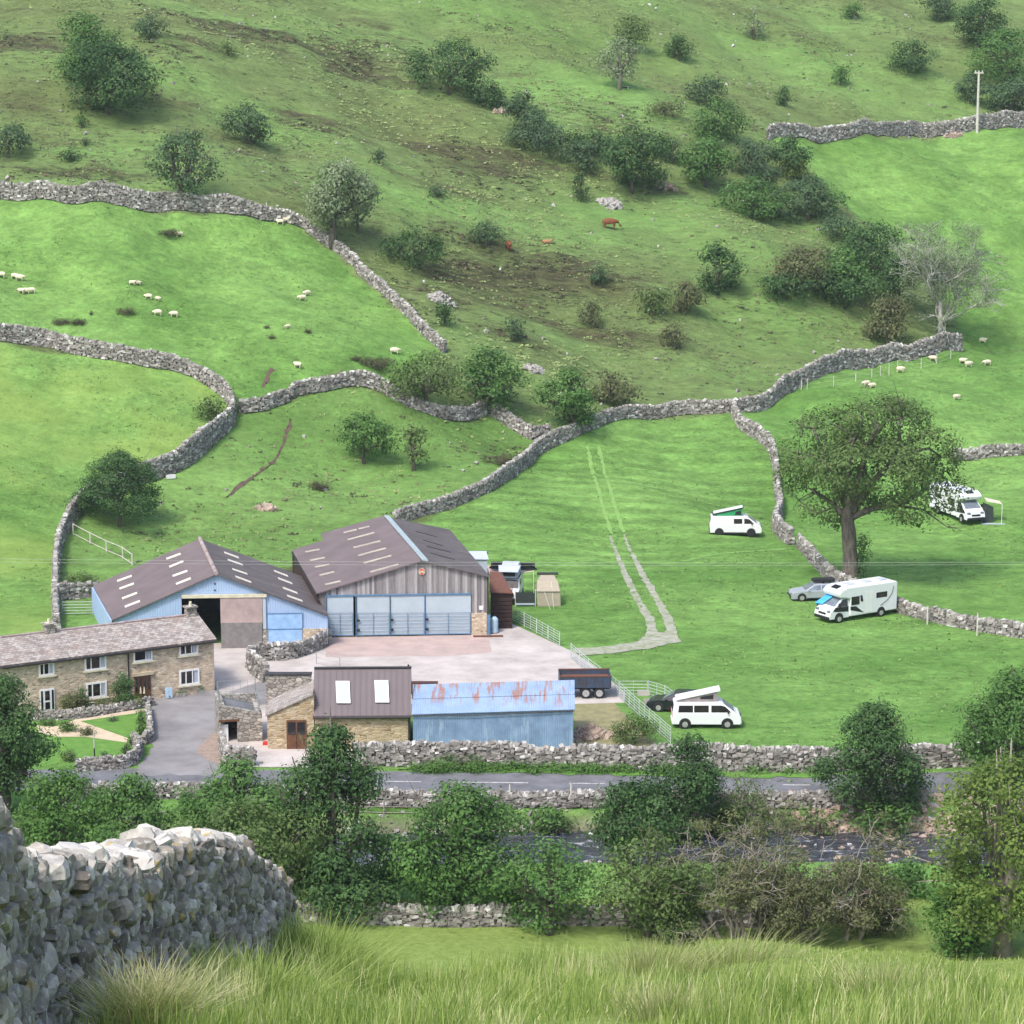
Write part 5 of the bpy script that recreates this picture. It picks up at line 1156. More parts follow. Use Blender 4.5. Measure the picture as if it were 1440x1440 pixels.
# timber barn
B0, B1 = INV(460, 896, 0), INV(690, 892.5, 0); f = Fr(B0, B1)
EL, AP, ER = onf(445, 835), onf(592.5, 789), onf(688, 811.5)
BRg = INV(539, 727, AP[2]); rd = BRg-AP; rdv = rd/np.linalg.norm(rd); rz = math.atan2(-rdv[0], rdv[1])
tb = thing('timber_barn', 'big barn with weathered board gable, brown roof and pale blue doors', 'barn', (B0[0], B0[1], 0), rz)
nL = roofplane(EL, AP, BRg); nR = roofplane(ER, AP, BRg); BRe = RP(632, 746, ER, nR)
pl = lambda px, py: RP(px, py, EL, nL)
ov = -rdv*.2
rl = MB().slab([EL+ov, AP+ov, pl(539, 727), pl(451, 752), pl(455.5, 761), pl(411, 775)], nL, 0, .1).build('roof', MT['roof_lit_slope'], tb, world=True)
rr = MB().slab([AP+ov, ER+ov, BRe, BRg], nR, 0, .095).build('roof', MT['roof_shaded_slope'], tb, world=True)
a = AP+ov; mb = MB(); sd = np.cross(nR, rdv); sd = sd if sd[0] > 0 else -sd
mb.slab([a+sd*.05, a+sd*.5, BRg+sd*.5, BRg+sd*.05], nR, .1, .22); mb.build('ridge_light', MT['ridge_metal'], rr, world=True)
strips(rl, [(107, 240, 178, 226), (130, 283, 205, 268), (155, 316, 228, 303), (178, 358, 252, 340), (207, 405, 285, 388), (300, 142, 366, 126), (376, 123, 430, 110), (320, 178, 455, 142), (350, 218, 487, 184), (375, 258, 514, 220), (402, 296, 542, 258), (435, 342, 577, 302)], EL+nL*.1, nL, rdv, 'skylight_old', 'skylight', 400, 710, 3.6, .5)
strips(rr, [(700, 178, 800, 207), (720, 210, 840, 240), (740, 245, 860, 277), (665, 135, 770, 162)], ER+nR*.095, nR, rdv, 'dark_metal', 'skylight', 400, 710, 3.6, .35)
uL, uA, uR = f.px(447, 860)[0], f.px(592.5, 800)[0], f.px(686, 850)[0]
dx0, dx1 = f.px(459, 865)[0], f.px(662, 862)[0]; dT = f.px(560, 836.5)[1]
gable(f, [(uL, EL[2]-.03), (uA, AP[2]-.06), (uR, ER[2]-.03)], (dx0, dx1, dT), -.3, .06).build('gable_boards', MT['old_boards'], tb, world=True)
mb = MB(); BLe = pl(411, 775); bl2 = pl(451, 752)
for a, b_, sg in ((EL, BLe, 1), (ER, BRe, -1)):
    mb.slab([np.array([a[0], a[1], -.5]), np.array([b_[0], b_[1], -.5]), b_-z_*.03, a-z_*.03], (f.e[0]*sg, f.e[1]*sg, 0), .05, .17)
mb.slab([np.array([BLe[0], BLe[1], -.5]), np.array([BRe[0], BRe[1], -.5]), BRe-z_*.3, BRg-z_*.4, BLe-z_*.1], (-f.n[0], -f.n[1], 0), .1, .2)
mb.build('side_wall', MT['brown_wood'], tb, world=True)
n3 = (f.n[0], f.n[1], 0)
for xa, xb, ga in ((460, 497, 0), (502, 548, 1), (549.5, 597, 1), (598.5, 662, 1)):
    ym = 838.5-(xa-460)*.022
    d = fbox('door', 'door_blue', tb, (xa, ym, xb, 893-(xa-460)*.028), -.02, .05, zb=.08)
    x0, x1 = f.px(xa, 880)[0], f.px(xb, 880)[0]; mb = MB()
    zt = f.px(xa, 862)[1]
    for k in range(7):
        z = .15+(zt-.15)*k/6; mb.tube([f.W(x0+.04, -.1, z), f.W(x1-.04, -.1, z)], .018 if k else .04, 6)
    for u in (0, .5, 1): 
        xx = x0+.05+(x1-x0-.1)*u; mb.tube([f.W(xx, -.1, .1), f.W(xx, -.1, zt)], .022, 6)
    mb.build('gate', MT['blue_frame'], d, world=True)
    x0 -= .07; MB().slab([f.W(x0-.03, 0, 0), f.W(x0+.04, 0, 0), f.W(x0+.04, 0, dT), f.W(x0-.03, 0, dT)], n3, -.12, .02).build('door_post', MT['blue_frame'], tb, world=True)
    if ga:
        for z in (.5, 1.3): MB().slab([f.W(x0+.06, 0, z), f.W(x0+.3, 0, z), f.W(x0+.3, 0, z+.16), f.W(x0+.06, 0, z+.16)], n3, -.2, -.13).build('hinge', MT['plastic_black'], tb, world=True)
MB().slab([f.W(dx0, 0, dT-.05), f.W(dx1, 0, dT-.05), f.W(dx1, 0, dT+.06), f.W(dx0, 0, dT+.06)], n3, -.1, .05).build('door_header', MT['blue_frame'], tb, world=True)
fbox('plinth', 'house_stone', tb, (663, 862, 684.5, 892), -.07, .05, zb=-.3); fbox('corner_post', 'blue_frame', tb, (684.8, 864, 689.5, 892), -.1, .1, zb=-.1)
fbox('notice', 'white_paint', tb, (674, 852, 679.5, 857.5), .0, .05)
x0, x1, z0, z1 = f.rect(588.5, 797.5, 598, 810); c = f.W((x0+x1)/2, .03, (z0+z1)/2)
def disc(c, r, t0, t1, seg=20, half=None):
    a = [2*math.pi*i/seg for i in range(seg)] if not half else [math.pi*i/seg*1.0+(0 if half > 0 else math.pi) for i in range(seg+1)]
    return [np.array([c[0]+f.e[0]*r*math.cos(q), c[1]+f.e[1]*r*math.cos(q), c[2]+r*math.sin(q)]) for q in a]
sg = MB().slab(disc(c, .27, 0, 0), n3, -.07, -.02).build('round_sign', MT['cream'], tb, world=True)
MB().slab(disc(c, .23, 0, 0, 14, 1), n3, -.085, -.072).slab(disc(c-z_*.1, .14, 0, 0, 14, -1), n3, -.085, -.072).build('sign_motif', MT['sign_red'], sg, world=True)
MB().slab([c+np.array([f.e[0]*a, f.e[1]*a, b_]) for a, b_ in ((-.19, -.0), (.19, -.0), (.19, .08), (-.19, .08))], n3, -.1, -.087).build('sign_band', MT['cream'], sg, world=True)
MB().tube([EL-rdv*.1-z_*.1, pl(411, 775)-z_*.1], .09, 6).build('gutter', MT['plastic_black'], tb, world=True)
q0 = EL-z_*.15; MB().tube([q0, q0+np.array([.3, -.15, -.7]), np.array([q0[0]+.45, q0[1]-.15, 0])], .07, 6).build('downpipe', MT['plastic_black'], tb, world=True)
# rusty lean-to on the right of the timber barn
p = INV(690, 884, 0); o = thing('tin_lean_to', 'dark slatted lean-to with rusty tin roof beside the timber barn', 'shed', p, 0)
s = 1/PPM(p); W_ = 30*s; Hh = 51*s/cT
mb = MB()
for k in range(9): mb.box((W_/2, 0, .12+k*Hh/9), (W_, .05, Hh/9*.82))
mb.box((W_/2, .08, Hh/2), (W_, .04, Hh)).box((W_, 1.6, Hh/2), (.06, 3.2, Hh)).box((W_*.38, -.05, Hh/2), (.1, .06, Hh)); mb.build('slatted_wall', MT['brown_wood'], o)
MB().slab([(-.1, -.2, Hh+.02), (W_+.1, -.2, Hh-.05), (W_*.45, 4.2, Hh+.75), (-.1, 4.2, Hh+.8)], (0, 0, 1), 0, .06).build('roof', MT['rust'], o)
p = INV(695, 890, 0); o = thing('water_tank', 'pale blue upright tank at the corner of the timber barn', 'tank', p); MB().cyl((0, 0, .62), .32, 1.15, seg=16).cyl((0, 0, 1.28), .3, .16, seg=16, r2=.14).build('body', MT['pale_blue'], o, smooth=False, bevel=.03); MB().cyl((0, 0, .03), .36, .08, seg=14).build('base', MT['rust'], o)
p = INV(690, 896, 0); o = thing('timber_beam', 'reddish timber lying on the concrete by the barn corner', 'beam', p); MB().box((-.2, 0, .08), (2.4, .16, .16), rz=.05).build('beam_wood', MT['rust'], o, bevel=.01)
# grey gabled roof of a trailer behind the timber barn
p = G(676, 812); o = thing('trailer_tent', 'grey topped trailer awning behind the timber barn roof', 'awning', p, 0)
MB().slab([(-1.4, 0, 0), (.6, 0, 0), (.6, 0, 1.6), (-1.2, 0, 1.6)], (0, 1, 0), 0, 2.2).build('body', MT['canvas_grey'], o); MB().slab([(-1.5, -.1, 1.62), (.7, -.1, 1.62), (.5, 1.1, 2.1), (-1.3, 1.1, 2.1)], (0, 0, 1), 0, .05).slab([(-1.5, 2.3, 1.62), (.7, 2.3, 1.62), (.5, 1.11, 2.1), (-1.3, 1.11, 2.1)], (0, 0, 1), 0, .05).build('roof', MT['canvas_grey'], o)
# --- stone garage
C0, C1 = INV(443, 1053, 0), INV(577, 1052, 0); f = Fr(C0, C1)
ga = thing('stone_garage', 'low tan stone outbuilding with brown seamed metal roof and two skylights', 'outbuilding', (C0[0], C0[1], 0), f.rz)
L_ = f.L; ze = f.px(505, 1006)[1]; hd = 2.7; zr = TOPZ(f.W(3, hd, 0)[1], 941)
mb = MB(); mb.box((L_/2, .2, ze/2-.25), (L_-.06, .4, ze+.4))
mb.box((L_/2, 2*hd-.2, ze/2-.25), (L_-.06, .4, ze+.4))
for x_ in (0.03, L_-.43): mb.slab([(x_, .4, -.45), (x_, 2*hd-.4, -.45), (x_, 2*hd-.4, ze), (x_, hd, zr-.15), (x_, .4, ze)], (1, 0, 0), 0, .4)
mb.build('wall', MT['garage_stone'], ga)
xl, xr = f.px(436, 941, hd)[0], f.px(569, 941, hd)[0]
mb = MB().slab([(-.1, -.25, ze-.05), (L_+.08, -.25, ze-.05), (L_+.08, hd, zr), (-.1, hd, zr)], (0, 0, 1), 0, .1).slab([(-.1, 2*hd+.2, ze), (L_+.08, 2*hd+.2, ze), (L_+.08, hd+.003, zr), (-.1, hd+.003, zr)], (0, 0, 1), 0, .1)
gr = mb.build('roof', MT['roof_seam'], ga)
mb = MB(); k = 0.2
while k < L_: mb.slab([(k-.015, -.25, ze-.05), (k+.015, -.25, ze-.05), (k+.015, hd, zr), (k-.015, hd, zr)], (0, 0, 1), .1, .125); k += .42
mb.build('seam', MT['roof_seam'], gr); MB().box((L_/2, hd, zr+.12), (L_+.2, .3, .08)).build('ridge_cap', MT['dark_metal'], gr)
n_ = np.cross(np.array([1, 0, 0]), np.array([0, hd+.25, zr-ze+.05])); n_ /= np.linalg.norm(n_)
for bx in ((472.5, 959, 492.5, 990), (527, 958, 547, 989)):
    nW = np.array([f.e[0]*n_[0]+f.n[0]*n_[1], f.e[1]*n_[0]+f.n[1]*n_[1], n_[2]]); P0 = f.W(0, -.25, ze+.07)
    q = [RP(a, b_, P0, nW) for a, b_ in ((bx[0]+1, bx[3]), (bx[2]+.5, bx[3]), (bx[2]-1, bx[1]), (bx[0]-.5, bx[1]))]
    sk = MB().slab(q, nW, .05, .13).build('skylight', MT['white_paint'], gr, world=True)
    ins = [v*.9+sum(q)/4*.1 for v in q]; MB().slab(ins, nW, .132, .14).build('pane', MT['canvas_grey'], sk, world=True)
MB().tube([(-.1, -.32, ze-.08), (L_+.1, -.32, ze-.08)], .07, 6).build('gutter', MT['plastic_black'], ga); MB().tube([(L_-.1, -.1, ze-.1), (L_-.1, -.06, .0)], .05, 6).build('downpipe', MT['plastic_black'], ga)
xx = f.px(574.5, 950, hd+.5)[0]; MB().tube([(xx, hd+.6, zr-1.2), (xx, hd+.6, zr+.15)], .07, 8).build('flue', MT['plastic_black'], ga)
# lean-to end with the brown door
o = thing('stone_lean_to', 'small tan stone lean-to with double brown door, left of the brown roof', 'outbuilding', f.W(0, -.05, 0), f.rz)
x0 = f.px(376, 1030, -.05)[0]; z0, z1 = f.px(376, 1005, -.05)[1], f.px(443, 975, -.05)[1]
MB().slab([(x0, 0, -.3), (-.03, 0, -.3), (-.03, 0, z1-.12), (x0, 0, z0-.12)], (0, 1, 0), 0, 3.6).build('wall', MT['garage_stone'], o)
MB().slab([(x0-.12, -.12, z0-.11), (-.1, -.12, z1-.11), (-.1, 3.8, z1-.11), (x0-.12, 3.8, z0-.11)], (0, 0, 1), 0, .12).build('roof', MT['stone_slate'], o)
r = f.rect(403, 1012.5, 431, 1047, -.05); dd = MB(); x0, x1, zz0, zz1 = r; zz0 = .03
fr_ = MB().box(((x0+x1)/2, -.03, (zz0+zz1)/2), (x1-x0, .08, zz1-zz0)).build('double_door', MT['wood_brown'], o)
for a in (.06, .53): MB().box((x0+(x1-x0)*(a+.205), -.08, zz0+(zz1-zz0)*.72), ((x1-x0)*.38, .02, (zz1-zz0)*.42)).build('pane', MT['glass'], fr_)
MB().box(((x0+x1)/2, -.085, .55), (.05, .02, 1.0)).build('door_strip', MT['brown_wood'], fr_)
p = INV(373, 1048, 0); t = thing('red_can', 'small red container on the ground by the lean-to corner', 'container', p); MB().box((0, 0, .14), (.34, .22, .26)).build('body', MT['red_plastic'], t, bevel=.04); MB().tube([(-.1, 0, .26), (-.06, 0, .34), (.06, 0, .34), (.1, 0, .26)], .02, 5).build('handle', MT['red_plastic'], t)
# roofless stone outhouse
Q0, Q1 = INV(309, 1045, 0), INV(369, 1042, 0); f = Fr(Q0, Q1)
o = thing('stone_outhouse', 'small dark grey stone outhouse with an open doorway', 'outbuilding', (Q0[0], Q0[1], 0), f.rz)
L_ = f.L; zl, zr_ = f.px(312, 992)[1], f.px(366, 1003)[1]; xa, xb, _, zd = f.rect(311, 1015, 334, 1040)
mb = MB(); Z_ = lambda u: zl+(zr_-zl)*u/L_
mb.slab([(0, 0, -.2), (xa, 0, -.2), (xa, 0, Z_(xa)), (0, 0, Z_(0))], (0, 1, 0), 0, .4); mb.slab([(xa, 0, zd), (xb, 0, zd), (xb, 0, Z_(xb)), (xa, 0, Z_(xa))], (0, 1, 0), 0, .4); mb.slab([(xb, 0, -.2), (L_, 0, -.2), (L_, 0, Z_(L_)), (xb, 0, Z_(xb))], (0, 1, 0), 0, .4)
for x_ in (0, L_-.4): mb.slab([(x_, .4, -.2), (x_, 3.2, -.2), (x_, 3.2, Z_(x_)+.1), (x_, .4, Z_(x_))], (1, 0, 0), 0, .4)
mb.box((L_/2, 3.4, zl/2-.1), (L_, .4, zl)); mb.build('wall', MT['grey_stone'], o)
MB().slab([(.05, .1, zl-.25), (L_-.05, .1, zr_-.25), (L_-.05, 3.3, zr_-.2), (.05, 3.3, zl-.2)], (0, 0, 1), 0, .1).build('roof', MT['asphalt'], o)
MB().box(((xa+xb)/2, .05, zd+.08), (xb-xa+.3, .14, .16)).build('lintel', MT['wood_brown'], o); MB().box((xa+(xb-xa)*.2, .3, zd*.42), ((xb-xa)*.5, .05, zd*.8)).build('door_leaf', MT['white_paint'], o)
def railing(label, name, cat, pts, h, mat, rails=3, post=1.4, world=True, group=None, r=.02, mesh=0, z=None, panel=2.4, pr=.035):
    """pts world xyz along the ground"""
    P = [np.array(p, float) for p in pts]; o = thing(name, label, cat, P[0], 0, group); O = P[0]
    d = np.r_[0, np.cumsum([np.linalg.norm(b-a) for a, b in zip(P, P[1:])])]; L_ = d[-1]; at = lambda q: np.array([np.interp(q, d, [p[k] for p in P]) for k in range(3)])-O
    npn = max(1, round(L_/panel)); st = L_/npn
    for k in range(npn):
        a, b = at(k*st+.05), at((k+1)*st-.05); mb = MB()
        for i in range(rails): zz = np.array([0, 0, .12+(h-.12)*i/(rails-1)]); mb.tube([a+zz, b+zz], r, 5)
        if mesh:
            for j in range(mesh+1): c = a+(b-a)*j/mesh; mb.tube([c+np.array([0, 0, .1]), c+np.array([0, 0, h])], r*.9, 4)
        mb.build('panel', mat, o)
    for k in range(npn+1):
        c = at(min(k*st, L_)); MB().tube([c-np.array([0, 0, .3]), c+np.array([0, 0, h+.06])], pr, 6).build('post', mat, o)
    return o
zt = zl
railing('thin grey railing around the top of the dark stone outhouse', 'railing', 'railing', [f.W(0, .2, zl-.1), f.W(L_*.5, .2, (zl+zr_)/2-.1), f.W(L_-.1, .2, zr_-.1), f.W(L_-.1, 3., zr_-.1)], 1.0, MT['galv'], 3, group=None, r=.012, mesh=5, pr=.025)
railing('thin railing above the driveway behind the dark outhouse', 'railing', 'railing', [f.W(.1, .6, zl-.1), f.W(.1, 3.2, zl), f.W(L_-.1, 3.4, zl)], .9, MT['galv'], 3, r=.012, mesh=5, pr=.025)
# grey retaining wall with dark coping behind the lean-to
a, b = INV(374, 1003, 0), INV(438, 1003, 0); f = Fr(a, b); o = thing('yard_wall', 'grey stone retaining wall with dark coping behind the lean-to', 'wall', (a[0], a[1], 0), f.rz); zt = TOPZ(a[1], 948)
MB().box((f.L/2, .3, zt/2-.2), (f.L, .6, zt+.2)).build('stonework', MT['grey_stone'], o); MB().box((f.L/2, .3, zt-.04), (f.L+.1, .72, .1)).build('coping', MT['dark_metal'], o)
railing('thin bent rail fence at the end of the pen wall', 'railing', 'railing', [INV(445, 934, 0), INV(462, 936, 0), INV(478, 943, 0)], 1.0, MT['galv'], 3, r=.015, pr=.03)
# --- blue tin shed
S0, S1 = INV(581, 1054, 0), INV(806, 1055, 0); f = Fr(S0, S1)
bs_ = thing('blue_tin_shed', 'pale blue corrugated tin shed with rust streaks along its roof', 'shed', (S0[0], S0[1], 0), f.rz)
L_ = f.L; zeL, zeR = f.px(584, 1005)[1], f.px(804, 998)[1]; hd = 2.9; zrL, zrR = TOPZ(f.W(0, hd, 0)[1], 964.5), TOPZ(f.W(L_, hd, 0)[1], 958)
mb = MB(); mb.slab([(0, 0, -.3), (L_, 0, -.3), (L_, 0, zeR), (0, 0, zeL)], (0, 1, 0), 0, .08); mb.slab([(0, 2*hd, -.3), (L_, 2*hd, -.3), (L_, 2*hd, zeR), (0, 2*hd, zeL)], (0, -1, 0), 0, .08)
mb.slab([(0, .08, -.3), (0, 2*hd-.08, -.3), (0, 2*hd-.08, zeL), (0, hd, zrL), (0, .08, zeL)], (1, 0, 0), .0, .08); mb.slab([(L_, .08, -.3), (L_, 2*hd-.08, -.3), (L_, 2*hd-.08, zeR), (L_, hd, zrR), (L_, .08, zeR)], (-1, 0, 0), .0, .08)
mb.build('wall', MT['blue_shed_wall'], bs_)
mb = MB(); mb.slab([(-.1, -.12, zeL+.0), (L_+.1, -.12, zeR+.0), (L_+.1, hd, zrR), (-.1, hd, zrL)], (0, 0, 1), .02, .07).slab([(-.1, 2*hd+.12, zeL), (L_+.1, 2*hd+.12, zeR), (L_+.1, hd+.003, zrR), (-.1, hd+.003, zrL)], (0, 0, 1), .02, .07)
mb.slab([(-.08, hd*.48, zeL+(zrL-zeL)*.5+.02), (L_+.08, hd*.48, zeR+(zrR-zeR)*.5+.02), (L_+.08, hd, zrR), (-.08, hd, zrL)], (0, 0, 1), .071, .1)
mb.build('roof', MT['shed_roof'], bs_)
MB().tube([(-.1, -.15, zeL-.02), (L_*.35, -.15, zeL+(zeR-zeL)*.2-.1), (L_+.1, -.15, zeR-.02)], .035, 6).build('eave_flashing', MT['dark_metal'], bs_)
# red-brown trough roof behind the shed
p = INV(594, 1000, 0); hz_ = TOPZ(203.5, 960); o = thing('feed_rack', 'reddish brown low roofed rack between garage and blue shed', 'rack', (p[0], 203.5, 0)); MB().box((0, 0, hz_), (2.1, .5, .12)).build('top', MT['red_brown'], o)
for a in (-.85, .85): MB().box((a, 0, hz_/2), (.08, .08, hz_)).build('leg', MT['red_brown'], o)
# --- fences
def gp(pts, z=0): return [INV(a, b, z) for a, b in pts]
railing('galvanised hurdle fence beside the concrete behind the timber barn', 'hurdle_fence', 'fence', gp([(720, 873), (752, 889), (787, 909)]), 1.15, MT['galv_light'], 6, group='metal hurdle fences', r=.02, mesh=2, panel=2.5)
railing('long galvanised hurdle fence running from the field entrance past the trailer', 'hurdle_fence', 'fence', gp([(803, 926), (830, 950), (858, 970), (893, 1002), (943, 1046)]), 1.2, MT['galv_light'], 6, group='metal hurdle fences', r=.022, mesh=2, panel=2.6)
railing('hurdle fence turning across the grass above the black car', 'hurdle_fence', 'fence', gp([(870, 978), (905, 978), (925, 978), (950, 995)]), 1.1, MT['galv_light'], 5, group='metal hurdle fences', r=.02, mesh=2, panel=2.4)
railing('pale wooden rail fence behind the blue barn, below the hawthorn', 'rail_fence', 'fence', [G(a, b) for a, b in ((103, 752), (128, 765), (146, 774), (171, 784), (186, 795))], 1.0, MT['post_pale'], 2, r=.035, panel=2.2, pr=.06)
railing('metal gate fence at the left wall behind the farmhouse', 'field_gate', 'gate', [G(88, 865), G(112, 864), G(136, 864)], 1.1, MT['galv'], 5, r=.03, panel=3)
railing('small hill gate between two wall ends', 'field_gate', 'gate', [G(679, 583), G(692, 585)], 1.3, MT['galv'], 5, r=.03, panel=4)
railing('sheep netting fence on thin posts below the long middle wall', 'wire_fence', 'fence', [G(a, b) for a, b in ((1135, 548), (1161, 544), (1187, 542), (1222, 534), (1262, 520), (1300, 518), (1337, 504))], 1.1, MT['post_pale'], 3, r=.008, panel=3.0, pr=.05)
railing('wooden rail fence under the low road wall at the tall dark tree', 'rail_fence', 'fence', [G(a, b) for a, b in ((420, 1142), (490, 1144), (560, 1146), (600, 1146))], .9, MT['post_wood'], 3, r=.03, panel=2.5, pr=.06)
for i, (lb, a, b, t_) in enumerate((('thin post at the near-bank wall, left of centre', 561, 1300, 1262), ('thin post standing at the low road wall, centre', 717, 1136, 1102), ('thin post standing at the low road wall, right of the centre post', 803, 1136, 1100), ('pale post in the wall behind the motorhome, left one', 1304, 878, 852), ('pale post in the wall behind the motorhome, right one', 1374, 894, 862),
    ('white marker standing beside the long middle wall', 1127, 548, 534), ('wooden post on the wall top near the upper left corner tree', 375, 304, 284))):
    p = G(a, b); h = TOPZ(p[1], t_)-p[2]; o = thing('post', lb, 'post', p, 0, 'single posts by the walls'); MB().tube([(0, 0, -.3), (0, 0, h)], .07, 6).build('shaft', MT['post_pale'], o); MB().cyl((0, 0, h+.02), .085, .05, seg=8).build('cap', MT['post_wood'], o)
p = G(1374, 186); h = TOPZ(p[1], 101)-p[2]; o = thing('telegraph_pole', 'pale telegraph pole with crossbar at the highest wall', 'telegraph pole', p)
MB().tube([(0, 0, -.5), (0, 0, h)], [.2, .15], 8).build('pole', MT['post_pale'], o); MB().box((0, 0, h-.15), (1.3, .16, .16)).build('crossbar', MT['post_pale'], o)
for a in (-.5, 0, .5): MB().cyl((a, 0, h+.05), .06, .25, seg=6).build('insulator', MT['white_paint'], o)
for i, (lb, y1, y2, dz) in enumerate((('upper of two thin cables crossing in front of the barns', 784, 791, 0), ('lower of two thin cables crossing in front of the barns', 789, 794, 1))):
    o = thing('power_line', lb, 'cable', (0, 212+dz, 0), 0, 'overhead cables'); yy = 212+dz; Z1, Z2 = TOPZ(yy, y1), TOPZ(yy, y2); mb = MB(); P = [(x_, 0, Z1+(Z2-Z1)*(x_+60)/120-.4*(1-(x_/60)**2)+.4*.5) for x_ in np.linspace(-90, 90, 25)]
    mb.tube(P, .008, 4).build('cable', MT['wire'], o)
# rocks
def rock_pile(name, label, cat, cx, cy, wpx, hpx, n, size, mat, seed, kind=None, group=None, tall=.5, zoff=0.):
    rs = np.random.RandomState(seed); b = G(cx, cy); s = 1/PPM(b); w_, h_ = wpx*s, hpx*s
    u = rs.normal(0, .45, (n, 2)); u = np.clip(u, -1, 1); P = np.stack([u[:, 0]*w_/2, u[:, 1]*w_*.35, np.zeros(n)], -1)
    g = tz(P[:, 0]+b[0], P[:, 1]+b[1])-b[2]; P[:, 2] = g+rs.uniform(0, 1, n)*h_*tall*np.clip(1-np.hypot(u[:, 0], u[:, 1]), 0, 1)
    S = size*rs.uniform(.5, 1.4, (n, 3))*np.array([1.2, 1, .7]); V, F = stones(P, S, frames(rs.normal(0, 1, (n, 3))*np.array([1, 1, .2]), rs, .4), rs, .3)
    o = link(name, npmesh(name, V, [F], MT[mat], False)); o.location = tuple(b); return tag(o, label, cat, group, kind)
rock_pile('rock_outcrop', 'pale grey rock outcrop under the big dark round bush', 'rock', 856, 286, 30, 18, 90, .5, 'rock', 1, group='limestone outcrops', tall=.35)
rock_pile('rock_outcrop', 'two-part pale outcrop beside the small dark bush near centre', 'rock', 622, 424, 34, 26, 70, .45, 'rock', 2, group='limestone outcrops')
rock_pile('rock_outcrop', 'pale outcrop right of the paired wall-side trees', 'rock', 752, 520, 28, 14, 70, .45, 'rock', 3, group='limestone outcrops', tall=.3)
rock_pile('rock_outcrop', 'scree patch right of the big dark round bush', 'rock', 934, 262, 36, 18, 80, .35, 'rock_tan', 4, group='limestone outcrops', tall=.3)
rock_pile('rock_outcrop', 'pale earthy scar below the spiky greyish bush', 'rock', 704, 158, 22, 12, 30, .5, 'rock_tan', 5, group='limestone outcrops', tall=.3)
rock_pile('rock_outcrop', 'flat pale stones in the enclosure above the blue barn', 'rock', 374, 716, 26, 8, 16, .6, 'rock_tan', 6, group='limestone outcrops', tall=.3)
rock_pile('fallen_stones', 'fallen wall stones at the broken spot left of the telegraph pole', 'rubble', 1340, 190, 26, 8, 40, .45, 'rock_tan', 7, tall=.6)
rock_pile('rubble_heap', 'heap of tan building stone beside the blue shed', 'rubble', 828, 1036, 56, 34, 260, .42, 'rock_tan', 8, tall=.5)
rs = np.random.RandomState(4)
def shingle():
    rs = np.random.RandomState(44); n = 2600; x = np.concatenate([rs.uniform(-60, 60, 1500), rs.uniform(18, 34, n-1500)]); sd = rs.choice([-1, 1], n)
    y = river_y(x)+np.where(sd > 0, rs.normal(5.0, 1.0, n), rs.normal(-5.0, .7, n)); y[1500:] = river_y(x[1500:])+rs.normal(5.0, 1.2, n-1500); mid = rs.rand(n) < .06; y[mid] = river_y(x[mid])+rs.uniform(-3, 3, mid.sum())
    z = np.maximum(tz(x, y), -1.65); S = np.clip(rs.lognormal(-1.6, .4, (n, 1)), 0, .5)*rs.uniform(.7, 1.3, (n, 3))*np.array([1.2, 1, .6]); V, F = stones(np.stack([x, y, z], -1), S, frames(rs.normal(0, 1, (n, 3))*np.array([1, 1, .1]), rs, .3), rs, .28)
    V2, F2 = V[1500*8:], F[:(n-1500)*6]; tag(link('bank_stones', npmesh('bank_stones', V2, [F2], MT['rock_tan'])), 'reddish tan stones on the far river bank at right', 'stones', kind='stuff'); V, F, n = V[:1500*8], F[:1500*6], 1500
    tag(link('river_stones', npmesh('river_stones', V, [F], MT['dry_stone'], False, {'tint': ('FACE', np.repeat(rs.uniform(.2, 1, n), 6))})), 'pale boulders and shingle along the river', 'stones', kind='stuff')
    n = 420; x = rs.uniform(-78, 78, n); y = rs.uniform(265, 450, n); keep = ~(inpoly(x, y, P_F1) | inpoly(x, y, P_F2) | inpoly(x, y, P_F4) | inpoly(x, y, P_F6)); x, y = x[keep], y[keep]; n = len(x)
    S = np.clip(rs.lognormal(-1.5, .35, (n, 1)), 0, .4)*rs.uniform(.7, 1.3, (n, 3)); V, F = stones(np.stack([x, y, tz(x, y)+.05], -1), S, frames(rs.normal(0, 1, (n, 3))*np.array([1, 1, .1]), rs, .3), rs, .28)
    tag(link('hill_stones', npmesh('hill_stones', V, [F], MT['dry_stone'], False, {'tint': ('FACE', np.repeat(rs.uniform(.5, 1, n), 6))})), 'small pale stones scattered over the rough hillside', 'stones', kind='stuff')
shingle()
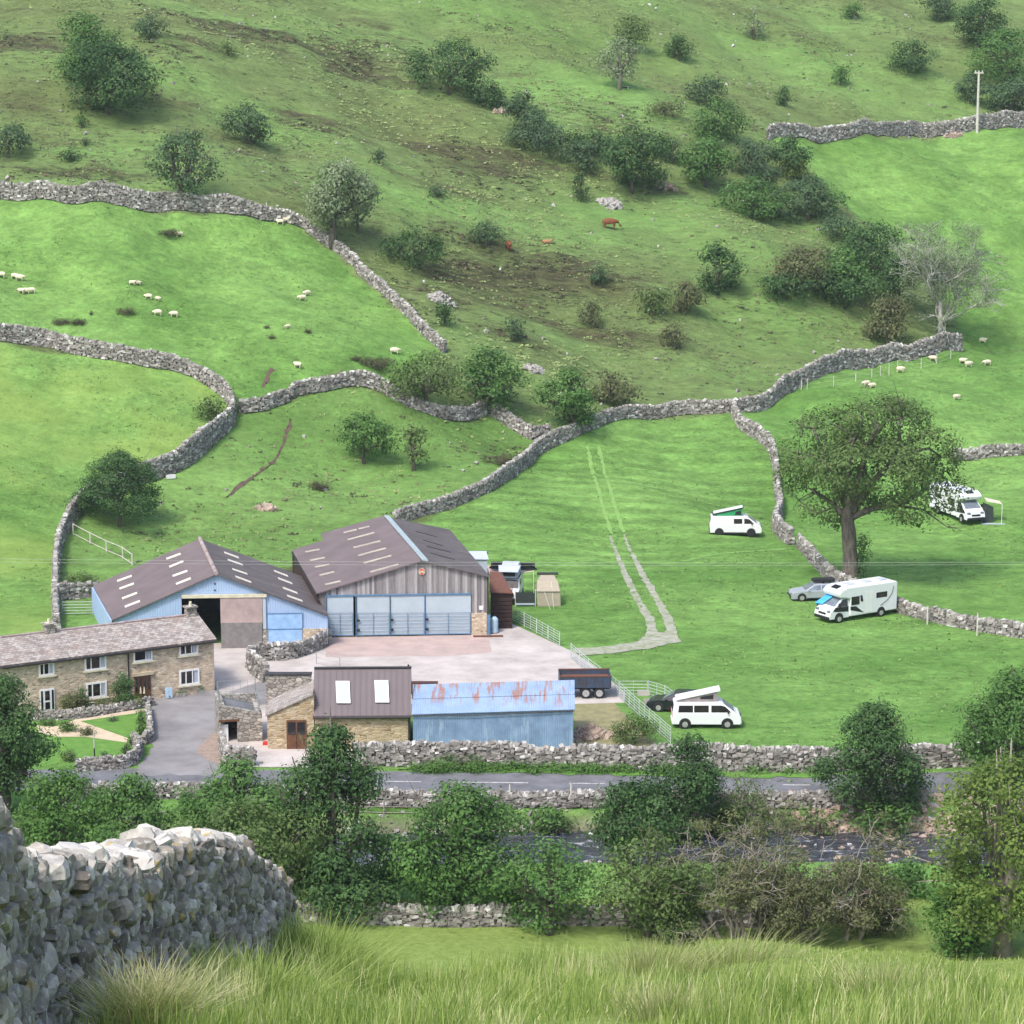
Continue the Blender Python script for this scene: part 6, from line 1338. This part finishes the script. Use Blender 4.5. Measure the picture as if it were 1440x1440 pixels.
# ------------------------------------------------------------------ vehicles
def wheel(parent, x, y, r, side, rimmat='rim', w=.22):
    t = MB().cyl((x, y, r), r, w, 'y', 20).build('wheel', MT['rubber'], parent, bevel=.03)
    MB().cyl((x, y+side*(w/2+.006), r), r*.62, .02, 'y', 16).cyl((x, y+side*(w/2+.02), r), r*.2, .03, 'y', 10).build('rim', MT[rimmat], t)
def sidepanel(mb, pts, wfun, side, off=.006, t=.012):
    P = [np.array([x, side*(wfun(z)), z]) for x, z in pts]; n = np.cross(P[1]-P[0], P[2]-P[0]); n /= np.linalg.norm(n); n = n if n[1]*side > 0 else -n
    mb.slab(P, n, off-t, off)
def van(label, pos, rz, group, poptop, stripe=None, windows3=True, body='white_body', rim='rim', skirt=None):
    o = thing('campervan', label, 'campervan', pos, rz, group); W0, W1, bz, tz_ = .95, .79, 1.08, 1.9
    prof = [(-2.42, .32), (-2.45, 1.0), (-2.34, 1.78), (-2.22, 1.88), (.95, 1.9), (1.12, 1.84), (1.86, 1.22), (2.3, 1.04), (2.42, .82), (2.46, .5), (2.38, .3)]
    k = 5
    wf = lambda z: W0+(W1-W0)*min(max((z-bz)/(tz_-bz), 0), 1)
    lo = [(-2.42, .32), (-2.45, 1.08), (2.18, 1.08), (2.3, 1.04), (2.42, .82), (2.46, .5), (2.38, .3)]; up = [(-2.45, 1.081), (-2.34, 1.78), (-2.22, 1.88), (.95, 1.9), (1.12, 1.84), (2.02, 1.16), (2.16, 1.081)]
    MB().prism(lo, W0).prism(up, W0, W1, bz, tz_).build('body', MT[body], o, bevel=.035, bseg=2)
    for sd in (-1, 1):
        mb = MB()
        ws = [[(-2.05, 1.2), (-1.0, 1.2), (-1.0, 1.68), (-1.98, 1.68)], [(-.92, 1.2), (.12, 1.2), (.12, 1.68), (-.92, 1.68)]] if windows3 else [[(-.2, 1.2), (.6, 1.2), (.6, 1.66), (-.2, 1.66)]]
        ws += [[(.3 if windows3 else .78, 1.2), (1.72, 1.2), (1.3, 1.6), (1.02, 1.68), (.3 if windows3 else .78, 1.68)]]
        for q in ws: m_ = MB(); sidepanel(m_, q, wf, sd, .012); m_.build('side_window', MT['glass'], o)
        for wx in (-1.55, 1.45):
            MB().cyl((wx, sd*(W0-.02), .36), .43, .06, 'y', 20).build('wheel_arch', MT['plastic_black'], o); wheel(o, wx, sd*(W0-.08), .33, sd, rim)
        m_ = MB().box((1.5, sd*1.0, 1.22), (.1, .16, .18)); m_.build('mirror', MT['plastic_black'], o, bevel=.02)
        MB().box((2.34, sd*.68, .84), (.14, .34, .18)).build('headlight', MT['glass_sky'], o, bevel=.02); MB().box((-2.44, sd*.8, 1.0), (.05, .14, .3)).build('tail_light', MT['red_plastic'], o)
        if skirt: MB().box((0, sd*(W0+.0), .32), (2.4, .03, .14)).build('sill', MT['plastic_black'], o)
    n = np.array([.68, 0, .74]); MB().slab([(1.18, -.72, 1.79), (1.18, .72, 1.79), (1.95, .8, 1.22), (1.95, -.8, 1.22)], (.6, 0, .8), .0, .02).build('windscreen', MT['glass_sky'], o)
    MB().slab([(-2.42, -.68, 1.22), (-2.42, .68, 1.22), (-2.345, .62, 1.7), (-2.345, -.62, 1.7)], (-1, 0, .1), .0, .03).build('rear_window', MT['glass'], o)
    MB().box((2.4, 0, .42), (.16, 1.8, .22)).build('bumper', MT[skirt or body], o, bevel=.04); MB().box((-2.44, 0, .42), (.1, 1.8, .2)).build('bumper', MT[skirt or body], o, bevel=.03)
    MB().box((2.46, 0, .8), (.03, .7, .14)).build('grille', MT['plastic_black'], o)
    poptop(o); return o
def pop_rear_hinge(o):      # hinge at the rear, open toward the front
    MB().slab([(-2.2, -.66, 1.96), (.95, -.66, 2.66), (.95, .66, 2.66), (-2.2, .66, 1.96)], (0, 0, 1), 0, .14).build('pop_top_roof', MT['white_body'], o, bevel=.05)
    MB().prism([(-2.0, 1.92), (.78, 1.92), (.78, 2.6), (-2.0, 2.0)], .58).build('pop_top_tent', MT['pop_grey'], o)
    m_ = MB(); m_.slab([(-.45, -.59, 2.1), (.45, -.59, 2.1), (.45, -.59, 2.42), (-.45, -.59, 2.24)], (0, -1, 0), 0, .02); m_.build('mesh_window', MT['plastic_black'], o)
def pop_green(o):           # hinge at the rear, black lid, green cloth
    MB().slab([(-2.2, -.66, 1.98), (.72, -.66, 2.62), (.72, .66, 2.62), (-2.2, .66, 1.98)], (0, 0, 1), 0, .1).build('pop_top_roof', MT['plastic_black'], o, bevel=.03)
    MB().slab([(-2.1, -.6, 2.1), (.65, -.6, 2.71), (.65, .6, 2.71), (-2.1, .6, 2.1)], (0, 0, 1), 0, .02).build('lid_panel', MT['white_body'], o)
    MB().prism([(-1.9, 1.92), (.62, 1.92), (.62, 2.58), (-1.9, 2.02)], .6).build('pop_top_tent', MT['green_canvas'], o)
    m_ = MB(); m_.slab([(-.1, -.605, 2.0), (.5, -.605, 2.0), (.45, -.605, 2.4), (0, -.605, 2.3)], (0, -1, 0), 0, .02); m_.build('mesh_window', MT['plastic_black'], o)
p = INV(994, 1025, 0); p[1] += .95
van('white campervan with raised white roof parked beside the hurdle fence', p, 0, 'camping vans', pop_rear_hinge)
p = G(1035, 754); p[1] += .95; p[2] = float(tz(p[0], p[1]))
van('white campervan with green and black raised roof alone in the mown field', p, -.03, 'camping vans', pop_green, windows3=False, rim='plastic_black', skirt='plastic_black')
def car(label, pos, rz, body, rails=False, box=False):
    o = thing('parked_car', label, 'car', pos, rz, 'parked cars'); W0, W1, bz, tp = .9, .66, .88, 1.45; wf = lambda z: W0+(W1-W0)*min(max((z-bz)/(tp-bz), 0), 1)
    lo = [(-2.3, .3), (-2.36, .62), (-2.3, .88), (1.25, .88), (1.9, .8), (2.28, .66), (2.36, .42), (2.3, .22), (-2.2, .22)]; up = [(-2.3, .881), (-2.12, 1.2), (-1.9, 1.4), (-.4, 1.46), (.3, 1.42), (1.2, .9), (1.25, .881)]
    MB().prism(lo, W0).prism(up, W0, W1, bz, tp).build('body', MT[body], o, bevel=.04)
    for sd in (-1, 1):
        for q in ([(-2.0, .95), (-1.25, .95), (-1.25, 1.32), (-1.8, 1.32)], [(-1.18, .95), (-.28, .95), (-.28, 1.36), (-1.18, 1.34)], [(-.2, .95), (.95, .95), (.25, 1.34), (-.2, 1.36)]):
            m_ = MB(); sidepanel(m_, q, wf, sd, .012); m_.build('side_window', MT['glass_sky' if body != 'black_body' else 'glass'], o)
        for wx in (-1.4, 1.42): MB().cyl((wx, sd*(W0-.02), .34), .39, .05, 'y', 20).build('wheel_arch', MT['plastic_black'], o); wheel(o, wx, sd*(W0-.08), .31, sd)
        MB().box((2.22, sd*.66, .62), (.2, .34, .12)).build('headlight', MT['glass_sky'], o, bevel=.02); MB().box((-2.32, sd*.7, .78), (.06, .28, .2)).build('tail_light', MT['red_plastic'], o); MB().box((.85, sd*.98, .98), (.14, .14, .12)).build('mirror', MT[body], o, bevel=.02)
        MB().box((0, sd*.905, .27), (2.0, .02, .1)).build('sill', MT['plastic_black'], o)
        if rails: MB().tube([(-1.7, sd*.58, 1.43), (-1.5, sd*.58, 1.52), (.1, sd*.58, 1.52), (.25, sd*.58, 1.44)], .02, 5).build('roof_rail', MT['plastic_black'], o)
    MB().slab([(.36, -.6, 1.4), (.36, .6, 1.4), (1.14, .78, .95), (1.14, -.78, .95)], (.5, 0, .86), .0, .02).build('windscreen', MT['glass_sky'], o)
    MB().slab([(-2.22, -.66, 1.0), (-2.22, .66, 1.0), (-1.98, .6, 1.34), (-1.98, -.6, 1.34)], (-.8, 0, .5), .0, .02).build('rear_window', MT['glass'], o); MB().box((2.32, 0, .42), (.1, 1.7, .2)).build('bumper', MT['plastic_black'], o, bevel=.03)
    if box:
        b = thing('roof_box', 'black roof box on the silver estate car', 'roof box', (pos[0], pos[1], pos[2]), rz); MB().slab([(-1.5, -.35, 1.54), (.35, -.35, 1.54), (.5, 0, 1.54), (.35, .35, 1.54), (-1.5, .35, 1.54)], (0, 0, 1), 0, .3).build('shell', MT['plastic_black'], b, bevel=.08, bseg=3); MB().box((-.5, 0, 1.5), (.1, 1.1, .06)).box((-1.1, 0, 1.5), (.1, 1.1, .06)).build('mount', MT['plastic_black'], b)
    return o
p = G(1150, 846); p[1] += 1.0; p[2] = float(tz(p[0], p[1])); car('silver estate car with a roof box, behind the motorhome', p, math.pi+.08, 'silver_body', True, True)
p = INV(948, 1005, 0); p[1] += .9; car('black car half hidden behind the white campervan', (p[0]+.5, p[1]+.4, 0), math.pi-.25, 'black_body')
# motorhomes
def motorhome(label, pos, rz, luton=.9, Lb=7.0):
    o = thing('motorhome', label, 'motorhome', pos, rz, 'motorhomes'); W0 = 1.12
    MB().prism([(-4.1, .42), (-4.14, 2.7), (-4.0, 2.84), (1.2, 2.88), (1.75, 2.72), (2.05, 2.45), (1.95, 2.12), (1.25, 2.0), (.9, 1.9), (.9, .42)], W0).build('body', MT['white_body'], o, bevel=.08, bseg=3)
    Wc, Wt = 1.0, .82; wf = lambda z: Wc+(Wt-Wc)*min(max((z-1.25)/(.85), 0), 1)
    MB().prism([(.9, .35), (.9, 1.25), (2.5, 1.25), (2.85, 1.0), (3.0, .6), (2.92, .35)], Wc).prism([(.9, 1.251), (.9, 2.0), (1.5, 2.0), (2.42, 1.32), (2.5, 1.251)], Wc, Wt, 1.25, 2.1).build('cab', MT['white_body'], o, bevel=.05)
    for sd in (-1, 1):
        m_ = MB(); sidepanel(m_, [(1.0, .85), (2.3, .95), (2.62, 1.02), (2.35, 1.3), (1.0, 1.3)], wf, sd, .012); m_.build('side_stripe', MT['plastic_black'], o)
        m_ = MB(); sidepanel(m_, [(1.05, 1.32), (2.2, 1.32), (1.5, 1.88), (1.05, 1.9)], wf, sd, .014); m_.build('cab_window', MT['glass'], o)
        m_ = MB(); 
        for q in ([(-.05, 1.35), (.8, 1.35), (.8, 2.05), (-.05, 2.05)], [(-.45, 1.55), (-.2, 1.55), (-.12, 2.08), (-.35, 2.08)]):
            m2 = MB().slab([(a, sd*W0, b) for a, b in q], (0, sd, 0), .0, .02); m2.build('side_window', MT['glass'], o)
        MB().slab([(a, sd*W0, b) for a, b in ((-3.0, 1.65), (-1.85, 1.65), (-1.85, 2.1), (-3.0, 2.1))], (0, sd, 0), 0, .02).build('side_window', MT['glass'], o)
        MB().slab([(a, sd*W0, b) for a, b in ((-.55, .6), (.88, .95), (.88, 1.25), (.3, 1.22))], (0, sd, 0), 0, .012).build('body_stripe', MT['plastic_black'], o)
        m2 = MB().tube([(-3.7+.0, sd*(W0+.01), 2.45), (-3.55, sd*(W0+.01), 1.9), (-3.1, sd*(W0+.01), 1.4), (-2.3, sd*(W0+.01), .95)], .025, 4); m2.build('curved_decal', MT['plastic_black'], o)
        MB().slab([(a, sd*W0, b) for a, b in ((-1.45, .55), (-.75, .55), (-.75, 2.3), (-1.45, 2.3))], (0, sd, 0), 0, .012).build('side_door', MT['white_paint'], o)
        for wx, ya in ((-2.4, 1.05), (2.0, .97)): MB().cyl((wx, sd*(ya-.0), .42), .43, .16, 'y', 20).build('wheel_arch', MT['plastic_black'], o); wheel(o, wx, sd*ya, .34, sd)
        MB().box((2.82, sd*.72, .98), (.2, .36, .2), ry=.5).build('headlight', MT['glass_sky'], o, bevel=.03); MB().box((2.05, sd*1.15, 1.5), (.12, .22, .34)).build('mirror', MT['plastic_black'], o, bevel=.03)
    MB().slab([(1.58, -.74, 1.93), (1.58, .74, 1.93), (2.36, .84, 1.36), (2.36, -.84, 1.36)], (.6, 0, .8), 0.01, .03).build('windscreen', MT['glass_sky'], o)
    MB().box((2.96, 0, .45), (.14, 1.9, .26)).build('bumper', MT['plastic_black'], o, bevel=.04); MB().box((2.97, 0, .8), (.06, .9, .16)).build('grille', MT['plastic_black'], o)
    MB().slab([(1.3, -.4, 2.9), (1.8, -.4, 2.73), (1.8, .4, 2.73), (1.3, .4, 2.9)], (.3, 0, .95), .0, .03).build('roof_window', MT['glass'], o)
    for a in (-3.2, -1.6, .2): MB().box((a, 0, 2.9), (.7, .7, .1)).build('roof_hatch', MT['canvas_grey'], o, bevel=.02)
    MB().box((-4.2, 0, 1.9), (.04, 1.4, .7)).build('rear_window', MT['glass'], o)
    return o
a, b = G(1181, 876), G(1237, 867); a[2] = b[2] = 0; hd_ = a-b; ang = math.atan2(hd_[1], hd_[0]); fwd = np.array([math.cos(ang), math.sin(ang), 0]); lat = np.array([-fwd[1], fwd[0], 0])
c = (a+b)/2+fwd*.2-lat*1.05+fwd*(0); c[2] = float(tz(c[0], c[1]))
mh = motorhome('large white motorhome with blue windscreen cover near the big tree', c, ang)
sc = thing('screen_cover', 'bright blue windscreen cover on the large motorhome', 'windscreen cover', c, ang)
MB().slab([(1.66, -.1, 1.98), (1.66, -.98, 1.98), (2.7, -1.25, 1.3), (2.5, -.5, 1.32)], (.6, 0, .8), .05, .09).slab([(1.7, -.98, 1.95), (2.6, -1.3, 1.35), (2.3, -1.4, .95), (1.8, -1.2, 1.3)], (0, -1, 0), .02, .05).build('fabric', MT['blue_cover'], sc, bevel=.01)
p = G(1368, 737); rzf = math.atan2(-.93, .36); fw = np.array([math.cos(rzf), math.sin(rzf), 0]); c = p-fw*2.4; c[2] = float(tz(c[0], c[1]))
motorhome('far white motorhome with awning at the right edge, partly behind leaves', c, rzf)
p = G(1396, 738); o = thing('awning', 'cream and black awning beside the far motorhome', 'awning', p)
MB().slab([(-.6, .3, 2.2), (.9, .2, 1.95), (.9, 1.8, 1.95), (-.6, 1.8, 2.3)], (0, 0, 1), 0, .04).build('canopy', MT['cream'], o); MB().slab([(-.9, .6, 0), (.2, .6, .3), (.1, .6, 1.6), (-.9, .6, 2.1)], (0, 1, 0), 0, .05).build('side_panel', MT['canvas_dark'], o)
MB().tube([(.88, .2, 0), (.88, .2, 1.95)], .03, 5).build('pole', MT['white_paint'], o); MB().slab([(-1.0, 0, .03), (1.2, 0, .03), (1.2, 1.8, .03), (-1, 1.8, .03)], (0, 0, 1), 0, .03).build('groundsheet', MT['canvas_grey'], o)
# off-roader with roof tent
p = INV(714, 851, 0); o = thing('off_road_vehicle', 'white off-roader with an open grey roof tent, behind the lean-to', 'off-roader', p, -math.pi/2-.12)
MB().prism([(-4.3, .5), (-4.3, 1.15), (-.9, 1.15), (-.05, 1.1), (0, .5)], .88).prism([(-4.25, 1.151), (-4.2, 1.95), (-1.5, 1.95), (-1.1, 1.151)], .88, .78, 1.15, 1.95).build('body', MT['white_body'], o, bevel=.04)
MB().slab([(-1.43, -.72, 1.85), (-1.43, .72, 1.85), (-1.12, .78, 1.25), (-1.12, -.78, 1.25)], (.9, 0, .4), .01, .03).build('windscreen', MT['glass'], o); MB().box((.01, 0, .85), (.06, 1.0, .36)).build('grille', MT['plastic_black'], o); MB().box((.08, 0, .52), (.14, 1.75, .16)).build('bumper', MT['plastic_black'], o)
for sd in (-1, 1):
    for wx in (-.75, -3.4): wheel(o, wx, sd*.78, .4, sd, 'plastic_black', .26)
    MB().cyl((.03, sd*.7, .88), .11, .05, 'x', 12).build('headlight', MT['white_paint'], o); MB().box((-2.4, sd*.86, 1.55), (1.0, .02, .42)).build('side_window', MT['glass'], o)
MB().box((-2.6, 0, 2.03), (2.2, 1.5, .08)).build('roof_rack', MT['plastic_black'], o)
rt = thing('roof_tent', 'grey folding roof tent standing open on the off-roader', 'tent', p, -math.pi/2-.12)
MB().prism([(-3.6, 2.1), (-3.6, 2.6), (-2.6, 3.25), (-1.3, 3.1), (-1.0, 2.1)], .72).build('tent_cloth', MT['canvas_grey'], rt, bevel=.04)
MB().slab([(-1.3, -.95, 3.14), (-.4, -.8, 2.75), (-.4, .8, 2.75), (-1.3, .95, 3.14)], (.4, 0, .9), 0, .04).build('front_flap', MT['canvas_grey'], rt); MB().box((-1.05, 0, 2.55), (.1, 1.0, .5), ry=-.28).build('mesh_window', MT['canvas_dark'], rt)
MB().slab([(-3.8, -2.1, 2.3), (-3.8, 2.1, 2.3), (-3.2, 1.6, 2.9), (-3.2, -1.6, 2.9)], (0, 0, 1), 0, .05).slab([(-3.7, -1.9, 2.25), (-3.65, 1.9, 2.25), (-3.75, 1.9, 2.9), (-3.75, -1.9, 2.9)], (1, 0, 0), 0, .05).build('rear_fly', MT['canvas_dark'], rt)
# side awnings, windbreak, khaki tent
p = INV(740, 853, 0); o = thing('windbreak', 'dark green see-through windbreak panel between off-roader and khaki tent', 'windbreak', p)
MB().slab([(-.9, 0, .1), (.75, 0, .1), (.75, 0, 1.15), (-.9, 0, 1.25)], (0, 1, 0), 0, .03).build('panel', MT['canvas_dark'], o); MB().box((-.1, -.03, .22), (1.6, .02, .16)).build('pale_hem', MT['canvas_grey'], o)
for a in (-.92, .77): MB().tube([(a, 0, -.2), (a, 0, 1.5)], .025, 5).build('pole', MT['white_paint'], o)
p = INV(738, 840, 0); o = thing('side_awning', 'yellowish awning strip between the roof tent and khaki tent', 'awning', p); MB().slab([(-1.0, 0, 1.9), (.8, .1, 2.25), (.8, 1.4, 2.25), (-1.0, 1.2, 2.0)], (0, 0, 1), 0, .04).build('canopy', MT['cream'], o); MB().tube([(.75, .1, 0), (.75, .1, 2.25)], .025, 5).build('pole', MT['white_paint'], o)
p = INV(698, 838, 0); o = thing('side_awning', 'pinkish awning strip between timber barn and off-roader', 'awning', p); MB().slab([(-.6, 0, 1.9), (1.0, .1, 1.9), (.9, 1.2, 2.35), (-.8, 1.2, 2.35)], (0, 0, 1), 0, .04).build('canopy', MT['door_pink'], o); MB().tube([(.9, .1, 0), (.9, .1, 1.9)], .025, 5).build('pole', MT['white_paint'], o)
p = INV(772, 853, 0); o = thing('khaki_tent', 'boxy khaki tent on the grass right of the off-roader', 'tent', p)
mb = MB(); mb.add([(-.95, 0, 0), (1.0, 0, 0), (1.0, 2.4, 0), (-.95, 2.4, 0), (-1.05, 0.05, 1.3), (.95, .05, 1.3), (.85, 2.4, 1.3), (-1.1, 2.4, 1.3), (-1.0, .9, 2.05), (.75, .9, 2.0), (.45, 2.2, 2.25), (-.7, 2.2, 2.25)],
    [(0, 1, 5, 4), (1, 2, 6, 5), (2, 3, 7, 6), (3, 0, 4, 7), (4, 5, 9, 8), (5, 6, 10, 9), (6, 7, 11, 10), (7, 4, 8, 11), (8, 9, 10, 11), (0, 3, 2, 1)]); mb.build('canvas', MT['khaki'], o, bevel=.03)
MB().box((-.03, -.01, 1.3), (2.0, .03, .05)).box((0, -.01, .04), (2.0, .03, .08)).build('seam_band', MT['khaki_dark'], o); MB().tube([(-.4, .0, 1.3), (.1, -1.1, 0)], .012, 4).tube([(.2, .8, 2.0), (.4, -1.1, 0)], .012, 4).build('guy_rope', MT['white_paint'], o)
MB().box((-.1, 2.3, 2.35), (1.8, .3, .2)).build('rolled_door', MT['canvas_dark'], o, bevel=.05)
# dark blue tipping trailer
p = INV(823, 982, 0); p[1] += .9; o = thing('farm_trailer', 'dark blue high-sided tipping trailer with twin axles', 'farm trailer', p, .04)
mb = MB(); x0, x1, w_, z0, z1 = -1.9, 1.85, 1.1, .85, 1.68
mb.box((0, -w_, (z0+z1)/2), (x1-x0, .06, z1-z0)).box((0, w_, (z0+z1)/2), (x1-x0, .06, z1-z0)).box((x0, 0, (z0+z1)/2), (.06, 2*w_-.07, z1-z0)).box((x1, 0, (z0+z1)/2), (.06, 2*w_-.07, z1-z0)).box((0, 0, z0), (x1-x0, 2*w_-.08, .06)); bd = mb.build('tipping_body', MT['trailer_blue'], o)
mb = MB()
for k in range(7): mb.box((x0+.1+(x1-x0-.2)*k/6, -w_-.05, (z0+z1)/2), (.07, .06, z1-z0))
mb.build('rib', MT['trailer_blue'], bd); MB().box((0, -w_, z1+.04), (x1-x0+.1, .1, .08)).box((0, w_, z1+.04), (x1-x0+.1, .1, .08)).build('top_rail', MT['rust'], bd); MB().box((0, 0, z0+.45), (x1-x0-.2, 2*w_-.2, .1)).build('load', MT['rust'], bd)
MB().box((0, 0, .68), (3.6, .9, .2)).build('chassis', MT['plastic_black'], o); MB().tube([(-1.8, 0, .62), (-3.0, 0, .55)], .07, 6).build('drawbar', MT['plastic_black'], o)
for sd in (-1, 1):
    for wx in (.0, 1.0): wheel(o, wx, sd*.92, .42, sd, 'rim', .3)
# tiny white crates and sheets
for i, (lb, a, b_, m) in enumerate((('pale block on the grass inside the hurdle pen, upper one', 905, 978, 'concrete'), ('pale block on the grass inside the hurdle pen, lower one', 914, 990, 'concrete'), ('white bucket at the foot of the curved left wall', 240, 673, 'white_paint'))):
    p = G(a, b_); o = thing('drinking_trough', lb, 'trough', p, .2*i); MB().box((0, -.18, .2), (.9, .05, .35)).box((0, .18, .2), (.9, .05, .35)).box((-.43, 0, .2), (.05, .31, .35)).box((.43, 0, .2), (.05, .31, .35)).box((0, 0, .05), (.8, .3, .05)).build('tub', MT[m], o)
# ------------------------------------------------------------------ animals
import bmesh
def critter(verts, edges, name, mat, parent):
    me = bpy.data.meshes.new(name); bm = bmesh.new(); ly = bm.verts.layers.skin.verify(); vs = []
    for i, (p, r) in enumerate(verts):
        v = bm.verts.new(p); v[ly].radius = (r, r) if not hasattr(r, '__len__') else r; v[ly].use_root = (i == 0); vs.append(v)
    for a, b in edges: bm.edges.new((vs[a], vs[b]))
    bm.to_mesh(me); bm.free(); o = link(name, me, parent); s = o.modifiers.new('skin', 'SKIN'); s.use_smooth_shade = True; q = o.modifiers.new('sub', 'SUBSURF'); q.levels = q.render_levels = 1
    me.materials.append(mat); return o
def sheep_mesh(graze=True):
    hz = (.28 if graze else .78); hx = .78 if graze else .72
    v = [((0, 0, .52), .25), ((-.35, 0, .54), .25), ((-.52, 0, .52), .16), ((.32, 0, .54), .24), ((.5, 0, .56 if graze else .62), .15), ((hx-.1, 0, (hz+.6)/2), .09)]
    e = [(0, 1), (1, 2), (0, 3), (3, 4), (4, 5)]
    for x, y, a in ((.3, .13, 3), (.3, -.13, 3), (-.35, .13, 1), (-.35, -.13, 1)):
        k = len(v); kn = .03 if x > 0 else -.05; v += [((x, y, .34), .075), ((x+kn, y, .2), .042), ((x, y, .0), .035)]; e += [(a, k), (k, k+1), (k+1, k+2)]
    return v, e, (hx, hz)
def sheep(label, px, py, ang, s, graze=True, group='grazing sheep', proto={}):
    p = G(px, py); o = thing('sheep', label, 'sheep', p, ang, group); o.scale = (s, s, s)
    if graze not in proto:
        v, e, (hx, hz) = sheep_mesh(graze); b = critter(v, e, 'body', MT['wool'], o)
        h = critter([((hx-.06, 0, hz+.1), .075), ((hx+.03, 0, hz+.02), .07), ((hx+.12, 0, hz-.08), .045)], [(0, 1), (1, 2)], 'head', MT['sheep_face'], b); eb = MB().box((hx-.04, .11, hz+.12), (.04, .13, .05)).box((hx-.04, -.11, hz+.12), (.04, .13, .05)).build('ears', MT['sheep_face'], b)
        proto[graze] = (b, [h, eb])
    else:
        b0, ch = proto[graze]; b = b0.copy(); COL.objects.link(b); b.parent = o
        for c in ch: d = c.copy(); COL.objects.link(d); d.parent = b
for i, (lb, a, b_, gz) in enumerate([
 ('sheep cut off at the very left edge of the bright pasture', 2, 391, 1), ('left sheep of the loose pair near the left edge', 21, 392, 1), ('right sheep of the loose pair near the left edge', 28, 395, 1),
 ('leftmost of three sheep standing in a row near the left edge', 30, 413, 1), ('middle one of three sheep standing in a row', 37, 413, 1), ('rightmost of three sheep standing in a row', 44, 413, 1),
 ('left of two small distant sheep above the middle pasture', 186, 401, 0), ('right of two small distant sheep above the middle pasture', 194, 401, 1), ('upper sheep pair, left animal, right of the wide rush clump', 209, 421, 1), ('upper sheep pair, right lamb, right of the wide rush clump', 222, 423, 1),
 ('lower sheep pair, left animal, right of the wide rush clump', 222, 444, 1), ('lower sheep pair, right animal, right of the wide rush clump', 245, 446, 1), ('lower-left sheep of the pair at the right of the pasture', 425, 423, 1), ('upper-right sheep of the pair at the right of the pasture', 432, 416, 1),
 ('lone sheep between the small rush clumps', 405, 462, 1), ('lone sheep at the lower right corner of the bright pasture', 555, 498, 1), ('left sheep lying under the upper wall near the corner tree', 394, 316, 0), ('right sheep lying under the upper wall near the corner tree', 402, 313, 0), ('sheep beside the rush clump at the top of the pasture', 252, 333, 1), ('sheep near the muddy gap in the walls', 419, 518, 0),
 ('left sheep of the close pair below the netting fence', 1218, 544, 1), ('right sheep of the close pair below the netting fence', 1227, 546, 1), ('lone sheep just under the netting fence', 1266, 524, 1), ('sheep near the wall above the lone netting sheep', 1272, 508, 1), ('sheep beside a fence post near the wall end', 1312, 508, 1),
 ('upper sheep of the pair right of the wall end', 1354, 511, 0), ('lower sheep of the pair right of the wall end', 1362, 516, 1), ('rightmost sheep near the wall end', 1388, 514, 1), ('large pale sheep alone below the others, above the big tree', 1345, 562, 1), ('faint sheep behind the end of the middle wall', 1382, 483, 0)]):
    random.seed(i); s = random.uniform(.8, .98)*(.75 if 'lamb' in lb or 'small' in lb else 1); sheep(lb, a, b_, random.choice([0, .3, -.4, math.pi, 2.8, 3.5])+random.uniform(-.3, .3), s, bool(gz))
def cow(label, px, py, ang, s, mat, lie=False):
    p = G(px, py); o = thing('calf' if s < .8 else 'cow', label, 'calf' if s < .8 else 'cow', p, ang, 'brown cattle'); o.scale = (s, s, s)
    z = -.55 if lie else 0
    v = [((0, 0, .98+z), .38), ((-.55, 0, 1.02+z), .36), ((-.85, 0, 1.05+z), .24), ((.5, 0, 1.0+z), .36), ((.85, 0, 1.02+z), .24), ((1.1, 0, .7+z if not lie else .8), .17)]; e = [(0, 1), (1, 2), (0, 3), (3, 4), (4, 5)]
    for x, y, a in ((.5, .2, 3), (.5, -.2, 3), (-.65, .22, 1), (-.65, -.22, 1)):
        k = len(v)
        if lie: v += [((x+.1, y*1.5, .2), .12), ((x+.3, y*1.6, .1), .07)]; e += [(a, k), (k, k+1)]
        else: kn = .04 if x > 0 else -.1; v += [((x, y, .66), .14), ((x+kn, y, .38), .075), ((x, y, .0), .06)]; e += [(a, k), (k, k+1), (k+1, k+2)]
    k = len(v); v += [((-.95, 0, .9+z), .05), ((-.98, 0, .45+z*.6), .04)]; e += [(2, k), (k, k+1)]
    b = critter(v, e, 'body', mat, o); hz = .45 if not lie else .75
    critter([((1.14, 0, hz+.15), .15), ((1.25, 0, hz), .12), ((1.38, 0, hz-.16), .08)], [(0, 1), (1, 2)], 'head', mat, b)
    MB().box((1.12, .2, hz+.25), (.06, .2, .1)).box((1.12, -.2, hz+.25), (.06, .2, .1)).build('ears', mat, b)
cow('chestnut cow grazing on the rough hillside, right one', 858, 322, .1, 1.0, MT['cow_hide'])
cow('brown cow seen end-on beside a grey bush', 715, 352, -1.3, .85, MT['cow_hide'])
cow('pale tan calf lying between the two brown cows', 769, 342, .2, .6, MT['calf_hide'], True)
# ------------------------------------------------------------------ air
def haze():
    m = bpy.data.materials.new('haze'); m.use_nodes = True; t = m.node_tree; t.nodes.remove(t.nodes['Principled BSDF'])
    v = t.nodes.new('ShaderNodeVolumePrincipled'); v.inputs['Color'].default_value = (.82, .88, .95, 1); v.inputs['Density'].default_value = .00013; v.inputs['Anisotropy'].default_value = .3
    t.links.new(v.outputs[0], t.nodes['Material Output'].inputs['Volume'])
    mb = MB(); mb.box((0, 375, 150), (900, 1150, 330)); tag(mb.build('haze', m), kind='stuff', label='thin pale air over the valley', cat='haze')
haze()
